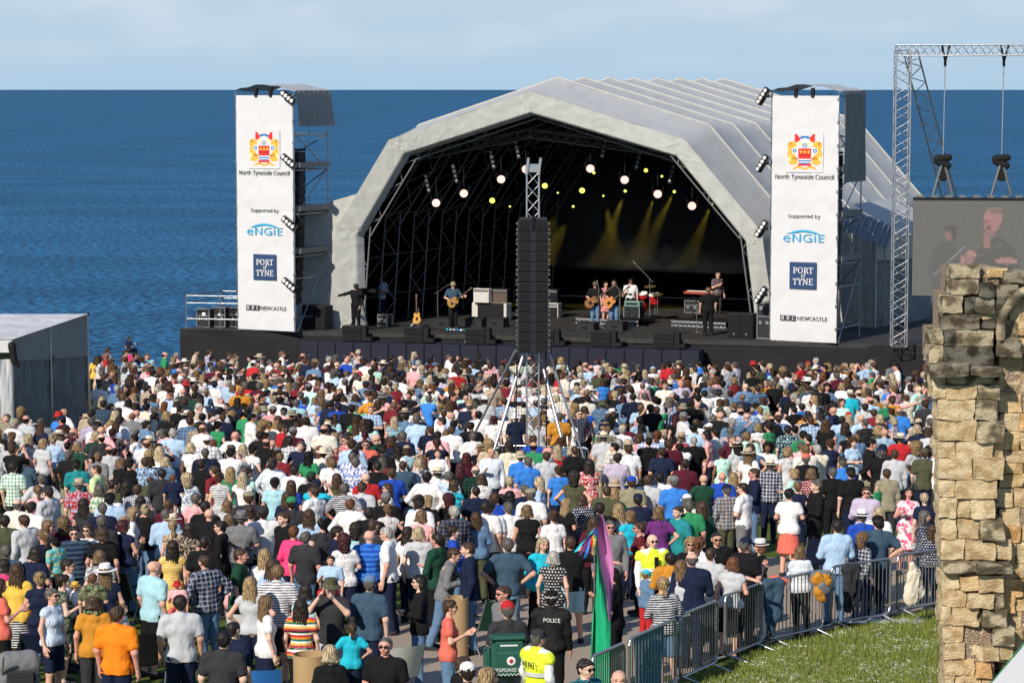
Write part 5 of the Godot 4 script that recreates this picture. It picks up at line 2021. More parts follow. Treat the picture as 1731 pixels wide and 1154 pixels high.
func make_screen() -> void:
	var d := 89.6
	var foot := at(1526, 148, d)
	var top := at(1526, 85, d).y
	var right := at(1866, 148, d - 1.5)
	var o := thing("truss_goalpost", "silver truss frame that holds up the video screen", "truss frame", Vector3.ZERO)
	var s := Shape.new()
	truss(s, Vector3(foot.x, DECK, foot.z), Vector3(foot.x, top, foot.z), Vector3.RIGHT, 0.5, 0.027, 34)
	part("upright", s.made(), M.alu, o)
	s = Shape.new()
	truss(s, Vector3(right.x, 0.0, right.z), Vector3(right.x, top, right.z), Vector3.RIGHT, 0.5, 0.027, 34)
	part("upright", s.made(), M.alu, o)
	s = Shape.new()
	truss(s, Vector3(foot.x - 0.25, top, foot.z), Vector3(right.x + 0.3, top, right.z), Vector3.UP, 0.36, 0.027, 26)
	part("cross_beam", s.made(), M.alu, o)
	s = Shape.new()
	var low := at(1628, 420, d + 5.0)
	truss(s, Vector3(foot.x + 0.35, top - 0.2, foot.z - 0.3), low, Vector3.RIGHT, 0.48, 0.026, 26)
	part("back_brace", s.made(), M.galv, o)
	s = Shape.new()
	truss(s, low, Vector3(low.x + 0.3, ground_y(low.z), low.z - 1.4), Vector3.RIGHT, 0.48, 0.026, 12)
	part("back_brace", s.made(), M.galv, o)
	# screen
	var a := at(1542, 499, d - 0.2)
	var b := at(1542, 338, d - 0.2)
	var w := 6.2
	var h := b.y - a.y
	var sc := thing("video_screen", "large grey video screen showing a singing guitarist", "video screen", a, -0.1)
	var im := Image.create(256, 140, false, Image.FORMAT_RGB8)
	for y in 140:
		for x in 256:
			var v := 0.34 + 0.03 * noise.get_noise_2d(x * 0.1, y * 0.05)
			im.set_pixel(x, y, Color(v, v * 0.985, v * 0.92))
	var skin := Color(0.72, 0.50, 0.48)
	var cloth_c := Color(0.25, 0.245, 0.235)
	# singer with glasses, right; a second player, left
	ellipse(im, 118, 104, 32, 50, cloth_c)
	ellipse(im, 104, 60, 6, 10, skin.darkened(0.15))
	ellipse(im, 110, 29, 12, 18, skin)
	ellipse(im, 113, 26, 11, 15, Color(0.70, 0.47, 0.46))
	ellipse(im, 114, 13, 10, 5, Color(0.52, 0.40, 0.37))
	ellipse(im, 101, 32, 3, 5, Color(0.62, 0.40, 0.38))
	im.fill_rect(Rect2i(100, 25, 17, 1), Color(0.24, 0.2, 0.2))
	im.fill_rect(Rect2i(100, 29, 8, 1), Color(0.28, 0.22, 0.22))
	ellipse(im, 106, 39, 3, 3, Color(0.36, 0.18, 0.18))
	ellipse(im, 108, 48, 8, 6, skin.darkened(0.2))
	ellipse(im, 132, 88, 16, 5, skin)
	ellipse(im, 82, 80, 7, 8, skin)
	ellipse(im, 79, 94, 4, 13, skin.darkened(0.1))
	for k in 60:
		im.fill_rect(Rect2i(84 + k, 84 - int(k * 0.55), 2, 2), Color(0.42, 0.38, 0.34))
	ellipse(im, 46, 100, 22, 40, Color(0.28, 0.275, 0.26))
	ellipse(im, 52, 48, 7, 10, Color(0.56, 0.40, 0.37))
	ellipse(im, 54, 41, 8, 5, Color(0.2, 0.17, 0.16))
	ellipse(im, 58, 49, 3, 8, Color(0.22, 0.18, 0.17))
	ellipse(im, 70, 92, 4, 12, skin)
	for k in 44:
		im.fill_rect(Rect2i(28 + k, 108 - int(k * 0.95), 2, 2), Color(0.52, 0.56, 0.62))
	im.fill_rect(Rect2i(18, 2, 1, 80), Color(0.52, 0.52, 0.5))
	im.resize(80, 44, Image.INTERPOLATE_CUBIC)
	im.resize(256, 140, Image.INTERPOLATE_CUBIC)
	var m := mat(Color(0.07, 0.07, 0.07), 0.55)
	m.emission_enabled = true
	m.emission_operator = BaseMaterial3D.EMISSION_OP_MULTIPLY
	m.emission = Color.WHITE
	m.emission_texture = ImageTexture.create_from_image(im)
	m.emission_energy_multiplier = 0.62
	var f := Shape.new()
	f.sheet([[Vector3(0, 0, 0.07), Vector3(w, 0, 0.07)], [Vector3(0, h, 0.07), Vector3(w, h, 0.07)]], true)
	part("screen_face", f.made(), m, sc)
	part("screen_back", box_mesh(Vector3(w, h, 0.12), 0.0, Vector3(w * 0.5, h * 0.5, 0.0)), M.black, sc)
	part("top_bar", box_mesh(Vector3(w, 0.09, 0.2), 0.0, Vector3(w * 0.5, h + 0.05, 0.0)), M.black, sc)
	for k in 13:
		part("hanging_bracket", box_mesh(Vector3(0.24, 0.08, 0.18), 0.0, Vector3(0.25 + k * 0.475, h + 0.13, 0.0)), M.darkpipe, sc)
	# lower support bar and its legs, behind the ruin
	part("support_leg", box_mesh(Vector3(0.12, a.y, 0.12), 0.0, Vector3(0.9, -a.y * 0.5, -0.1)), M.galv, sc)
	part("support_leg", box_mesh(Vector3(0.12, a.y, 0.12), 0.0, Vector3(w - 0.6, -a.y * 0.5, -0.1)), M.galv, sc)
	# chain hoists
	for e in [[1595, "left"], [1694, "right"]]:
		var p := at(e[0], 263, d - 0.1)
		var ho := thing("chain_hoist", "black bagged chain hoist above the screen, the %s one of two" % e[1], "chain hoist", p, 0.0, "chain hoists above the video screen")
		part("motor_bag", nets([[Vector3(-0.2, -0.1, 0), Vector3(0.2, -0.06, 0), 0.13, 0.12, 1.0], [Vector3(-0.22, -0.22, 0), Vector3(0.16, -0.34, 0), 0.1, 0.13, 1.0]], 0.03, 0.05).made(), M.black, ho)
		part("chain", tube_mesh(Vector3(0, 0, 0), Vector3(0.02, at(e[0], 110, d).y - p.y, 0), 0.02, 5), M.alu, ho)
		part("hook", tube_mesh(Vector3(0.02, at(e[0], 112, d).y - p.y, 0), Vector3(0.02, at(e[0], 100, d).y - p.y, 0), 0.05, 6), M.black, ho)
		for sx in [-0.2, 0.2]:
			part("sling", tube_mesh(Vector3(0.02, at(e[0], 104, d).y - p.y, 0.02), Vector3(sx * 0.7, top + 0.2 - p.y, 0.22), 0.04, 5), M.black, ho)
			part("strap", tube_mesh(Vector3(sx * 0.25, -0.3, 0.05), Vector3(sx * 1.7, b.y + 0.15 - p.y, 0.05), 0.05, 6), M.darkpipe, ho)
		part("load_block", box_mesh(Vector3(0.26, 0.5, 0.15), 0.05, Vector3(0.02, -0.62, 0)), M.black, ho)

func cloth_wall(a: Vector3, b: Vector3, y0a: float, y1a: float, y0b: float, y1b: float, wave: float, cols := 25, rowsn := 9) -> ArrayMesh:
	var rows := []
	var side := (b - a).cross(Vector3.UP).normalized()
	for r in rowsn:
		var row := []
		for q in cols:
			var t := float(q) / (cols - 1)
			var p := a.lerp(b, t)
			p.y = lerpf(lerpf(y0a, y0b, t), lerpf(y1a, y1b, t), float(r) / (rowsn - 1))
			p += side * wave * noise.get_noise_2d(t * 9.0 + p.y * 0.5, p.y * 0.9)
			row.append(p)
		rows.append(row)
	var s := Shape.new()
	s.sheet(rows)
	return s.made()

func make_tents() -> void:
	noise.frequency = 1.0
	noise.seed = 14
	# low marquee at the left edge
	var a := at(10, 148, 73.0)
	var b := at(140, 148, 76.0)
	var o := thing("marquee", "white-roofed marquee with dark grey walls at the left edge", "marquee", Vector3.ZERO)
	var g := ground_y(a.z)
	var ya := at(10, 574, 73.0).y
	var yb := at(138, 531, 76.0).y
	var wa := at(14, 606, 73.0).y
	var wb := at(140, 597, 76.0).y
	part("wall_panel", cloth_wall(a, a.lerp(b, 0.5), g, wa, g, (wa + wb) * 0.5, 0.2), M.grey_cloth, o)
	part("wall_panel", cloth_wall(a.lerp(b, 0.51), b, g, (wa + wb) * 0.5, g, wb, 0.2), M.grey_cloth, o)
	var out := Vector3(0.03, 0, 0.06)
	part("gable_cloth", cloth_wall(a + out, b + out, wa - 0.08, ya, wb - 0.08, yb, 0.05, 41), M.drape, o)
	for t in [0.0, 0.505, 1.0]:
		var p := a.lerp(b, t) + Vector3(0.02, 0, 0.05)
		part("pole", tube_mesh(Vector3(p.x, g, p.z), Vector3(p.x, lerpf(ya, yb, t), p.z), 0.045 if t < 0.1 else 0.03), M.alu, o)
	part("corner_cloth", cloth_wall(a + Vector3(-0.3, 0, 0.25), a + Vector3(0.02, 0, 0.1), g, wa, g, wa, 0.05, 9), M.white_cloth, o)
	var left := Vector3(-6.5, 0, 0.4)
	var back_left := b + Vector3(-7.5, 0, 0.2)
	var rows := []
	for r in 9:
		var row := []
		for q in 11:
			var lo := (a + out * 2.0).lerp(a + left, q / 10.0)
			lo.y = ya + 0.02
			var hi := (b + out * 2.0).lerp(back_left, q / 10.0)
			hi.y = yb + 0.02
			var p := hi.lerp(lo, 1.0 - r / 8.0)
			p.y -= 0.06 * sin(PI * r / 8.0) * sin(PI * q / 10.0)
			row.append(p)
		rows.append(row)
	for row in rows:
		row.reverse()
	var s := Shape.new()
	s.sheet(rows)
	part("roof", s.made(), M.tent_roof, o)
	part("front_valance", cloth_wall(a + left + Vector3(0, 0, 0.05), a + Vector3(0.03, 0, 0.1), ya - 0.35, ya, ya - 0.35, ya, 0.05, 31), M.white_cloth, o)
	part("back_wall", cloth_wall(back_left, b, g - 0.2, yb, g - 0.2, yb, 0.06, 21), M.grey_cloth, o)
	part("gutter_cap", box_mesh(Vector3(0.09, 0.07, 0.12), 0.02), M.black, o, shift(b.x + 0.05, yb + 0.02, b.z + 0.05))
	part("tied_cloth", nets([[Vector3(0, 0, 0), Vector3(0.05, -0.45, 0), 0.12, 0.09, 1.0], [Vector3(0.05, -0.4, 0), Vector3(0.18, -0.6, 0), 0.09, 0.05, 1.0]], 0.04, 0.06).made(), M.black, o, shift(a.x + 0.05, ya - 0.15, a.z + 0.15))

	# backstage tent right of the right tower
	o = thing("backstage_tent", "white and grey backstage tent behind the silver screen truss", "tent", Vector3.ZERO)
	var d := 97.0
	var p0 := at(1445, 148, d)
	var p1 := at(1485, 148, d - 0.6)
	var p2 := at(1580, 148, d + 3.5)
	var e0 := at(1445, 384, d).y
	var e1 := at(1485, 400, d - 0.6).y
	part("end_wall", cloth_wall(p0, p1, DECK, e0, DECK, e1, 0.12, 15), M.canopy_front, o)
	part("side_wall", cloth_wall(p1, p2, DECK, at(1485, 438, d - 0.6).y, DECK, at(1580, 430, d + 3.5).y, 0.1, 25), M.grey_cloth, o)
	part("valance", cloth_wall(p1 + Vector3(0.05, 0, 0.1), p2 + Vector3(0.05, 0, 0.1), at(1485, 440, d - 0.6).y, e1, at(1580, 434, d + 3.5).y, e1 - 0.1, 0.09, 41), M.canopy_front, o)
	rows = []
	for r in 7:
		var row := []
		for q in 15:
			var f := p1.lerp(p2, q / 14.0) + Vector3(0.08, 0, 0.12)
			f.y = e1 + 0.01
			var k := p0.lerp(at(1520, 148, d + 6.0), q / 14.0)
			k.y = at(1450, 345, d).y
			var v := f.lerp(k, r / 6.0)
			v.y += 0.12 * sin(PI * r / 6.0)
			row.append(v)
		rows.append(row)
	s = Shape.new()
	s.sheet(rows)
	part("roof", s.made(), M.canopy, o)
	part("corner_pole", tube_mesh(Vector3(p1.x, DECK, p1.z + 0.06), Vector3(p1.x, e1, p1.z + 0.06), 0.04), M.alu, o)
	o = thing("roof_sheets", "blue-grey folded roof sheets beside the right scaffold tower", "roof sheets", Vector3.ZERO)
	var c0 := at(1412, 345, 95.5)
	var c1 := at(1512, 385, 96.5)
	for k in 5:
		var u := c0.lerp(c1, k / 5.0)
		var v := c0.lerp(c1, (k + 1) / 5.0)
		s = Shape.new()
		for q in 5:
			var a0 := u.lerp(v, q / 5.0)
			var a1 := u.lerp(v, (q + 1) / 5.0)
			var hump := 0.06 if q % 2 == 0 else 0.0
			s.quad(a0 + Vector3(-0.35, -0.75 + hump, 0.6), a1 + Vector3(-0.35, -0.75 + hump, 0.6), a1 + Vector3(0, hump, 0), a0 + Vector3(0, hump, 0))
		part("sheet", s.made(), mat(Color(0.16, 0.20, 0.27), 0.5), o)
	for q in 2:
		var u := c0.lerp(c1, 0.1 + q * 0.75)
		part("prop", tube_mesh(Vector3(u.x, DECK, u.z), u - Vector3(0, 0.05, 0), 0.03), M.galv, o)

	# small gazebo whose roof corner shows at the lower right
	o = thing("gazebo", "corner of a white canopy tent with green trim before the ruin", "gazebo", Vector3.ZERO)
	var cnr := at(1672, 1160, 23.0)
	var apex := at(1800, 1070, 22.0)
	var ey := cnr.y
	var half := apex.x - cnr.x
	var cs := [Vector3(cnr.x, ey, cnr.z), Vector3(cnr.x + half * 2, ey, cnr.z + 0.4), Vector3(cnr.x + half * 2 + 0.1, ey, cnr.z + half * 2), Vector3(cnr.x + 0.1, ey, cnr.z + half * 2)]
	apex = Vector3(cnr.x + half, apex.y + 0.1, cnr.z + half)
	for k in 4:
		s = Shape.new()
		rows = [[cs[k], cs[(k + 1) % 4]], [cs[k].lerp(apex, 0.5) + Vector3(0, -0.02, 0), cs[(k + 1) % 4].lerp(apex, 0.5) + Vector3(0, -0.02, 0)], [apex, apex]]
		for row in rows:
			row.reverse()
		s.sheet(rows)
		part("roof_panel", s.made(), M.white_cloth, o)
		part("valance", cloth_wall(cs[k], cs[(k + 1) % 4], ey - 0.25, ey, ey - 0.25, ey, 0.02, 12, 3), M.white_cloth, o)
		part("leg", tube_mesh(Vector3(cs[k].x, ground_y(cs[k].z), cs[k].z), cs[k], 0.025), M.alu, o)
		var piping := part("green_trim", tube_mesh(cs[k], apex, 0.006), fabric("green"), o)

# ---------------------------------------------------------------- ruined masonry
func stone_shape(size: Vector3, sd: int, soft: float) -> ArrayMesh:
	var n := 4
	var s := Shape.new()
	noise.seed = sd
	noise.frequency = 1.0
	for ax in 3:
		for sg in [-1.0, 1.0]:
			var u := (ax + 1) % 3
			var w := (ax + 2) % 3
			var rows := []
			for a in n + 1:
				var row := []
				for b in n + 1:
					var p := Vector3()
					p[ax] = sg
					p[u] = lerpf(-1, 1, (b if sg > 0 else n - b) / float(n))
					p[w] = lerpf(-1, 1, a / float(n))
					for t in 3:
						p[t] = signf(p[t]) * pow(absf(p[t]), 0.55)
					var r := p.normalized() * 1.22
					p = p.lerp(r, soft)
					var q := p * size * 0.5
					var f := noise.get_noise_3dv(q * 5.0 + Vector3(sd, 0, 0)) * 0.04 + noise.get_noise_3dv(q * 15.0) * 0.012
					q += p.normalized() * f
					row.append(q)
				rows.append(row)
			s.sheet(rows)
	return s.made()

func make_ruin() -> void:
	var tones := [[0.56, 0.44, 0.275], [0.60, 0.49, 0.325], [0.51, 0.40, 0.25], [0.58, 0.43, 0.24], [0.44, 0.375, 0.26], [0.13, 0.122, 0.10], [0.27, 0.24, 0.18], [0.62, 0.39, 0.19]]
	var mats := []
	var relief := noise_tex(0.05, Color.BLACK, Color.WHITE, 5, 256, 60)
	var heavy := noise_tex(0.016, Color(0.52, 0.505, 0.48), Color(1, 1, 1), 7, 256, 71, FastNoiseLite.TYPE_SIMPLEX, 0.30, 0.66)
	var light := noise_tex(0.02, Color(0.84, 0.80, 0.74), Color(1, 1, 1), 7, 256, 72, FastNoiseLite.TYPE_SIMPLEX, 0.2, 0.6)
	for k in tones.size():
		var c := col(tones[k])
		var m := mat(Color.WHITE, 0.95, 0.0, 0.2)
		m.albedo_texture = noise_tex(0.03, (c * 0.84).linear_to_srgb(), (c * 1.16).linear_to_srgb(), 5, 256, 40 + k)
		m.heightmap_enabled = true
		m.heightmap_texture = relief
		m.heightmap_scale = 1.0
		tri(m, Vector3(1.9, 2.6, 1.9))
		# black weathering and pale lichen in blotches, heavier on the exposed top courses
		m.uv2_triplanar = true
		m.uv2_world_triplanar = true
		m.uv2_scale = Vector3(0.8, 1.1, 0.8)
		m.detail_enabled = true
		m.detail_uv_layer = BaseMaterial3D.DETAIL_UV_2
		m.detail_blend_mode = BaseMaterial3D.BLEND_MODE_MUL
		m.detail_albedo = heavy if k in [4, 5, 6] else light
		mats.append(m)
	var d := 27.0
	var o := thing("ruined_pier", "weathered sandstone ruin with a stepped pier and broken arch at the right edge", "ruin", Vector3.ZERO)
	# x0, y0, x1, y1, proud (m), tone
	var stones := [
		[1608, 448, 1659, 471, 0.0, 4], [1669, 455, 1704, 471, -0.05, 3], [1696, 458, 1742, 480, 0.0, 6],
		[1607, 471, 1655, 498, 0.02, 4], [1653, 477, 1681, 501, 0.06, 5], [1659, 470, 1690, 486, -0.1, 4], [1678, 481, 1723, 502, 0.0, 6],
		[1592, 499, 1628, 530, 0.03, 4], [1630, 501, 1648, 530, 0.02, 5], [1648, 501, 1682, 530, 0.03, 6], [1683, 501, 1708, 531, 0.0, 5],
		[1593, 531, 1658, 557, 0.05, 6], [1661, 540, 1684, 556, 0.03, 5], [1658, 530, 1690, 541, -0.04, 2],
		[1571, 557, 1596, 583, 0.02, 4], [1595, 557, 1617, 584, 0.08, 5], [1614, 557, 1651, 585, 0.08, 4], [1650, 557, 1679, 585, 0.08, 4],
		[1569, 582, 1595, 612, 0.04, 4], [1595, 584, 1678, 619, 0.10, 5],
		[1566, 611, 1635, 633, 0.22, 6], [1633, 617, 1688, 633, 0.22, 6],
		[1577, 632, 1602, 650, 0.0, 1], [1601, 633, 1642, 650, 0.02, 4], [1641, 633, 1680, 650, 0.02, 4],
		[1577, 650, 1599, 674, 0.03, 1], [1598, 650, 1652, 674, 0.05, 0], [1651, 650, 1689, 674, 0.05, 4],
		[1584, 674, 1648, 710, 0.04, 1], [1647, 674, 1686, 710, 0.06, 4],
		[1584, 710, 1650, 746, 0.03, 0], [1649, 710, 1697, 746, 0.08, 4],
		[1586, 746, 1616, 774, 0.0, 1], [1615, 746, 1680, 774, 0.03, 1], [1679, 748, 1700, 774, -0.04, 2],
		[1586, 773, 1644, 810, 0.03, 1], [1643, 773, 1697, 810, 0.07, 2],
		[1587, 810, 1616, 841, 0.0, 1], [1615, 809, 1685, 842, 0.05, 0],
		[1587, 841, 1606, 876, 0.0, 1], [1605, 842, 1618, 876, 0.02, 1], [1617, 842, 1640, 876, 0.0, 0], [1639, 842, 1682, 876, 0.03, 1],
		[1590, 876, 1618, 912, 0.0, 1], [1618, 877, 1657, 911, -0.02, 2], [1656, 876, 1698, 913, 0.08, 4],
		[1591, 911, 1632, 947, 0.0, 1], [1632, 914, 1683, 947, 0.04, 2], [1684, 912, 1712, 947, 0.0, 0],
		[1592, 947, 1650, 965, 0.10, 4], [1647, 948, 1709, 966, 0.18, 6],
		[1592, 968, 1623, 995, 0.0, 1], [1622, 972, 1655, 998, 0.05, 3], [1655, 970, 1696, 999, 0.08, 2],
		[1592, 995, 1634, 1025, 0.0, 0], [1634, 1003, 1678, 1026, 0.10, 1], [1677, 1000, 1697, 1028, 0.06, 4],
		[1591, 1025, 1609, 1056, 0.0, 1], [1608, 1025, 1655, 1057, 0.03, 0], [1660, 1028, 1703, 1058, 0.07, 4],
		[1594, 1056, 1612, 1085, 0.0, 1], [1611, 1056, 1629, 1086, 0.0, 3], [1628, 1060, 1650, 1088, -0.08, 2], [1648, 1056, 1674, 1072, -0.05, 1], [1676, 1058, 1714, 1090, 0.06, 4], [1651, 1073, 1678, 1088, -0.1, 7],
		[1597, 1086, 1632, 1116, 0.0, 0], [1633, 1090, 1664, 1118, -0.04, 1], [1664, 1092, 1690, 1118, 0.04, 2], [1690, 1090, 1716, 1118, 0.0, 0],
		[1598, 1116, 1628, 1142, 0.0, 0], [1627, 1116, 1648, 1144, 0.0, 3], [1648, 1120, 1678, 1146, 0.05, 7],
		[1596, 1142, 1614, 1170, 0.0, 1], [1613, 1142, 1632, 1170, 0.0, 0], [1631, 1144, 1660, 1170, 0.0, 3], [1660, 1146, 1692, 1172, 0.0, 0],
	]
	for row in 8:
		var x := 1594.0
		while x < 1700.0:
			var w := 24.0 + (row * 7 + int(x)) % 30
			stones.append([x, 1170 + row * 36, x + w, 1206 + row * 36, 0.0, (row + int(x)) % 4])
			x += w
	var k := 0
	for e in stones:
		stone(o, e, d, mats, 100 + k, 0.32 if e[4] < 0.15 else 0.5)
		k += 1
	# wall behind, right of the pier: rubble
	rng.seed = 11
	var y := 566.0
	while y < 1450.0:
		var h := rng.randf_range(20, 36)
		var x := 1686.0 + rng.randf_range(-4, 6)
		while x < 1800.0:
			var w := rng.randf_range(24, 48)
			if not (y < 640.0 and x > 1705.0 and y < 560.0):
				stone(o, [x, y, x + w, y + h, rng.randf_range(-0.05, 0.04), [0, 1, 3, 7, 2, 0][rng.randi() % 6]], d + 0.16, mats, 400 + k, 0.3)
			k += 1
			x += w
		y += h
	for e in [[1706, 508, 1726, 546, 0, 1], [1724, 506, 1760, 528, 0, 3], [1722, 528, 1764, 566, 0, 3], [1694, 540, 1724, 570, 0.0, 4], [1680, 570, 1724, 602, 0.15, 6]]:
		stone(o, e, d + 0.12, mats, 700 + k, 0.3)
		k += 1
	# curved moulding of the arch
	var arc := [[1692, 572, 0], [1692, 548, 0], [1699, 526, 0], [1711, 508, 0], [1727, 495, 0], [1748, 486, 0], [1775, 482, 0]]
	for q in arc.size() - 1:
		var p := at(arc[q][0], arc[q][1], d + 0.02)
		var e := at(arc[q + 1][0], arc[q + 1][1], d + 0.02)
		var s := nets([[p, p.lerp(e, 0.94), 0.052, 0.052, 1.5]], 0.018, 0.02)
		part("arch_stone", s.made(), mats[6 if q % 2 else 4], o)
	# mortar and rubble core
	var c := Shape.new()
	for e in [[1612, 455, 1690, 500, 0.1, 0.8], [1598, 500, 1700, 560, 0.08, 0.8], [1580, 560, 1676, 612, 0.07, 0.8], [1588, 612, 1682, 650, 0.07, 0.8], [1602, 645, 1690, 1460, 0.04, 0.75], [1684, 475, 1820, 1460, 0.195, 0.5]]:
		var lo := at(e[0], e[3], d + e[4])
		var hi := at(e[2], e[1], d + e[4])
		c.box(Vector3(lo.x, lo.y, lo.z - e[5]), Vector3(hi.x, hi.y, lo.z))
	part("mortar", c.made(), M.stone_mortar, o)

func stone(o: Node3D, e: Array, d: float, mats: Array, sd: int, soft: float) -> void:
	var a := at(e[0], e[3], d)
	var b := at(e[2], e[1], d)
	var deep := 0.34
	var size := Vector3(b.x - a.x - 0.006, b.y - a.y - 0.006, deep)
	if size.y < 0.03 or size.x < 0.03:
		return
	part("stone", stone_shape(size, sd, minf(soft, 0.3) * 0.3), mats[int(e[5])], o, Transform3D(Basis.from_euler(Vector3(0, 0, 0.02 * sin(sd * 1.7))), Vector3((a.x + b.x) * 0.5, (a.y + b.y) * 0.5, a.z - deep * 0.5 + e[4])))

# ---------------------------------------------------------------- barriers, flag, foreground things
func barrier(a: Vector3, b: Vector3, label: String, group: String) -> Node3D:
	var dir := b - a
	var len := dir.length()
	var o := thing("crowd_barrier", label, "barrier", a, atan2(-dir.z, dir.x), group)
	var slope := dir.y
	var flat := Vector2(dir.x, dir.z).length()
	var w := flat - 0.06
	var lean := Transform3D(Basis(Vector3(1, slope / maxf(flat, 0.1), 0), Vector3.UP, Vector3.BACK), Vector3.ZERO)
	var s := Shape.new()
	var r := 0.10
	var x0 := 0.03
	var x1 := x0 + w
	var pts := [Vector3(x0 + r, 0.16, 0), Vector3(x1 - r, 0.16, 0), Vector3(x1 - r * 0.3, 0.16 + r * 0.3, 0), Vector3(x1, 0.16 + r, 0), Vector3(x1, 1.1 - r, 0), Vector3(x1 - r * 0.3, 1.1 - r * 0.3, 0), Vector3(x1 - r, 1.1, 0), Vector3(x0 + r, 1.1, 0), Vector3(x0 + r * 0.3, 1.1 - r * 0.3, 0), Vector3(x0, 1.1 - r, 0), Vector3(x0, 0.16 + r, 0), Vector3(x0 + r * 0.3, 0.16 + r * 0.3, 0), Vector3(x0 + r, 0.16, 0)]
	s.pipe(pts, 0.025, 8)
	part("frame", s.made(), M.galv, o, lean)
	var n := 14
	for k in n:
		var x := x0 + w * (k + 1.0) / (n + 1)
		part("bar", tube_mesh(Vector3(x, 0.165, 0), Vector3(x, 1.095, 0), 0.0095, 5), M.galv, o, lean)
	for x in [x0 + 0.18, x1 - 0.18]:
		part("foot", tube_mesh(Vector3(x, 0.15, 0), Vector3(x + 0.05, 0.015, 0.42), 0.02, 6), M.alu, o, lean)
		part("foot", tube_mesh(Vector3(x, 0.15, 0), Vector3(x + 0.05, 0.015, -0.36), 0.02, 6), M.alu, o, lean)
	part("hook", tube_mesh(Vector3(x1, 0.8, 0), Vector3(x1 + 0.06, 0.8, 0), 0.014, 5), M.galv, o, lean)
	return o

func make_barriers() -> void:
	var names := ["behind the tall flag", "carrying the teal banner", "before the woman in a striped top", "before the couple with arms linked", "hung with a grey-green coat and an orange bag", "before the man in a pale blue shirt", "hung with a cream jacket", "half hidden by the ruin"]
	for k in BARRIER.size():
		var b: Array = BARRIER[k]
		barrier(b[4], b[5], "galvanised steel crowd barrier " + names[k], "crowd barriers along the path")
	for e in [[812, 752, 905, 754, "left of the delay tower's mast"], [908, 754, 997, 757, "right of the delay tower's mast"]]:
		barrier(stand_at(e[0], e[1], 1.1), stand_at(e[2], e[3], 1.1), "steel crowd barrier inside the crowd, " + e[4], "barriers round the delay tower")
	# teal banner tied behind the second barrier
	var a: Vector3 = BARRIER[1][4]
	var c: Vector3 = BARRIER[1][5]
	var o := thing("barrier_banner", "teal sponsor banner tied to the crowd barrier beside the flag", "banner", a.lerp(c, 0.16), atan2(-(c - a).z, (c - a).x))
	var w := Vector2((c - a).x, (c - a).z).length() * 0.6
	var rows := []
	for r in 5:
		var row := []
		for q in 9:
			row.append(Vector3(w * q / 8.0, 0.17 + 0.9 * r / 4.0 + (c - a).y * 0.6 * q / 8.0, -0.035 + 0.012 * sin(q * 1.3 + r)))
		rows.append(row)
	var s := Shape.new()
	s.sheet(rows)
	part("cloth", s.made(), mat(Color(0.01, 0.15, 0.24), 0.8), o)
	var letters := lettering("eNGiE", 0.2, Vector3(w * 0.52, 0.58, -0.01), mat(Color(0.10, 0.27, 0.34), 0.8), o, "sponsor_name", false, 1.25)
	letters.transform.basis = letters.transform.basis * Basis.from_scale(Vector3(-1, 1, 1))

func draped(label: String, called: String, px: float, py: float, bones: Array, m: Material, second: Material = null, extra: Array = []) -> void:
	# something hung over a barrier's top rail
	var p := stand_at(px, py, 1.12)
	var o := thing(called, label, called.replace("_", " "), p + Vector3(0, 1.1, 0.0), 0.35)
	part("cloth", ruffle(nets(bones, 0.022, 0.05), 0.03, Vector3(9, 5, 9), int(px)).made(), m, o)
	if second:
		part("lining", ruffle(nets(extra, 0.022, 0.05), 0.02, Vector3(9, 5, 9), int(px) + 1).made(), second, o)

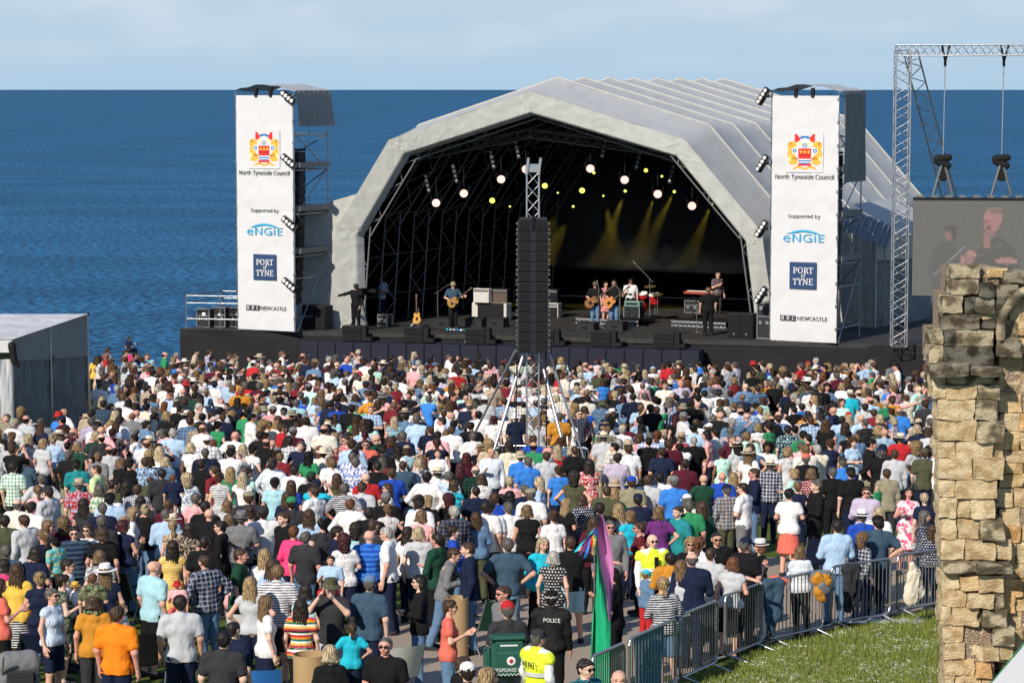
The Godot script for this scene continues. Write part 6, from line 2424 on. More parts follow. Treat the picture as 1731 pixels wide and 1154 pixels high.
func make_flag() -> void:
	var d := 35.0
	var base := at(1012, 148, d)
	var o := thing("tall_flag", "tall flag of green and purple cloth on a thin pole", "flag", Vector3.ZERO)
	var g := ground_y(base.z)
	var prof := [[1160, 997, 1030, 1003], [1100, 999, 1032, 1010], [1050, 1001, 1033, 1018], [1000, 1006, 1035, 1025], [960, 1009, 1038, 1016], [920, 1010, 1033, 1011], [890, 1009, 1025, 1010], [870, 1012, 1019, 1013]]
	var green := []
	var purple := []
	for k in prof.size():
		var e: Array = prof[k]
		var rg := []
		var rp := []
		for q in 6:
			var t := q / 5.0
			var fold := 0.10 * sin(t * 5.0 + k * 0.7)
			rg.append(at(lerpf(e[1], e[3] if k > 2 else e[2], t), e[0], d + fold))
			rp.append(at(lerpf(e[3] if k > 2 else e[2] - 4, e[2], t), e[0], d + 0.02 - 0.12 * sin(t * 4.0 + k * 0.5)))
		green.append(rg)
		if k > 1:
			purple.append(rp)
	var gl := []
	for q in 6:
		var p: Vector3 = green[0][q]
		gl.append(Vector3(p.x, g + 0.5, p.z))
	green.push_front(gl)
	var s := Shape.new()
	s.sheet(green)
	var gm := mat(Color(0.012, 0.42, 0.20), 0.5)
	gm.backlight_enabled = true
	gm.backlight = Color(0.1, 0.5, 0.25)
	part("green_cloth", s.made(), gm, o)
	s = Shape.new()
	s.sheet(purple)
	var pm := mat(Color(0.60, 0.24, 0.50), 0.5)
	pm.backlight_enabled = true
	pm.backlight = Color(0.5, 0.2, 0.42)
	part("purple_cloth", s.made(), pm, o)
	var tip := at(1012, 868, d)
	part("pole", tube_mesh(Vector3(base.x - 0.08, g, base.z - 0.06), Vector3(tip.x, tip.y, tip.z - 0.06), 0.014), M.gloss_black, o)
	# bunch of coloured ribbons beside it
	var rp := at(1005, 905, d + 3.5)
	o = thing("ribbon_wand", "bunch of rainbow ribbons on a stick beside the flag", "ribbons", rp)
	part("stick", tube_mesh(Vector3(0, ground_y(rp.z) + 1.0 - rp.y, 0), Vector3(0, 0.12, 0), 0.012), M.darkpipe, o)
	for k in 7:
		var rows := []
		for r in 8:
			var t := r / 7.0
			var x := (k - 3) * 0.07 * t - 0.08 * t
			var y := 0.1 - t * (0.35 + 0.05 * (k % 3))
			rows.append([Vector3(x - 0.02, y, 0.03 * sin(t * 7 + k)), Vector3(x + 0.025, y + 0.01, 0.03 * sin(t * 7 + k + 0.6))])
		s = Shape.new()
		s.sheet(rows)
		part("ribbon", s.made(), fabric(["turquoise", "purple", "bright blue", "red", "yellow", "green", "royal blue"][k]), o)

func camp_chair(px: float, py: float, h: float, turn: float, colour: String, label: String) -> void:
	var p := stand_at(px, py, h)
	var o := thing("camping_chair", label, "camping chair", p, turn, "folding camping chairs")
	var s := Shape.new()
	s.sheet([[Vector3(-0.25, 0.42, 0.2), Vector3(0, 0.38, 0.2), Vector3(0.25, 0.42, 0.2)], [Vector3(-0.25, 0.45, -0.25), Vector3(0, 0.42, -0.25), Vector3(0.25, 0.45, -0.25)]])
	part("seat", s.made(), fabric(colour), o)
	var rows := []
	for r in 6:
		var row := []
		for q in 7:
			var t := q / 6.0
			row.append(Vector3(lerpf(-0.28, 0.28, t), 0.42 + 0.1 * r, 0.2 + 0.05 * r + 0.05 * sin(PI * t)))
		rows.append(row)
	s = Shape.new()
	s.sheet(rows)
	part("backrest", s.made(), fabric(colour), o)
	for sx in [-0.28, 0.28]:
		part("leg", tube_mesh(Vector3(sx, 0.0, -0.28), Vector3(sx, 0.48, 0.2), 0.012), M.galv, o)
		part("leg", tube_mesh(Vector3(sx, 0.0, 0.28), Vector3(sx, 0.62, -0.26), 0.012), M.galv, o)
		part("back_post", tube_mesh(Vector3(sx, 0.4, 0.18), Vector3(sx, 0.95, 0.46), 0.012), M.galv, o)
		part("armrest", box_mesh(Vector3(0.06, 0.02, 0.46), 0.008, Vector3(sx, 0.64, -0.03)), fabric("black"), o)

func make_foreground() -> void:
	# cardboard bins
	var card := mat(Color(0.46, 0.31, 0.155), 0.85)
	card.albedo_texture = noise_tex(0.01, Color(0.88, 0.88, 0.88), Color(1, 1, 1), 3, 128, 51)
	tri(card, Vector3(1.5, 0.3, 1.5))
	for e in [[524, 1105, 0.235, "tall round cardboard bin beside the blonde in a black jacket"], [773, 1009, 0.175, "tall round cardboard bin beside the man in a navy hoodie"]]:
		var p := stand_at(e[0], e[1], 0.95)
		var o := thing("cardboard_bin", e[3], "bin", p, 0.0, "cardboard bins")
		var s := Shape.new()
		var r: float = e[2]
		s.lathe([Vector2(r * 0.97, 0.0), Vector2(r, 0.95), Vector2(r - 0.012, 0.95), Vector2(r * 0.95, 0.02), Vector2(0, 0.02)], 28)
		part("drum", s.made(), card, o)
	# pushchair
	var p := stand_at(30, 1103, 0.95)
	var o := thing("pushchair", "grey folded-hood pushchair at the lower left corner", "pushchair", p, 0.3)
	part("hood", ruffle(nets([[Vector3(-0.14, 0.82, 0.06), Vector3(0.14, 0.82, 0.06), 0.17, 0.17, 1.0], [Vector3(-0.14, 0.62, 0.12), Vector3(0.14, 0.62, 0.12), 0.15, 0.15, 0.6], ["cut", Vector3(0, 0.3, 1).normalized(), 0.16]], 0.025, 0.04), 0.02, Vector3(8, 5, 8), 3).made(), fabric("grey"), o)
	part("backrest", box_mesh(Vector3(0.38, 0.5, 0.06), 0.025, Vector3(0, 0.5, 0.24)), fabric("charcoal"), o)
	part("basket", box_mesh(Vector3(0.36, 0.2, 0.4), 0.03, Vector3(0, 0.2, 0.0)), fabric("black"), o)
	for sx in [-0.24, 0.24]:
		part("frame", tube_mesh(Vector3(sx, 0.1, -0.3), Vector3(sx, 1.0, 0.42), 0.014), M.alu, o)
		for z in [-0.3, 0.3]:
			var s := Shape.new()
			s.lathe([Vector2(0.02, -0.02), Vector2(0.1, -0.02), Vector2(0.1, 0.02), Vector2(0.02, 0.02)], 14, Transform3D(Basis(Vector3.BACK, PI / 2), Vector3(sx, 0.1, z)))
			part("wheel", s.made(), M.black, o)
	camp_chair(65, 1062, 0.9, 0.2, "navy", "navy folding camping chair behind the woman in navy shorts")
	camp_chair(247, 1062, 0.9, 0.0, "black", "black folding camping chair behind the light grey t-shirt")
	camp_chair(207, 962, 0.9, -0.3, "charcoal", "dark grey folding chair with red edging near the polka dot dress")
	camp_chair(412, 1000, 0.9, 0.2, "green", "green and pink folding camping chair under the seated man in pink")
	camp_chair(425, 1030, 0.9, -0.2, "white", "white folding camping chair beside the woman in white")
	camp_chair(825, 1008, 0.9, 0.5, "dark green", "dark green folding camping chair behind the man in a slate t-shirt")
	camp_chair(665, 1090, 0.85, 0.5, "white", "white and blue folding chair left of the black hoodie")
	camp_chair(1382, 905, 0.9, 0.1, "navy", "navy folding camping chair below the man in a black jacket")
	camp_chair(440, 1128, 0.85, 0.1, "bright blue", "bright blue folding chair at the bottom edge")
	# things hung on the barriers
	draped("grey-green coat with a coral lining hung over the barrier", "hanging_coat", 1304, 980, [[Vector3(-0.12, -0.02, 0.03), Vector3(0.12, -0.02, 0.05), 0.07, 0.07, 1.0], [Vector3(-0.1, -0.05, 0.05), Vector3(-0.05, -0.62, 0.05), 0.1, 0.07, 0.6], [Vector3(0.1, -0.05, 0.05), Vector3(0.08, -0.55, 0.06), 0.1, 0.1, 0.6], [Vector3(0.0, -0.5, 0.05), Vector3(0.0, -0.85, 0.05), 0.09, 0.05, 0.6]], fabric("slate blue"), fabric("coral"), [[Vector3(0.06, 0.02, -0.02), Vector3(0.24, -0.02, 0.0), 0.075, 0.06, 1.0]])
	draped("orange and grey rucksack hung on the barrier", "hanging_bag", 1386, 966, [[Vector3(-0.06, -0.08, 0.06), Vector3(0.08, -0.12, 0.06), 0.11, 0.1, 0.7], [Vector3(-0.04, -0.3, 0.06), Vector3(0.04, -0.42, 0.06), 0.1, 0.07, 0.7]], fabric("mustard"), fabric("grey"), [[Vector3(-0.12, -0.02, 0.03), Vector3(0.14, -0.02, 0.03), 0.06, 0.07, 0.8], [Vector3(0.0, -0.2, 0.09), Vector3(0.06, -0.26, 0.09), 0.09, 0.09, 0.6]])
	draped("long dark coat hung over the barrier", "hanging_coat", 1436, 955, [[Vector3(-0.1, -0.02, 0.04), Vector3(0.12, -0.02, 0.04), 0.07, 0.07, 0.8], [Vector3(-0.06, -0.05, 0.06), Vector3(-0.04, -0.7, 0.06), 0.1, 0.08, 0.5], [Vector3(0.08, -0.05, 0.06), Vector3(0.04, -0.6, 0.06), 0.1, 0.08, 0.5]], fabric("charcoal"))
	draped("cream jacket hanging on the barrier beside the ruin", "hanging_jacket", 1545, 948, [[Vector3(0, -0.05, -0.05), Vector3(0.06, -0.2, -0.06), 0.05, 0.09, 0.8], [Vector3(0.04, -0.25, -0.06), Vector3(0.0, -0.62, -0.06), 0.13, 0.15, 0.5], [Vector3(0.08, -0.3, -0.06), Vector3(0.16, -0.55, -0.06), 0.1, 0.1, 0.5]], fabric("cream"))
	# crumpled plastic sheet on the grass
	p = stand_at(1490, 1053, 0.02)
	var rows := []
	for r in 7:
		var row := []
		for q in 15:
			row.append(Vector3(-0.75 + 1.5 * q / 14.0, 0.03 + 0.05 * absf(noise.get_noise_2d(q * 0.7, r * 0.9)) + 0.02 * (q % 2), -0.2 + 0.4 * r / 6.0 + 0.1 * noise.get_noise_2d(q * 0.5, 3)))
		rows.append(row)
	var s := Shape.new()
	for row in rows:
		row.reverse()
	s.sheet(rows)
	o = part("plastic_sheet", s.made(), mat(Color(0.62, 0.64, 0.68), 0.35), self, shift(p.x, p.y + 0.01, p.z))
	tag(o, "crumpled clear-white plastic sheet lying on the grass by the barrier", "plastic sheet")
# ---------------------------------------------------------------- the crowd
# Each line: x y (on an enlarged view of the photograph) sex cut top hair colour legs facing pose extras
# cut t l v d; facing B away from the camera, F towards it, L R and between.
const VIEW_A := """
75 28 m t white/check/green short dark trousers/charcoal B down
212 92 m t pale_grey short grey trousers/navy B down
245 158 m l pale_grey short brown trousers/navy BL down hat=cap/charcoal
195 152 f v pink ponytail fair skirt/navy B down
412 15 m t teal short dark shorts/charcoal B down hat=cap/black
500 42 m t lime cropped brown trousers/navy L bent
612 6 f v black bob fair trousers/black BR down
690 8 f t black bun dark trousers/black B folded
760 4 m t pale_blue/floral/navy short brown trousers/navy B down
858 2 f l denm bob pale trousers/navy B down
400 122 m t red/floral/pale_blue short grey trousers/navy B down hat=trilby/beige
452 218 f v charcoal long dark trousers/black B down
516 145 f t offwhite/floral/green bob grey trousers/navy B down
582 118 m t olive short dark trousers/navy BR down
592 196 m t pale_blue short black trousers/charcoal B down hat=cap/black
648 128 f t white long dark trousers/navy B down
706 146 m l white/gingham/navy short brown trousers/navy B folded
766 100 m l olive short brown trousers/navy B down h=0.8
826 64 m l charcoal short dark trousers/navy B down
908 84 m t navy short ginger shorts/navy B down h=0.64 sit up=1.12
892 225 m t maroon cropped brown trousers/navy B down
972 92 f t white/floral/denim_blue curly pale trousers/white B down
1060 12 m t black short dark trousers/black B folded
1130 45 m t dark_red short brown trousers/navy BL down
1155 82 f d white/stripes/navy bun brown skirt/white B down
1192 52 f v green long blonde trousers/navy B down
1250 82 f v white long pale trousers/navy B down
1298 58 m t mint short dark trousers/navy BR down
80 222 m l offwhite balding grey trousers/khaki B down
168 240 m t white short dark trousers/navy B down
20 308 m l olive short dark trousers/navy B down
152 308 m l pale_grey short brown trousers/charcoal BL down
206 385 f v navy ponytail fair trousers/navy BL down
240 335 f v grey long fair trousers/navy R down g
326 318 f t maroon curly fair trousers/black B down
410 362 m t navy/broad/slate_blue short dark trousers/navy F down g
470 356 f t white long brown trousers/navy F down g
522 380 f t black bob brown trousers/black B down
535 246 m t navy short grey trousers/navy B down
520 312 m l charcoal short grey trousers/black B down
596 172 f t white/floral/pale_blue bob blonde trousers/navy B down
620 318 f t white bob blonde trousers/navy B down
664 268 f t white long blonde trousers/navy R down
742 252 f t black bun pale trousers/denim_blue B lifted
728 205 f t charcoal bob dark trousers/black B down
668 332 f v navy bob plum trousers/denim_blue BR bent
880 308 f t pale_blue/upright/white ponytail pale trousers/navy B down hat=brim/cream
868 282 m l pale_blue short grey trousers/navy B down
922 338 f v beige/floral/brown ponytail blonde trousers/black B down
982 350 f v black/floral/beige bob dark trousers/black BR down
1076 278 m l black bald brown trousers/black B down
1072 236 m t black short dark trousers/black B down
1155 338 m t black short dark trousers/black L around g
1190 305 f v white bob fair trousers/navy B down
1254 292 m t grey short grey trousers/navy B down hat=trilby/grey
1276 192 m t charcoal short brown trousers/navy B down hat=flat/khaki
1320 268 f t pink bun brown trousers/navy B down
1050 418 m t black cropped dark trousers/black B down
876 442 f d yellow/dots/offwhite long dark skirt/navy B down
302 420 m t turquoise/floral/yellow short black shorts/navy BL down h=0.7 sit up=0.75 hat=cap/black
342 540 m t white short dark trousers/navy R bent g
88 572 f t yellow long brown skirt/black/stripes/white B down
212 612 f v navy bun blonde trousers/navy B down
270 700 f v pale_blue/upright/white short grey shorts/navy FR down g
322 625 f d dark_green/floral/khaki bun dark skirt/navy R bent
390 648 m t white short fair shorts/denim_blue R down h=0.55 up=0.75 hat=trilby/yellow sit
526 492 f t grey/floral/white bob fair trousers/navy B down
570 572 f v navy long fair trousers/navy B bent hat=brim/white
482 610 m t olive/camo/khaki short ginger trousers/navy B down h=0.66 up=1.12 sit
486 735 f t mustard bob brown trousers/charcoal B down
592 800 m t orange short brown trousers/navy B down w=1.06
776 552 m t sky_blue bald brown shorts/black BR down w=1.08
632 772 f t pink/floral/turquoise bob fair shorts/navy R down h=0.66
940 738 m t pale_grey short dark trousers/navy B down w=1.05
1090 520 m l navy/check/pale_grey cropped brown trousers/denim_blue BL down
1242 490 m t dark_green short brown trousers/brown R down
1215 868 m t navy cropped dark trousers/navy BR down
1140 935 m t charcoal short black trousers/black B down w=1.05
1272 572 m l pink balding grey trousers/khaki B down sit
935 640 m t pink short fair shorts/coral F down h=0.5 up=0.9 hat=bucket/red sit
5 545 f t hot_pink bob dark trousers/black B down
5 650 f t coral long brown trousers/black BR down
30 470 m t slate_blue short grey trousers/navy B down
150 480 f t navy bob dark trousers/black B down
1180 230 f t pale_grey bob fair trousers/navy B down
1010 190 f t pink short grey trousers/navy B down
"""
const VIEW_B := """
140 108 f t sky_blue bun dark trousers/navy B down
206 122 f t royal_blue long brown trousers/navy B down
136 18 m l white/check/pale_blue short dark trousers/navy B down
246 42 m t white short dark trousers/navy B down
420 8 f t white short fair trousers/navy B down
476 88 f v olive long brown trousers/black B lifted
562 4 m t white/floral/royal_blue short grey trousers/navy B down
332 82 m t black short dark trousers/black B down hat=cap/dark_green
358 122 m t turquoise short dark trousers/navy BR lifted hat=cap/navy
346 162 m t white short brown trousers/navy BL folded w=1.1
500 142 m t navy/stripes/white short grey trousers/navy B down
592 138 m t pale_grey short brown trousers/navy B down
632 85 m t red bald brown trousers/navy B down
738 62 m t royal_blue short brown trousers/navy B folded
742 140 f v white long brown trousers/navy L down g
668 28 m t black cropped dark trousers/black B down
806 18 m l slate_blue cropped brown trousers/navy B down
925 78 m l white short black trousers/charcoal B down
972 62 m t white short grey trousers/khaki B down hat=brim/cream
1040 76 f t pale_blue/dots/white short grey trousers/white B down
1092 32 f t black long plum trousers/black B down
1172 48 m l dark_green/check/black balding grey trousers/navy B down
1216 92 f v white/dots/black bob brown trousers/black B down
1092 122 f v turquoise/floral/navy bob brown trousers/navy B down
1180 152 m t navy cropped dark trousers/black B down
1300 196 m t royal_blue short dark trousers/navy B down
1236 238 m t white short dark trousers/charcoal B down
1345 242 m l white short grey trousers/navy B down
1200 292 f l denm long brown trousers/olive B down
1070 262 m l navy/check/grey short white trousers/navy B down
1048 200 f t black curly plum trousers/black BL down
944 202 f t black bob blonde trousers/black BR down
905 222 m t white short dark trousers/khaki B down hat=cap/black
870 208 f t pale_blue curly brown trousers/navy B down
898 285 f v pink bob fair trousers/navy B down
730 192 m t black short grey trousers/navy B down hat=cap/grey
722 248 f v white/upright/grey bun fair trousers/white B down
540 222 m l white short ginger trousers/navy B down
620 268 m l black short dark trousers/black B down
336 278 f t pale_blue long brown trousers/navy B down
372 330 f v charcoal bun black trousers/navy B down
236 216 m t charcoal short dark trousers/black B down hat=cap/green
210 182 f t navy long brown trousers/navy B down
196 298 m l black short brown trousers/black FL down
85 265 m t white short dark trousers/charcoal B hips hat=cap/charcoal w=1.1
206 368 f l hot_pink short ginger trousers/navy B down
286 392 m t charcoal short grey trousers/denim_blue B down
456 365 m l navy short dark trousers/navy R bent g
508 412 f t white/floral/pale_grey curly plum trousers/navy B down
576 352 f t sky_blue curly dark trousers/navy B down
614 388 m t bright_blue/broad/royal_blue bald fair trousers/navy B down w=1.08
642 338 m t charcoal cropped brown trousers/black BR down
750 378 m t white short white trousers/navy L bent g
840 372 f t white long dark trousers/navy BR down
896 372 f t pale_grey bob pale trousers/navy B down
945 462 m l grey short brown trousers/denim_blue R bent lean=0.25
985 406 m l dark_green short dark trousers/black BL down
1082 362 f l royal_blue bun dark trousers/denim_blue R folded
1166 458 m l navy short brown trousers/denim_blue L bent
98 492 f t white long blonde trousers/navy B down
102 542 f t pale_blue long brown trousers/navy BR down
146 582 m t white/stripes/navy short fair shorts/charcoal B down
425 512 m t pale_blue short brown trousers/red F down h=0.64 up=1.12 sit
440 652 m t charcoal short grey trousers/pale_grey F lifted hat=bucket/olive
612 640 m t slate_blue short grey trousers/navy B down hat=cap/denim_blue
85 735 f t white long fair trousers/navy R down
276 755 f t white/rainbow/red long dark trousers/black B down
524 868 f t turquoise ponytail brown shorts/navy B hips h=0.72
430 1005 f l black bob pale trousers/black B down
694 962 m t black cropped grey trousers/black F down g
882 632 f l black long black trousers/denim_blue L down g
1030 758 f t coral short brown shorts/denim_blue R bent g
1096 1052 m t black short brown trousers/black R down g
1136 1105 m t charcoal short dark trousers/black B down hat=cap/white
1216 1128 f t beige long blonde trousers/navy BR down
30 640 f v pale_grey long blonde trousers/navy B down
300 680 f v sky_blue bob dark trousers/navy B down
"""
const VIEW_C := """
200 102 f t pink short pale trousers/white B down
275 4 m t bright_blue short grey trousers/navy B down
456 46 f t bright_blue bun brown trousers/navy B down
362 108 f t pale_blue long pale trousers/navy L down
600 12 f d red/floral/white long dark skirt/navy B down
735 -20 m l lilac short dark trousers/navy B down
514 82 f v olive curly dark trousers/black B down
746 118 f t white bob blonde trousers/white B down hat=bucket/beige
676 158 m l olive cropped brown trousers/khaki B down w=1.08
720 162 f t dark_green long blonde trousers/navy B down
830 108 m t khaki short brown trousers/navy B down hat=cap/royal_blue
905 96 m t pale_grey short brown trousers/navy B down
985 86 m t white short black trousers/navy B down
1056 108 m t bright_blue short grey trousers/navy B bent hat=cap/grey
1094 12 m t maroon short dark trousers/navy B down
1194 92 m t dark_green bald brown trousers/khaki B down
1300 82 m t royal_blue bald fair trousers/navy B down
876 200 m t navy short dark trousers/black B down hat=cap/navy
974 262 f t purple bob fair trousers/navy B down
1066 258 m t teal short brown trousers/navy FL down
1106 202 f t offwhite bob grey trousers/white B down hat=cap/white
1146 232 m t green short grey trousers/navy B down
1190 234 f l dark_green long brown trousers/black B down
296 252 f v black bob fair trousers/black B down
416 284 f t white bun brown trousers/black/floral/green B down
470 218 f t black long blonde trousers/black BR down
266 152 m t navy short grey trousers/navy BL down
320 172 m t white short grey trousers/navy B down hat=flat/khaki
176 248 m l white short grey trousers/navy B down
126 190 m t royal_blue short brown trousers/navy B down
190 182 f t black long black trousers/black B down
64 238 m t white short dark trousers/navy B down
180 432 m t slate_blue short grey trousers/denim_blue B down w=1.06
335 428 f l turquoise long pale trousers/black F down
410 500 f d black/dots/white bob white skirt/black B down
526 428 m t black short brown shorts/sky_blue B around w=1.03
714 342 m l grey short grey trousers/black F down g
866 345 f v dark_red/check/black bun brown trousers/black L bent g
946 412 m l white balding white trousers/black F down g vest
1016 502 m l mustard short dark trousers/khaki B down h=0.92
900 592 m l denm short fair trousers/red BR down h=0.68 hat=cap/turquoise
1020 640 f l navy/stripes/white ponytail blonde shorts/denim_blue B folded
1130 512 m l navy balding grey trousers/navy B down w=1.1
1220 478 m t pale_grey cropped brown trousers/navy B around
1116 432 f t black curly blonde trousers/black F down g
1276 398 m t black cropped dark trousers/navy F down g
1196 424 f t white ponytail ginger trousers/navy BR down
745 592 m t black short dark trousers/black L bent hat=cap/black
168 692 m l grey short brown trousers/charcoal FL down g
176 775 m t charcoal short grey trousers/grey B down hat=cap/red bag
410 712 m l black short dark trousers/black B down hat=cap/black police
342 912 m l white short grey trousers/black BR down hat=cap/charcoal vest
556 1075 m t teal/floral/navy short dark trousers/navy FR down g
740 1132 m t navy bald fair trousers/navy F down
36 1125 f t beige long blonde trousers/navy R down
1085 548 f t pale_grey long fair trousers/navy BR down
610 320 f t maroon long brown trousers/black B down
655 240 m t black short dark trousers/black B down
590 200 f t navy/dots/white bob brown trousers/navy B down
770 250 f t pale_grey long blonde trousers/navy B down
800 280 f v turquoise bob fair trousers/navy BL down
"""
const VIEW_D := """
176 82 f t beige long blonde trousers/navy B down
150 148 m l brown/check/pale_blue short grey trousers/olive B down hat=cap/navy
250 142 m t white short dark shorts/grey BL down g w=1.04
290 62 m l navy short brown trousers/denim_blue L down g
372 22 m l navy/check/white short grey trousers/navy B down hat=brim/cream
500 62 f l mint bob blonde trousers/navy BL down
516 128 f v navy short fair skirt/navy B down
476 168 f t white short black skirt/coral B down w=1.08
600 124 m l black short grey trousers/black L down w=1.06
700 58 m t black short grey trousers/black B down
815 62 m t black short dark trousers/navy B down hat=cap/black
756 8 m t bright_blue short grey trousers/navy B down hat=cap/charcoal
870 152 m l lilac short brown trousers/denim_blue F bent g
936 138 m l green short pale trousers/grey BL down h=0.5 up=0.85 sit
996 66 m l khaki short brown trousers/charcoal B down
1086 162 f d white/blooms/hot_pink long dark skirt/black F down
1160 285 f l navy/dots/pale_grey long grey trousers/navy R folded
1212 352 f l navy/dots/white long brown trousers/navy B folded
1206 192 f t navy short pale trousers/navy B down
850 288 m t royal_blue short grey trousers/navy B down hat=brim/white
930 262 f t white bob pale trousers/white B down
920 318 m t slate_blue short dark trousers/navy B down hat=cap/black
962 336 m t navy short ginger trousers/navy BR down h=0.85
715 342 m l pale_blue short dark trousers/denim_blue B folded
850 396 f l navy/check/white curly fair trousers/navy BR down h=0.93
546 470 f l white/check/pale_blue bob fair trousers/black B folded
336 442 f v olive bob ginger trousers/white L bent hat=trilby/white
246 430 m t black short grey trousers/charcoal BR bent hat=cap/navy
160 532 f v pale_grey bob ginger skirt/black B down
610 60 f t dark_red/dots/white bob fair trousers/navy B down
"""
const VIEW_E := """
190 590 m t red short brown trousers/black R bent
270 615 m t maroon short brown trousers/navy B down hat=cap/grey
475 590 m t charcoal short black trousers/navy B down
350 550 f t white/stripes/navy short dark trousers/navy B down
430 722 f t sky_blue long ginger trousers/navy B down
525 458 m t royal_blue short dark trousers/navy BL down hat=cap/navy
122 482 m t red/stripes/white short brown trousers/navy B down hat=cap/grey
645 470 m t green/floral/mint short fair trousers/navy BR pointing
612 658 m l red/check/white short brown trousers/navy FL down g
630 765 m l white/floral/royal_blue short grey trousers/navy B down
722 685 m v coral short brown trousers/navy F bent g
800 722 m t black short dark trousers/black B down hat=cap/black
876 660 f l red short black trousers/black B down
950 640 m t navy short grey trousers/navy B down
1242 605 m l white short brown trousers/navy B down
1362 640 m l white short grey trousers/navy B down
1475 740 m l white/upright/pale_blue bald fair trousers/navy F bent
1636 522 m t navy short grey trousers/navy B down hat=bucket/white
1680 765 m t bright_blue short grey trousers/khaki B down hat=bucket/beige
1168 742 f l white short brown trousers/navy F down
1190 545 m t white short dark trousers/navy L down g
490 792 f t white bob fair trousers/navy B down
162 800 m l white/check/mint short brown trousers/khaki BR down
1040 805 f t pale_grey ponytail pale trousers/navy B down
"""
const VIEW_F := """
436 500 m l navy/check/grey cropped dark trousers/navy F down g
580 648 m t pale_grey short grey trousers/khaki B down hat=brim/cream
850 645 m l white/check/royal_blue short grey trousers/navy B down
1052 645 f l red/check/grey bob fair trousers/navy B down hat=brim/beige
1150 560 m t white short brown trousers/pale_grey B down
1302 492 m t white/stripes/charcoal short grey trousers/khaki B down hat=trilby/olive
1366 605 m t white/gingham/dark_red short grey trousers/khaki B down
1440 520 m l denm bald fair trousers/navy B folded
1700 602 m t black/floral/sky_blue short dark trousers/navy B down hat=cap/navy
400 732 m t black cropped brown trousers/black B down
1482 742 f t white long fair trousers/navy B down hat=brim/beige
236 762 m t pale_grey short brown trousers/navy B down
560 445 m l denim_blue/floral/slate_blue short grey trousers/navy B down hat=bucket/olive
645 500 f t white long blonde trousers/navy B down hat=brim/white
"""
const VIEW_G := """
595 650 m l black short black trousers/black B down
482 532 m l white short white trousers/navy B down
800 662 m t pale_blue short dark trousers/navy B down
858 772 f v black bun black trousers/black B down
1080 612 m t dark_red short brown trousers/navy B down w=1.06
1270 602 m t bright_blue balding grey trousers/navy B down
865 472 m t turquoise short grey trousers/navy B down hat=trilby/cream
1105 902 m l black short grey trousers/black B down hat=cap/navy w=1.12
1240 805 m t red short grey trousers/navy B down hat=brim/cream
550 955 m t black short grey trousers/black B down hat=cap/coral
1210 925 m l pale_grey short brown trousers/navy B down
1490 908 m t white short dark trousers/charcoal R down g
1420 915 m t olive short brown trousers/navy B down hat=cap/olive
"""
const VIEW_H := """
402 898 m t navy short brown shorts/navy BR down h=0.64 up=1.12 sit
402 1010 f t hot_pink short dark trousers/navy B down
95 1080 f t yellow long dark trousers/black B down
205 1005 m t navy/stripes/coral short brown trousers/navy BR down
"""
const TURNS := {"B": 0.0, "F": PI, "L": 1.45, "R": -1.45, "BL": 0.7, "BR": -0.7, "FL": 2.3, "FR": -2.3}
var spots := []      # where the individuals stand
var seen := []       # what each looks like, for its label

func nice(c: String) -> String:
	return "denim blue" if c == "denm" else c.replace("_", " ")

func worn(a: Array) -> String:
	var words := {"": "", "stripes": "striped ", "broad": "banded ", "upright": "pinstriped ", "check": "checked ", "gingham": "gingham ", "dots": "spotted ", "floral": "patterned ", "blooms": "flowery ", "camo": "camouflage ", "rainbow": "multicoloured striped "}
	if a[1] == "rainbow":
		return words.rainbow
	return a[0] + (" and " + a[2] if a[1] and a[1] != "camo" else "") + " " + words[a[1]]

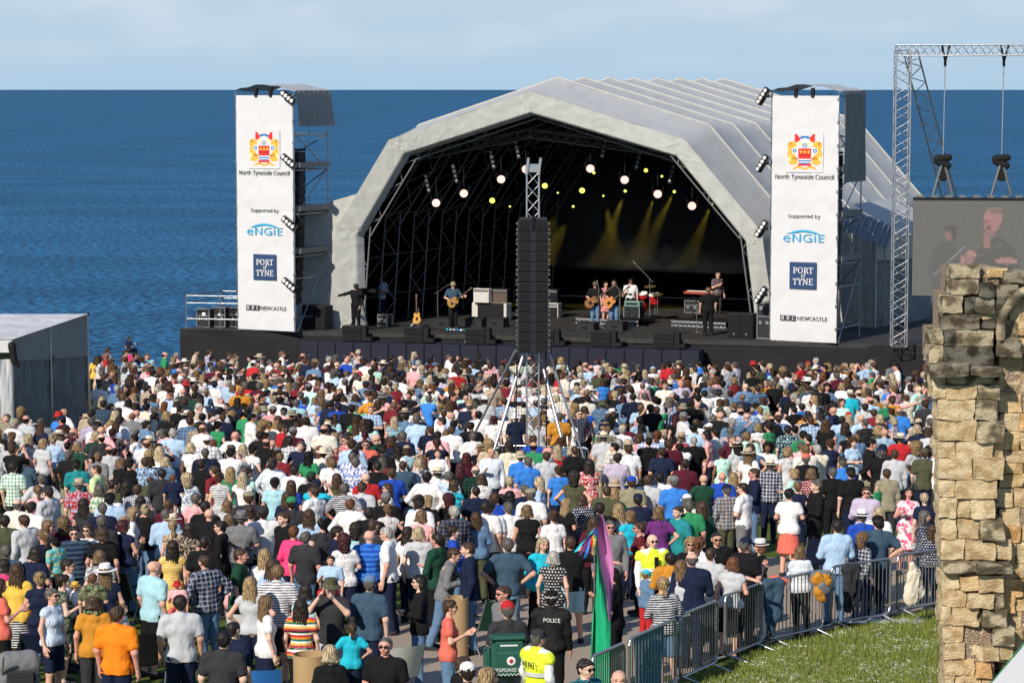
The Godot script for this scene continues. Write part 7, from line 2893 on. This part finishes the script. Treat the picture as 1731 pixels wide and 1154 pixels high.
func listed(view: String, ox: float, oy: float, scale: float) -> void:
	for line in view.split("\n", false):
		var w := line.split(" ", false)
		var px := ox + float(w[0]) / scale
		var py := oy + float(w[1]) / scale
		var t := w[4].split("/")
		var top := [nice(t[0]), t[1] if t.size() > 1 else "", nice(t[2]) if t.size() > 2 else ""]
		var lg := w[7].split("/")
		var d := {
			"f": w[2] == "f", "cut": w[3], "top": top, "hair": w[5], "hc": w[6], "legs": lg[0], "pose": w[9],
			"lc": [nice(lg[1]), lg[2] if lg.size() > 2 else "", nice(lg[3]) if lg.size() > 3 else ""],
			"turn": TURNS[w[8]] + rng.randf_range(-0.34, 0.34), "h": rng.randf_range(0.97, 1.03) * (0.955 if w[2] == "f" else 1.0), "w": rng.randf_range(0.95, 1.08),
			"skin": [0, 0, 1, 1, 2, 3][rng.randi() % 6], "tilt": rng.randf_range(-0.05, 0.05), "lean": rng.randf_range(-0.07, 0.04),
		}
		if d.pose == "down" and py < 1000.0 and rng.randf() < 0.45:
			d.pose = ["folded", "bent", "hips", "folded", "bent"][rng.randi() % 5]
		var up := 0.0
		for k in range(10, w.size()):
			var e := w[k].split("=")
			match e[0]:
				"h": d.h = float(e[1])
				"w": d.w = float(e[1])
				"up": up = float(e[1])
				"sit": d.sit = true
				"g": d.glasses = true
				"lean": d.lean = -float(e[1])
				"hat":
					d.hat = e[1].split("/")[0]
					d.hatc = nice(e[1].split("/")[1])
				"vest", "bag", "police":
					d[e[0]] = true
		if d.has("hat") and d.hair in ["bun"]:
			d.hair = "short"
		var head := (1.635 if not d.get("sit", false) else 1.215) * float(d.h)
		var p := stand_at(px, py, up + head)
		# people along the barriers lean on them from behind
		while px > 1040.0 and py > 840.0 and up == 0.0 and d.h > 0.82 and lawn(p + Vector3(0, 0, 0.55)):
			d.h *= 0.985
			head = 1.635 * float(d.h)
			p = stand_at(px, py, head)
		var o := person(p + Vector3(0, up, 0), d)
		spots.append(p)
		if d.get("vest", false):
			var v := part("safety_vest", top_mesh(d.pose, false, "v"), M.hivis, o, Transform3D(Basis.from_scale(Vector3(1.08, 1, 1.12)), Vector3.ZERO))
			for y in [1.0, 1.16]:
				var s := Shape.new()
				s.lathe([Vector2(0.176, y), Vector2(0.178, y + 0.055)], 20, Transform3D(Basis.from_scale(Vector3(1.12, 1, 0.92)), Vector3.ZERO))
				part("reflective_band", s.made(), M.band, v)
			if d.hair != "balding":
				lettering("EVENT", 0.07, Vector3(0, 1.33, 0.185), M.print_black, v, "event_word")
			else:
				part("tie", box_mesh(Vector3(0.07, 0.4, 0.02), 0.008, Vector3(0, 1.2, -0.19)), M.black, o)
		if d.get("police", false):
			part("body_armour", top_mesh(d.pose, false, "v"), M.black, o, Transform3D(Basis.from_scale(Vector3(1.1, 1, 1.14)), Vector3.ZERO))
			lettering("POLICE", 0.055, Vector3(0.05, 1.36, 0.2), M.print_white, o, "police_word")
			var s := Shape.new()
			for k in 20:
				for r in 2:
					if (k + r) % 2 == 0:
						var a0 := TAU * k / 20.0
						var a1 := TAU * (k + 1) / 20.0
						var y := 1.656 + r * 0.013
						s.quad(Vector3(cos(a1) * 0.1, y, sin(a1) * 0.112), Vector3(cos(a0) * 0.1, y, sin(a0) * 0.112), Vector3(cos(a0) * 0.1, y + 0.013, sin(a0) * 0.112), Vector3(cos(a1) * 0.1, y + 0.013, sin(a1) * 0.112))
			part("chequered_band", s.made(), M.print_white, o)
		if d.get("bag", false):
			response_bag(p + Vector3(0, 0.86, 0.2))
		seen.append({"node": o, "px": px, "py": py, "d": d, "up": up})

func response_bag(p: Vector3) -> void:
	var o := thing("rescue_rucksack", "big green first aid rucksack worn by the person in a red cap", "rucksack", p, 0.12)
	var g := mat(Color(0.012, 0.085, 0.06), 0.6)
	part("main_pocket", box_mesh(Vector3(0.46, 0.52, 0.22), 0.05, Vector3(0, 0.26, 0.11)), g, o)
	part("front_pocket", box_mesh(Vector3(0.40, 0.34, 0.08), 0.03, Vector3(0, 0.2, 0.25)), g, o)
	part("side_pocket", box_mesh(Vector3(0.1, 0.36, 0.18), 0.03, Vector3(-0.27, 0.22, 0.1)), g, o)
	part("top_flap", box_mesh(Vector3(0.48, 0.06, 0.24), 0.025, Vector3(0, 0.53, 0.12)), g, o)
	var disc := Shape.new()
	disc.lathe([Vector2(0.058, 0.0), Vector2(0.0, 0.004)], 16, Transform3D(Basis(Vector3.RIGHT, PI / 2), Vector3(0.02, 0.25, 0.293)))
	var badge := part("white_disc", disc.made(), M.print_white, o)
	part("red_cross", box_mesh(Vector3(0.06, 0.02, 0.004), 0.0, Vector3(0.02, 0.25, 0.301)), fabric("red"), badge)
	part("red_cross", box_mesh(Vector3(0.02, 0.06, 0.004), 0.0, Vector3(0.02, 0.25, 0.3035)), fabric("red"), badge)
	lettering("RESPONSE BAG", 0.045, Vector3(0.01, 0.13, 0.294), M.print_white, o, "bag_lettering", false, 1.05)
	for k in 14:
		part("check_mark", box_mesh(Vector3(0.016, 0.014, 0.003), 0.0, Vector3(-0.16 + k * 0.025, 0.06 + 0.014 * (k % 2), 0.2925)), M.print_white, o)
	for k in 5:
		part("zip_mark", box_mesh(Vector3(0.05, 0.02, 0.003), 0.0, Vector3(-0.09 + k * 0.045, 0.44, 0.2225)), M.print_white, o)

const HAIRWORD := {"short": "short %s hair", "cropped": "close-cropped %s hair", "bald": "a bald head", "balding": "thinning %s hair", "long": "long %s hair", "bob": "shoulder-length %s hair", "ponytail": "a %s ponytail", "bun": "a %s bun", "curly": "curly %s hair"}
func describe() -> void:
	var base := []
	for e in seen:
		var d: Dictionary = e.d
		var kind: String = {"t": "t-shirt", "l": "long-sleeved top", "v": "sleeveless top", "d": "dress"}[d.cut]
		var hairs: String = HAIRWORD[d.hair]
		if "%s" in hairs:
			hairs = hairs % {"dark": "dark", "fair": "fair", "pale": "pale blonde", "plum": "dark red"}.get(d.hc, d.hc)
		if d.has("hat"):
			hairs = "a %s %s" % [d.hatc, {"cap": "cap", "brim": "brimmed hat", "trilby": "trilby hat", "bucket": "bucket hat", "flat": "flat cap"}[d.hat]]
		var who := "child" if d.h < 0.75 else "person"
		e.short = worn(d.top) + kind
		e.who = who
		var l := "%s in a %s%s with %s" % [who, worn(d.top), kind, hairs]
		if d.get("vest", false):
			l = "steward in a yellow safety vest with " + hairs
		if d.get("police", false):
			l = "police officer in black uniform and chequered cap seen from behind"
		if d.get("bag", false):
			l = "first aider in a red cap carrying a green rucksack"
		if d.get("sit", false) and e.up > 1.0:
			l += ", on someone's shoulders"
		base.append(l)
	var count := {}
	var shorts := {}
	for k in base.size():
		count[base[k]] = count.get(base[k], 0) + 1
		shorts[seen[k].short] = shorts.get(seen[k].short, 0) + 1
	var used := {}
	for k in base.size():
		var l: String = base[k]
		if count[l] > 1 or used.has(l):
			var order := range(seen.size())
			order.sort_custom(func(a, b): return Vector2(seen[a].px - seen[k].px, seen[a].py - seen[k].py).length() < Vector2(seen[b].px - seen[k].px, seen[b].py - seen[k].py).length())
			for q in order:
				if q == k or seen[q].short == seen[k].short or shorts[seen[q].short] > 2:
					continue
				var dx: float = seen[q].px - seen[k].px
				var dy: float = seen[q].py - seen[k].py
				var rel := ("left of" if dx > 0 else "right of") if absf(dx) > absf(dy) else ("behind" if dy > 0 else "in front of")
				var tail := ", %s the %s" % [rel, seen[q].short]
				var cand := l + tail
				if cand.split(" ").size() > 16:
					cand = "%s in %s, %s the %s" % [seen[k].who, seen[k].short, rel, seen[q].short]
				if not used.has(cand) and cand.split(" ").size() <= 16:
					l = cand
					break
		used[l] = true
		tag(seen[k].node, l, "child" if seen[k].who == "child" else "person", "people in the crowd")

# ---------------------------------------------------------------- the far crowd, seen as one mass
func far_crowd() -> void:
	var crowd := Node3D.new()
	crowd.name = "crowd"
	add_child(crowd)
	crowd.set_meta("kind", "stuff")
	tag(crowd, "dense summer crowd packed up to the stage front", "crowd")
	var kinds := [
		["down", false, "t", "short", "trousers"], ["down", false, "t", "short", "trousers"], ["folded", false, "t", "cropped", "trousers"], ["bent", false, "l", "short", "trousers"], ["down", false, "t", "balding", "shorts"],
		["down", true, "t", "long", "trousers"], ["bent", true, "v", "bob", "trousers"], ["down", true, "d", "long", ""], ["lifted", true, "t", "ponytail", "trousers"], ["down", true, "t", "bob", "skirt"],
		["folded", true, "t", "curly", "trousers"], ["hips", true, "v", "long", "shorts"], ["bent", true, "d", "bob", ""], ["lifted", false, "t", "short", "trousers"], ["pointing", false, "t", "short", "trousers"], ["hips", false, "t", "bald", "trousers"], ["down", true, "v", "bun", "trousers"],
	]
	var share := [9, 9, 9, 8, 5, 9, 8, 5, 3, 6, 5, 5, 4, 3, 2, 5, 5]
	var palette := ["white", "white", "white", "white", "white", "white", "white", "white", "black", "black", "black", "navy", "offwhite", "offwhite", "cream", "black", "black", "black", "black", "navy", "navy", "navy", "navy", "charcoal", "charcoal", "grey", "grey", "pale grey", "pale grey", "pale blue", "pale blue", "pale blue", "denim blue", "denim blue", "slate blue", "bright blue", "pale blue", "sky blue", "denim blue", "pale grey", "royal blue", "red", "pink", "pink", "offwhite", "dark red", "white", "navy", "maroon", "green", "dark green", "olive", "khaki", "mustard", "lilac", "white", "pale blue", "pink", "beige", "beige", "mint", "black", "white"]
	var lowers := ["navy", "navy", "black", "charcoal", "denim blue", "khaki", "white", "navy"]
	var males := ["dark", "dark", "dark", "brown", "brown", "brown", "grey", "grey", "black", "black", "fair", "white"]
	var females := ["blonde", "blonde", "pale", "pale", "fair", "brown", "dark", "brown", "brown", "dark", "black", "grey", "ginger", "blonde", "brown", "plum"]
	var places := []
	for k in kinds.size():
		places.append([])
	rng.seed = 2024
	var total := 0
	for s in share:
		total += s
	var tower := at(901, 148, 62.0)
	var row := 0
	var z := -54.0
	while z > -93.5:
		var wide := -z * 0.2 + 1.5
		var x := -wide + (0.45 if row % 2 else 0.0)
		while x < wide:
			var p := Vector3(x + rng.randf_range(-0.36, 0.36), 0, z + rng.randf_range(-0.4, 0.4))
			x += 0.84
			p.y = ground_y(p.z)
			var px := 865.5 + p.x / -p.z * FOCAL
			var head := 148.0 + (EYE.y - p.y - 1.64) / -p.z * FOCAL
			if head > 772.0 or px > 1640.0 or -p.z > front_depth(px) - 2.0:
				continue
			if px < 160.0 and -p.z > 68.5:
				continue
			if rng.randf() < 0.10 or Vector2(p.x - tower.x, p.z - tower.z).length() < 1.2:
				continue
			if absf(px - 905.0) < 105.0 and -p.z > 60.3 and -p.z < 64.6 and absf(p.x - tower.x) < 1.6:
				continue
			var clear := true
			for q: Vector3 in spots:
				if Vector2(q.x - p.x, q.z - p.z).length() < 0.62:
					clear = false
					break
			if not clear:
				continue
			var pick := rng.randi() % total
			var k := 0
			while pick >= share[k]:
				pick -= share[k]
				k += 1
			places[k].append(p)
		z -= 0.92
		row += 1
	for k in kinds.size():
		var n: int = places[k].size()
		if n == 0:
			continue
		var e: Array = kinds[k]
		var xs := []
		for q in n:
			var p: Vector3 = places[k][q]
			var aim := atan2(-(1.5 - p.x), 97.0 + p.z) + rng.randf_range(-0.35, 0.35)
			var roll := rng.randf()
			if roll < 0.05:
				aim += PI
			elif roll < 0.16:
				aim += rng.randf_range(-1.6, 1.6)
			var h := rng.randf_range(0.93, 1.06) * (0.95 if e[1] else 1.0) * (0.72 if rng.randf() < 0.04 else 1.0)
			var w := rng.randf_range(0.95, 1.12) * h
			xs.append(Transform3D(Basis.from_euler(Vector3(rng.randf_range(-0.1, 0.05), aim, rng.randf_range(-0.07, 0.07))) * Basis.from_scale(Vector3(w, h, w)), p))
		copies(crowd, "bodies", body_mesh(e[0], e[1]), xs, func(): return col(SKINS[[0, 0, 0, 1, 1, 2, 2, 3, 3, 4][rng.randi() % 10]]), 0.6)
		copies(crowd, "shirts", top_mesh(e[0], e[1], e[2]), xs, func(): return col(COLOURS[palette[rng.randi() % palette.size()]]) * rng.randf_range(0.85, 1.15), 0.9, ["", "", "check", "", "", "", "", "floral", "stripes", "", "", "", "dots", "", "", "", ""][k])
		if e[4]:
			copies(crowd, "trousers", bottom_mesh(e[4]), xs, func(): return col(COLOURS[lowers[rng.randi() % lowers.size()]]), 0.9)
		if e[3] != "bald":
			copies(crowd, "hair", hair_mesh(e[3]), xs, func(): return col(HAIRS[(females if e[1] else males)[rng.randi() % (females if e[1] else males).size()]]) * rng.randf_range(1.1, 1.8), 0.5, "strands")
		# some wear hats or caps
		var hats := {"cap": [], "brim": [], "bucket": []}
		for q in n:
			if rng.randf() < 0.13:
				hats[["cap", "cap", "brim", "bucket"][rng.randi() % 4]].append(xs[q])
		for h in hats:
			if hats[h].size():
				var hc: Array = ["cream", "cream", "offwhite", "beige"] if h == "brim" else ["navy", "black", "white", "grey", "red", "pale blue", "khaki", "beige"]
				copies(crowd, "hats", hat_mesh(h), hats[h], func(): return col(COLOURS[hc[rng.randi() % hc.size()]]), 0.9)
	print("far crowd ", places.map(func(a): return a.size()).reduce(func(a, b): return a + b))

func copies(parent: Node, called: String, mesh: Mesh, xs: Array, tint: Callable, rough: float, pattern := "") -> void:
	var mm := MultiMesh.new()
	mm.transform_format = MultiMesh.TRANSFORM_3D
	mm.use_colors = true
	mm.mesh = mesh
	mm.instance_count = xs.size()
	for k in xs.size():
		mm.set_instance_transform(k, xs[k])
		mm.set_instance_color(k, tint.call())
	var mi := MultiMeshInstance3D.new()
	mi.name = called
	mi.multimesh = mm
	var key := "copies%s%s" % [rough, pattern]
	if not M.has(key):
		var m := mat(Color.WHITE, rough, 0.0, 0.3)
		m.vertex_color_use_as_albedo = true
		if pattern == "strands":
			hair_mat("brown")
			m.albedo_texture = M.strands
			tri(m, Vector3(9, 1.6, 9), false)
		elif pattern:
			m.albedo_texture = ImageTexture.create_from_image(pattern_image(pattern, Color(1, 1, 1), Color(0.25, 0.27, 0.32)))
			tri(m, Vector3.ONE * 6.0, false)
		M[key] = m
	mi.material_override = M[key]
	mi.set_meta("kind", "stuff")
	parent.add_child(mi, true)

# ---------------------------------------------------------------- people on the stage
func performer(px: float, py: float, d: Dictionary, label: String) -> Node3D:
	var p := on_level(px, py, DECK)
	var o := person(Vector3(p.x, DECK + 0.004, p.z), d)
	tag(o, label, "person", "people on the stage")
	return o

func make_band() -> void:
	var wood := mat(Color(0.52, 0.27, 0.07), 0.3)
	var sun := mat(Color(0.62, 0.24, 0.05), 0.3)
	var o := performer(766, 556, {"top": ["slate blue", "", ""], "cut": "t", "pose": "guitar", "turn": PI + 0.3, "lc": ["black", "", ""], "hat": "cap", "hatc": "khaki", "hc": "dark"}, "guitarist in a khaki cap playing a tan electric guitar")
	var g := thing("electric_guitar", "tan electric guitar played by the guitarist in a khaki cap", "guitar", o.position, o.rotation.y, "guitars held on the stage")
	guitar(g, wood, false, Transform3D(Basis(Vector3.UP, PI) * Basis(Vector3.BACK, -0.95), Vector3(0.06, 1.03, -0.24)))
	o = performer(1006, 555, {"top": ["black", "", ""], "cut": "t", "pose": "guitar", "turn": PI - 0.1, "lc": ["denim blue", "", ""], "hat": "cap", "hatc": "olive", "hc": "dark"}, "bass player in black t-shirt and olive cap on stage")
	g = thing("bass_guitar", "brown bass guitar played by the person in an olive cap", "guitar", o.position, o.rotation.y, "guitars held on the stage")
	guitar(g, mat(Color(0.25, 0.11, 0.03), 0.3), false, Transform3D(Basis(Vector3.UP, PI) * Basis(Vector3.BACK, -0.95) * Basis.from_scale(Vector3(1, 1.25, 1)), Vector3(0.1, 1.02, -0.24)))
	o = performer(1038, 556, {"top": ["black", "", ""], "cut": "t", "pose": "guitar", "turn": PI - 0.2, "lc": ["denim blue", "", ""], "glasses": true, "hc": "brown", "h": 1.04}, "singer in black t-shirt and jeans at the centre microphone")
	g = thing("acoustic_guitar", "orange acoustic guitar held by the singer", "guitar", o.position, o.rotation.y, "guitars held on the stage")
	guitar(g, sun, true, Transform3D(Basis(Vector3.UP, PI) * Basis(Vector3.BACK, -0.9) * Basis.from_scale(Vector3.ONE * 1.08), Vector3(0.1, 1.03, -0.26)))
	o = performer(1066, 542, {"top": ["white", "", ""], "cut": "t", "pose": "bent", "turn": PI, "hat": "cap", "hatc": "black", "sit": true, "lc": ["black", "", ""]}, "drummer in a white t-shirt behind the red drums")
	o.position.y += 0.3
	var st := thing("drum_stool", "black round stool under the drummer", "stool", Vector3(o.position.x, DECK + 0.22, o.position.z))
	var s := Shape.new()
	s.lathe([Vector2(0, 0.40), Vector2(0.17, 0.40), Vector2(0.17, 0.46), Vector2(0, 0.46)], 16)
	part("cushion", s.made(), M.black, st)
	part("post", tube_mesh(Vector3(0, 0.0, 0), Vector3(0, 0.4, 0), 0.03), M.alu, st)
	var ap := performer(1024, 548, {"f": true, "cut": "d", "top": ["red", "floral", "white"], "hair": "short", "hc": "dark", "turn": PI + 0.4, "h": 0.93}, "person in a red patterned outfit half hidden between bass player and singer")
	o = performer(1197, 567, {"top": ["black", "", ""], "cut": "t", "pose": "down", "turn": 0.15, "lc": ["black", "", ""], "hair": "short", "hc": "fair", "w": 1.12}, "stage hand in black standing with their back to the crowd")
	o = performer(1213, 547, {"top": ["grey", "floral", "maroon"], "cut": "t", "pose": "bent", "turn": PI + 0.6, "lc": ["charcoal", "", ""], "hair": "cropped", "hc": "grey", "glasses": true}, "keyboard player in a grey patterned shirt leaning over the keys")
	o.position.y += 0.22
	o = performer(602, 559, {"top": ["black", "", ""], "cut": "l", "pose": "around", "turn": -0.4 + PI, "lc": ["black", "", ""], "hat": "cap", "hatc": "khaki"}, "camera operator in black with a khaki cap on stage")
	o = performer(643, 543, {"top": ["pale blue", "", ""], "cut": "t", "pose": "folded", "turn": PI + 0.3, "lc": ["navy", "", ""], "hc": "dark"}, "man in a pale blue shirt standing at the stage side")
	# a camera operator in the pit
	var p := stand_at(789, 592, 1.64)
	o = person(p + Vector3(0, 0.25, 0), {"top": ["black", "", ""], "hat": "cap", "hatc": "khaki", "turn": PI + 0.6, "pose": "lifted"})
	tag(o, "pit camera operator in a khaki cap below the stage", "person", "people on the stage")
	var bx := thing("step_box", "low black step under the pit camera operator", "step", p)
	part("box", box_mesh(Vector3(0.6, 0.24, 0.5), 0.01, Vector3(0, 0.122, 0)), M.black, bx)
# ---------------------------------------------------------------- scene
func sky_image() -> Image:
	var im := Image.create(2048, 1024, false, Image.FORMAT_RGBF)
	var n := FastNoiseLite.new()
	n.seed = 6
	n.frequency = 1.0
	n.fractal_octaves = 5
	for y in 1024:
		var up := (0.5 - (y + 0.5) / 1024.0) * PI
		var h := maxf(0.0, sin(up))
		var base := Color(0.43, 0.605, 0.77).lerp(Color(0.51, 0.645, 0.77), clampf(h * 26.0, 0.0, 1.0)).lerp(Color(0.055, 0.155, 0.40), smoothstep(0.03, 0.5, h))
		for x in 2048:
			var c := base
			if up > 0.0:
				var a := TAU * x / 2048.0
				var v := n.get_noise_3d(cos(a) * 14.0, up * 75.0, sin(a) * 14.0)
				var k := clampf(v * 2.2 + 0.15, 0.0, 1.0) * 0.38 * clampf(up * 40.0, 0.0, 1.0)
				c = base.lerp(Color(0.74, 0.79, 0.85), k)
			im.set_pixel(x, y, c)
	return im

func _ready() -> void:
	rng.seed = 1
	# lens
	var cam := Camera3D.new()
	cam.name = "camera"
	cam.position = EYE
	cam.rotation.x = -PITCH
	cam.fov = rad_to_deg(2.0 * atan(577.0 / FOCAL))
	cam.near = 0.5
	cam.far = 90000.0
	add_child(cam)
	# sky, exposure
	var we := WorldEnvironment.new()
	we.name = "environment"
	var e := Environment.new()
	e.background_mode = Environment.BG_SKY
	e.sky = Sky.new()
	var ps := PanoramaSkyMaterial.new()
	ps.panorama = ImageTexture.create_from_image(sky_image())
	e.sky.sky_material = ps
	e.tonemap_mode = Environment.TONE_MAPPER_LINEAR
	e.tonemap_exposure = 1.02
	e.volumetric_fog_enabled = true
	e.volumetric_fog_density = 0.0
	e.sdfgi_enabled = true
	e.ssao_enabled = true
	e.ssil_enabled = true
	we.environment = e
	add_child(we)
	# sun: behind the camera to the left
	var sun := DirectionalLight3D.new()
	sun.name = "sun"
	sun.light_color = Color(1.0, 0.955, 0.89)
	sun.light_energy = 1.6
	sun.light_angular_distance = 0.5
	sun.shadow_enabled = true
	var az := deg_to_rad(31.0)
	var el := deg_to_rad(34.0)
	var to_sun := Vector3(-sin(az) * cos(el), sin(el), cos(az) * cos(el))
	sun.look_at_from_position(to_sun * 10.0, Vector3.ZERO)
	add_child(sun)

	make_materials()
	M.hivis = mat(Color(0.72, 0.85, 0.03), 0.7)
	M.band = mat(Color(0.6, 0.62, 0.64), 0.4)
	prepare_people()
	place_barriers()
	make_setting()
	make_stage()
	make_screen()
	make_tents()
	make_delay_tower()
	make_ruin()
	make_barriers()
	make_flag()
	make_foreground()
	make_band()
	rng.seed = 31
	listed(VIEW_A, 0, 780, 3.086)
	listed(VIEW_B, 420, 780, 3.086)
	listed(VIEW_C, 800, 780, 3.086)
	listed(VIEW_D, 1180, 780, 3.086)
	listed(VIEW_E, 420, 560, 3.606)
	listed(VIEW_F, 860, 560, 3.606)
	listed(VIEW_G, 1240, 560, 4.44)
	listed(VIEW_H, 140, 400, 5.246)
	describe()
	print("individuals ", seen.size())
	far_crowd()
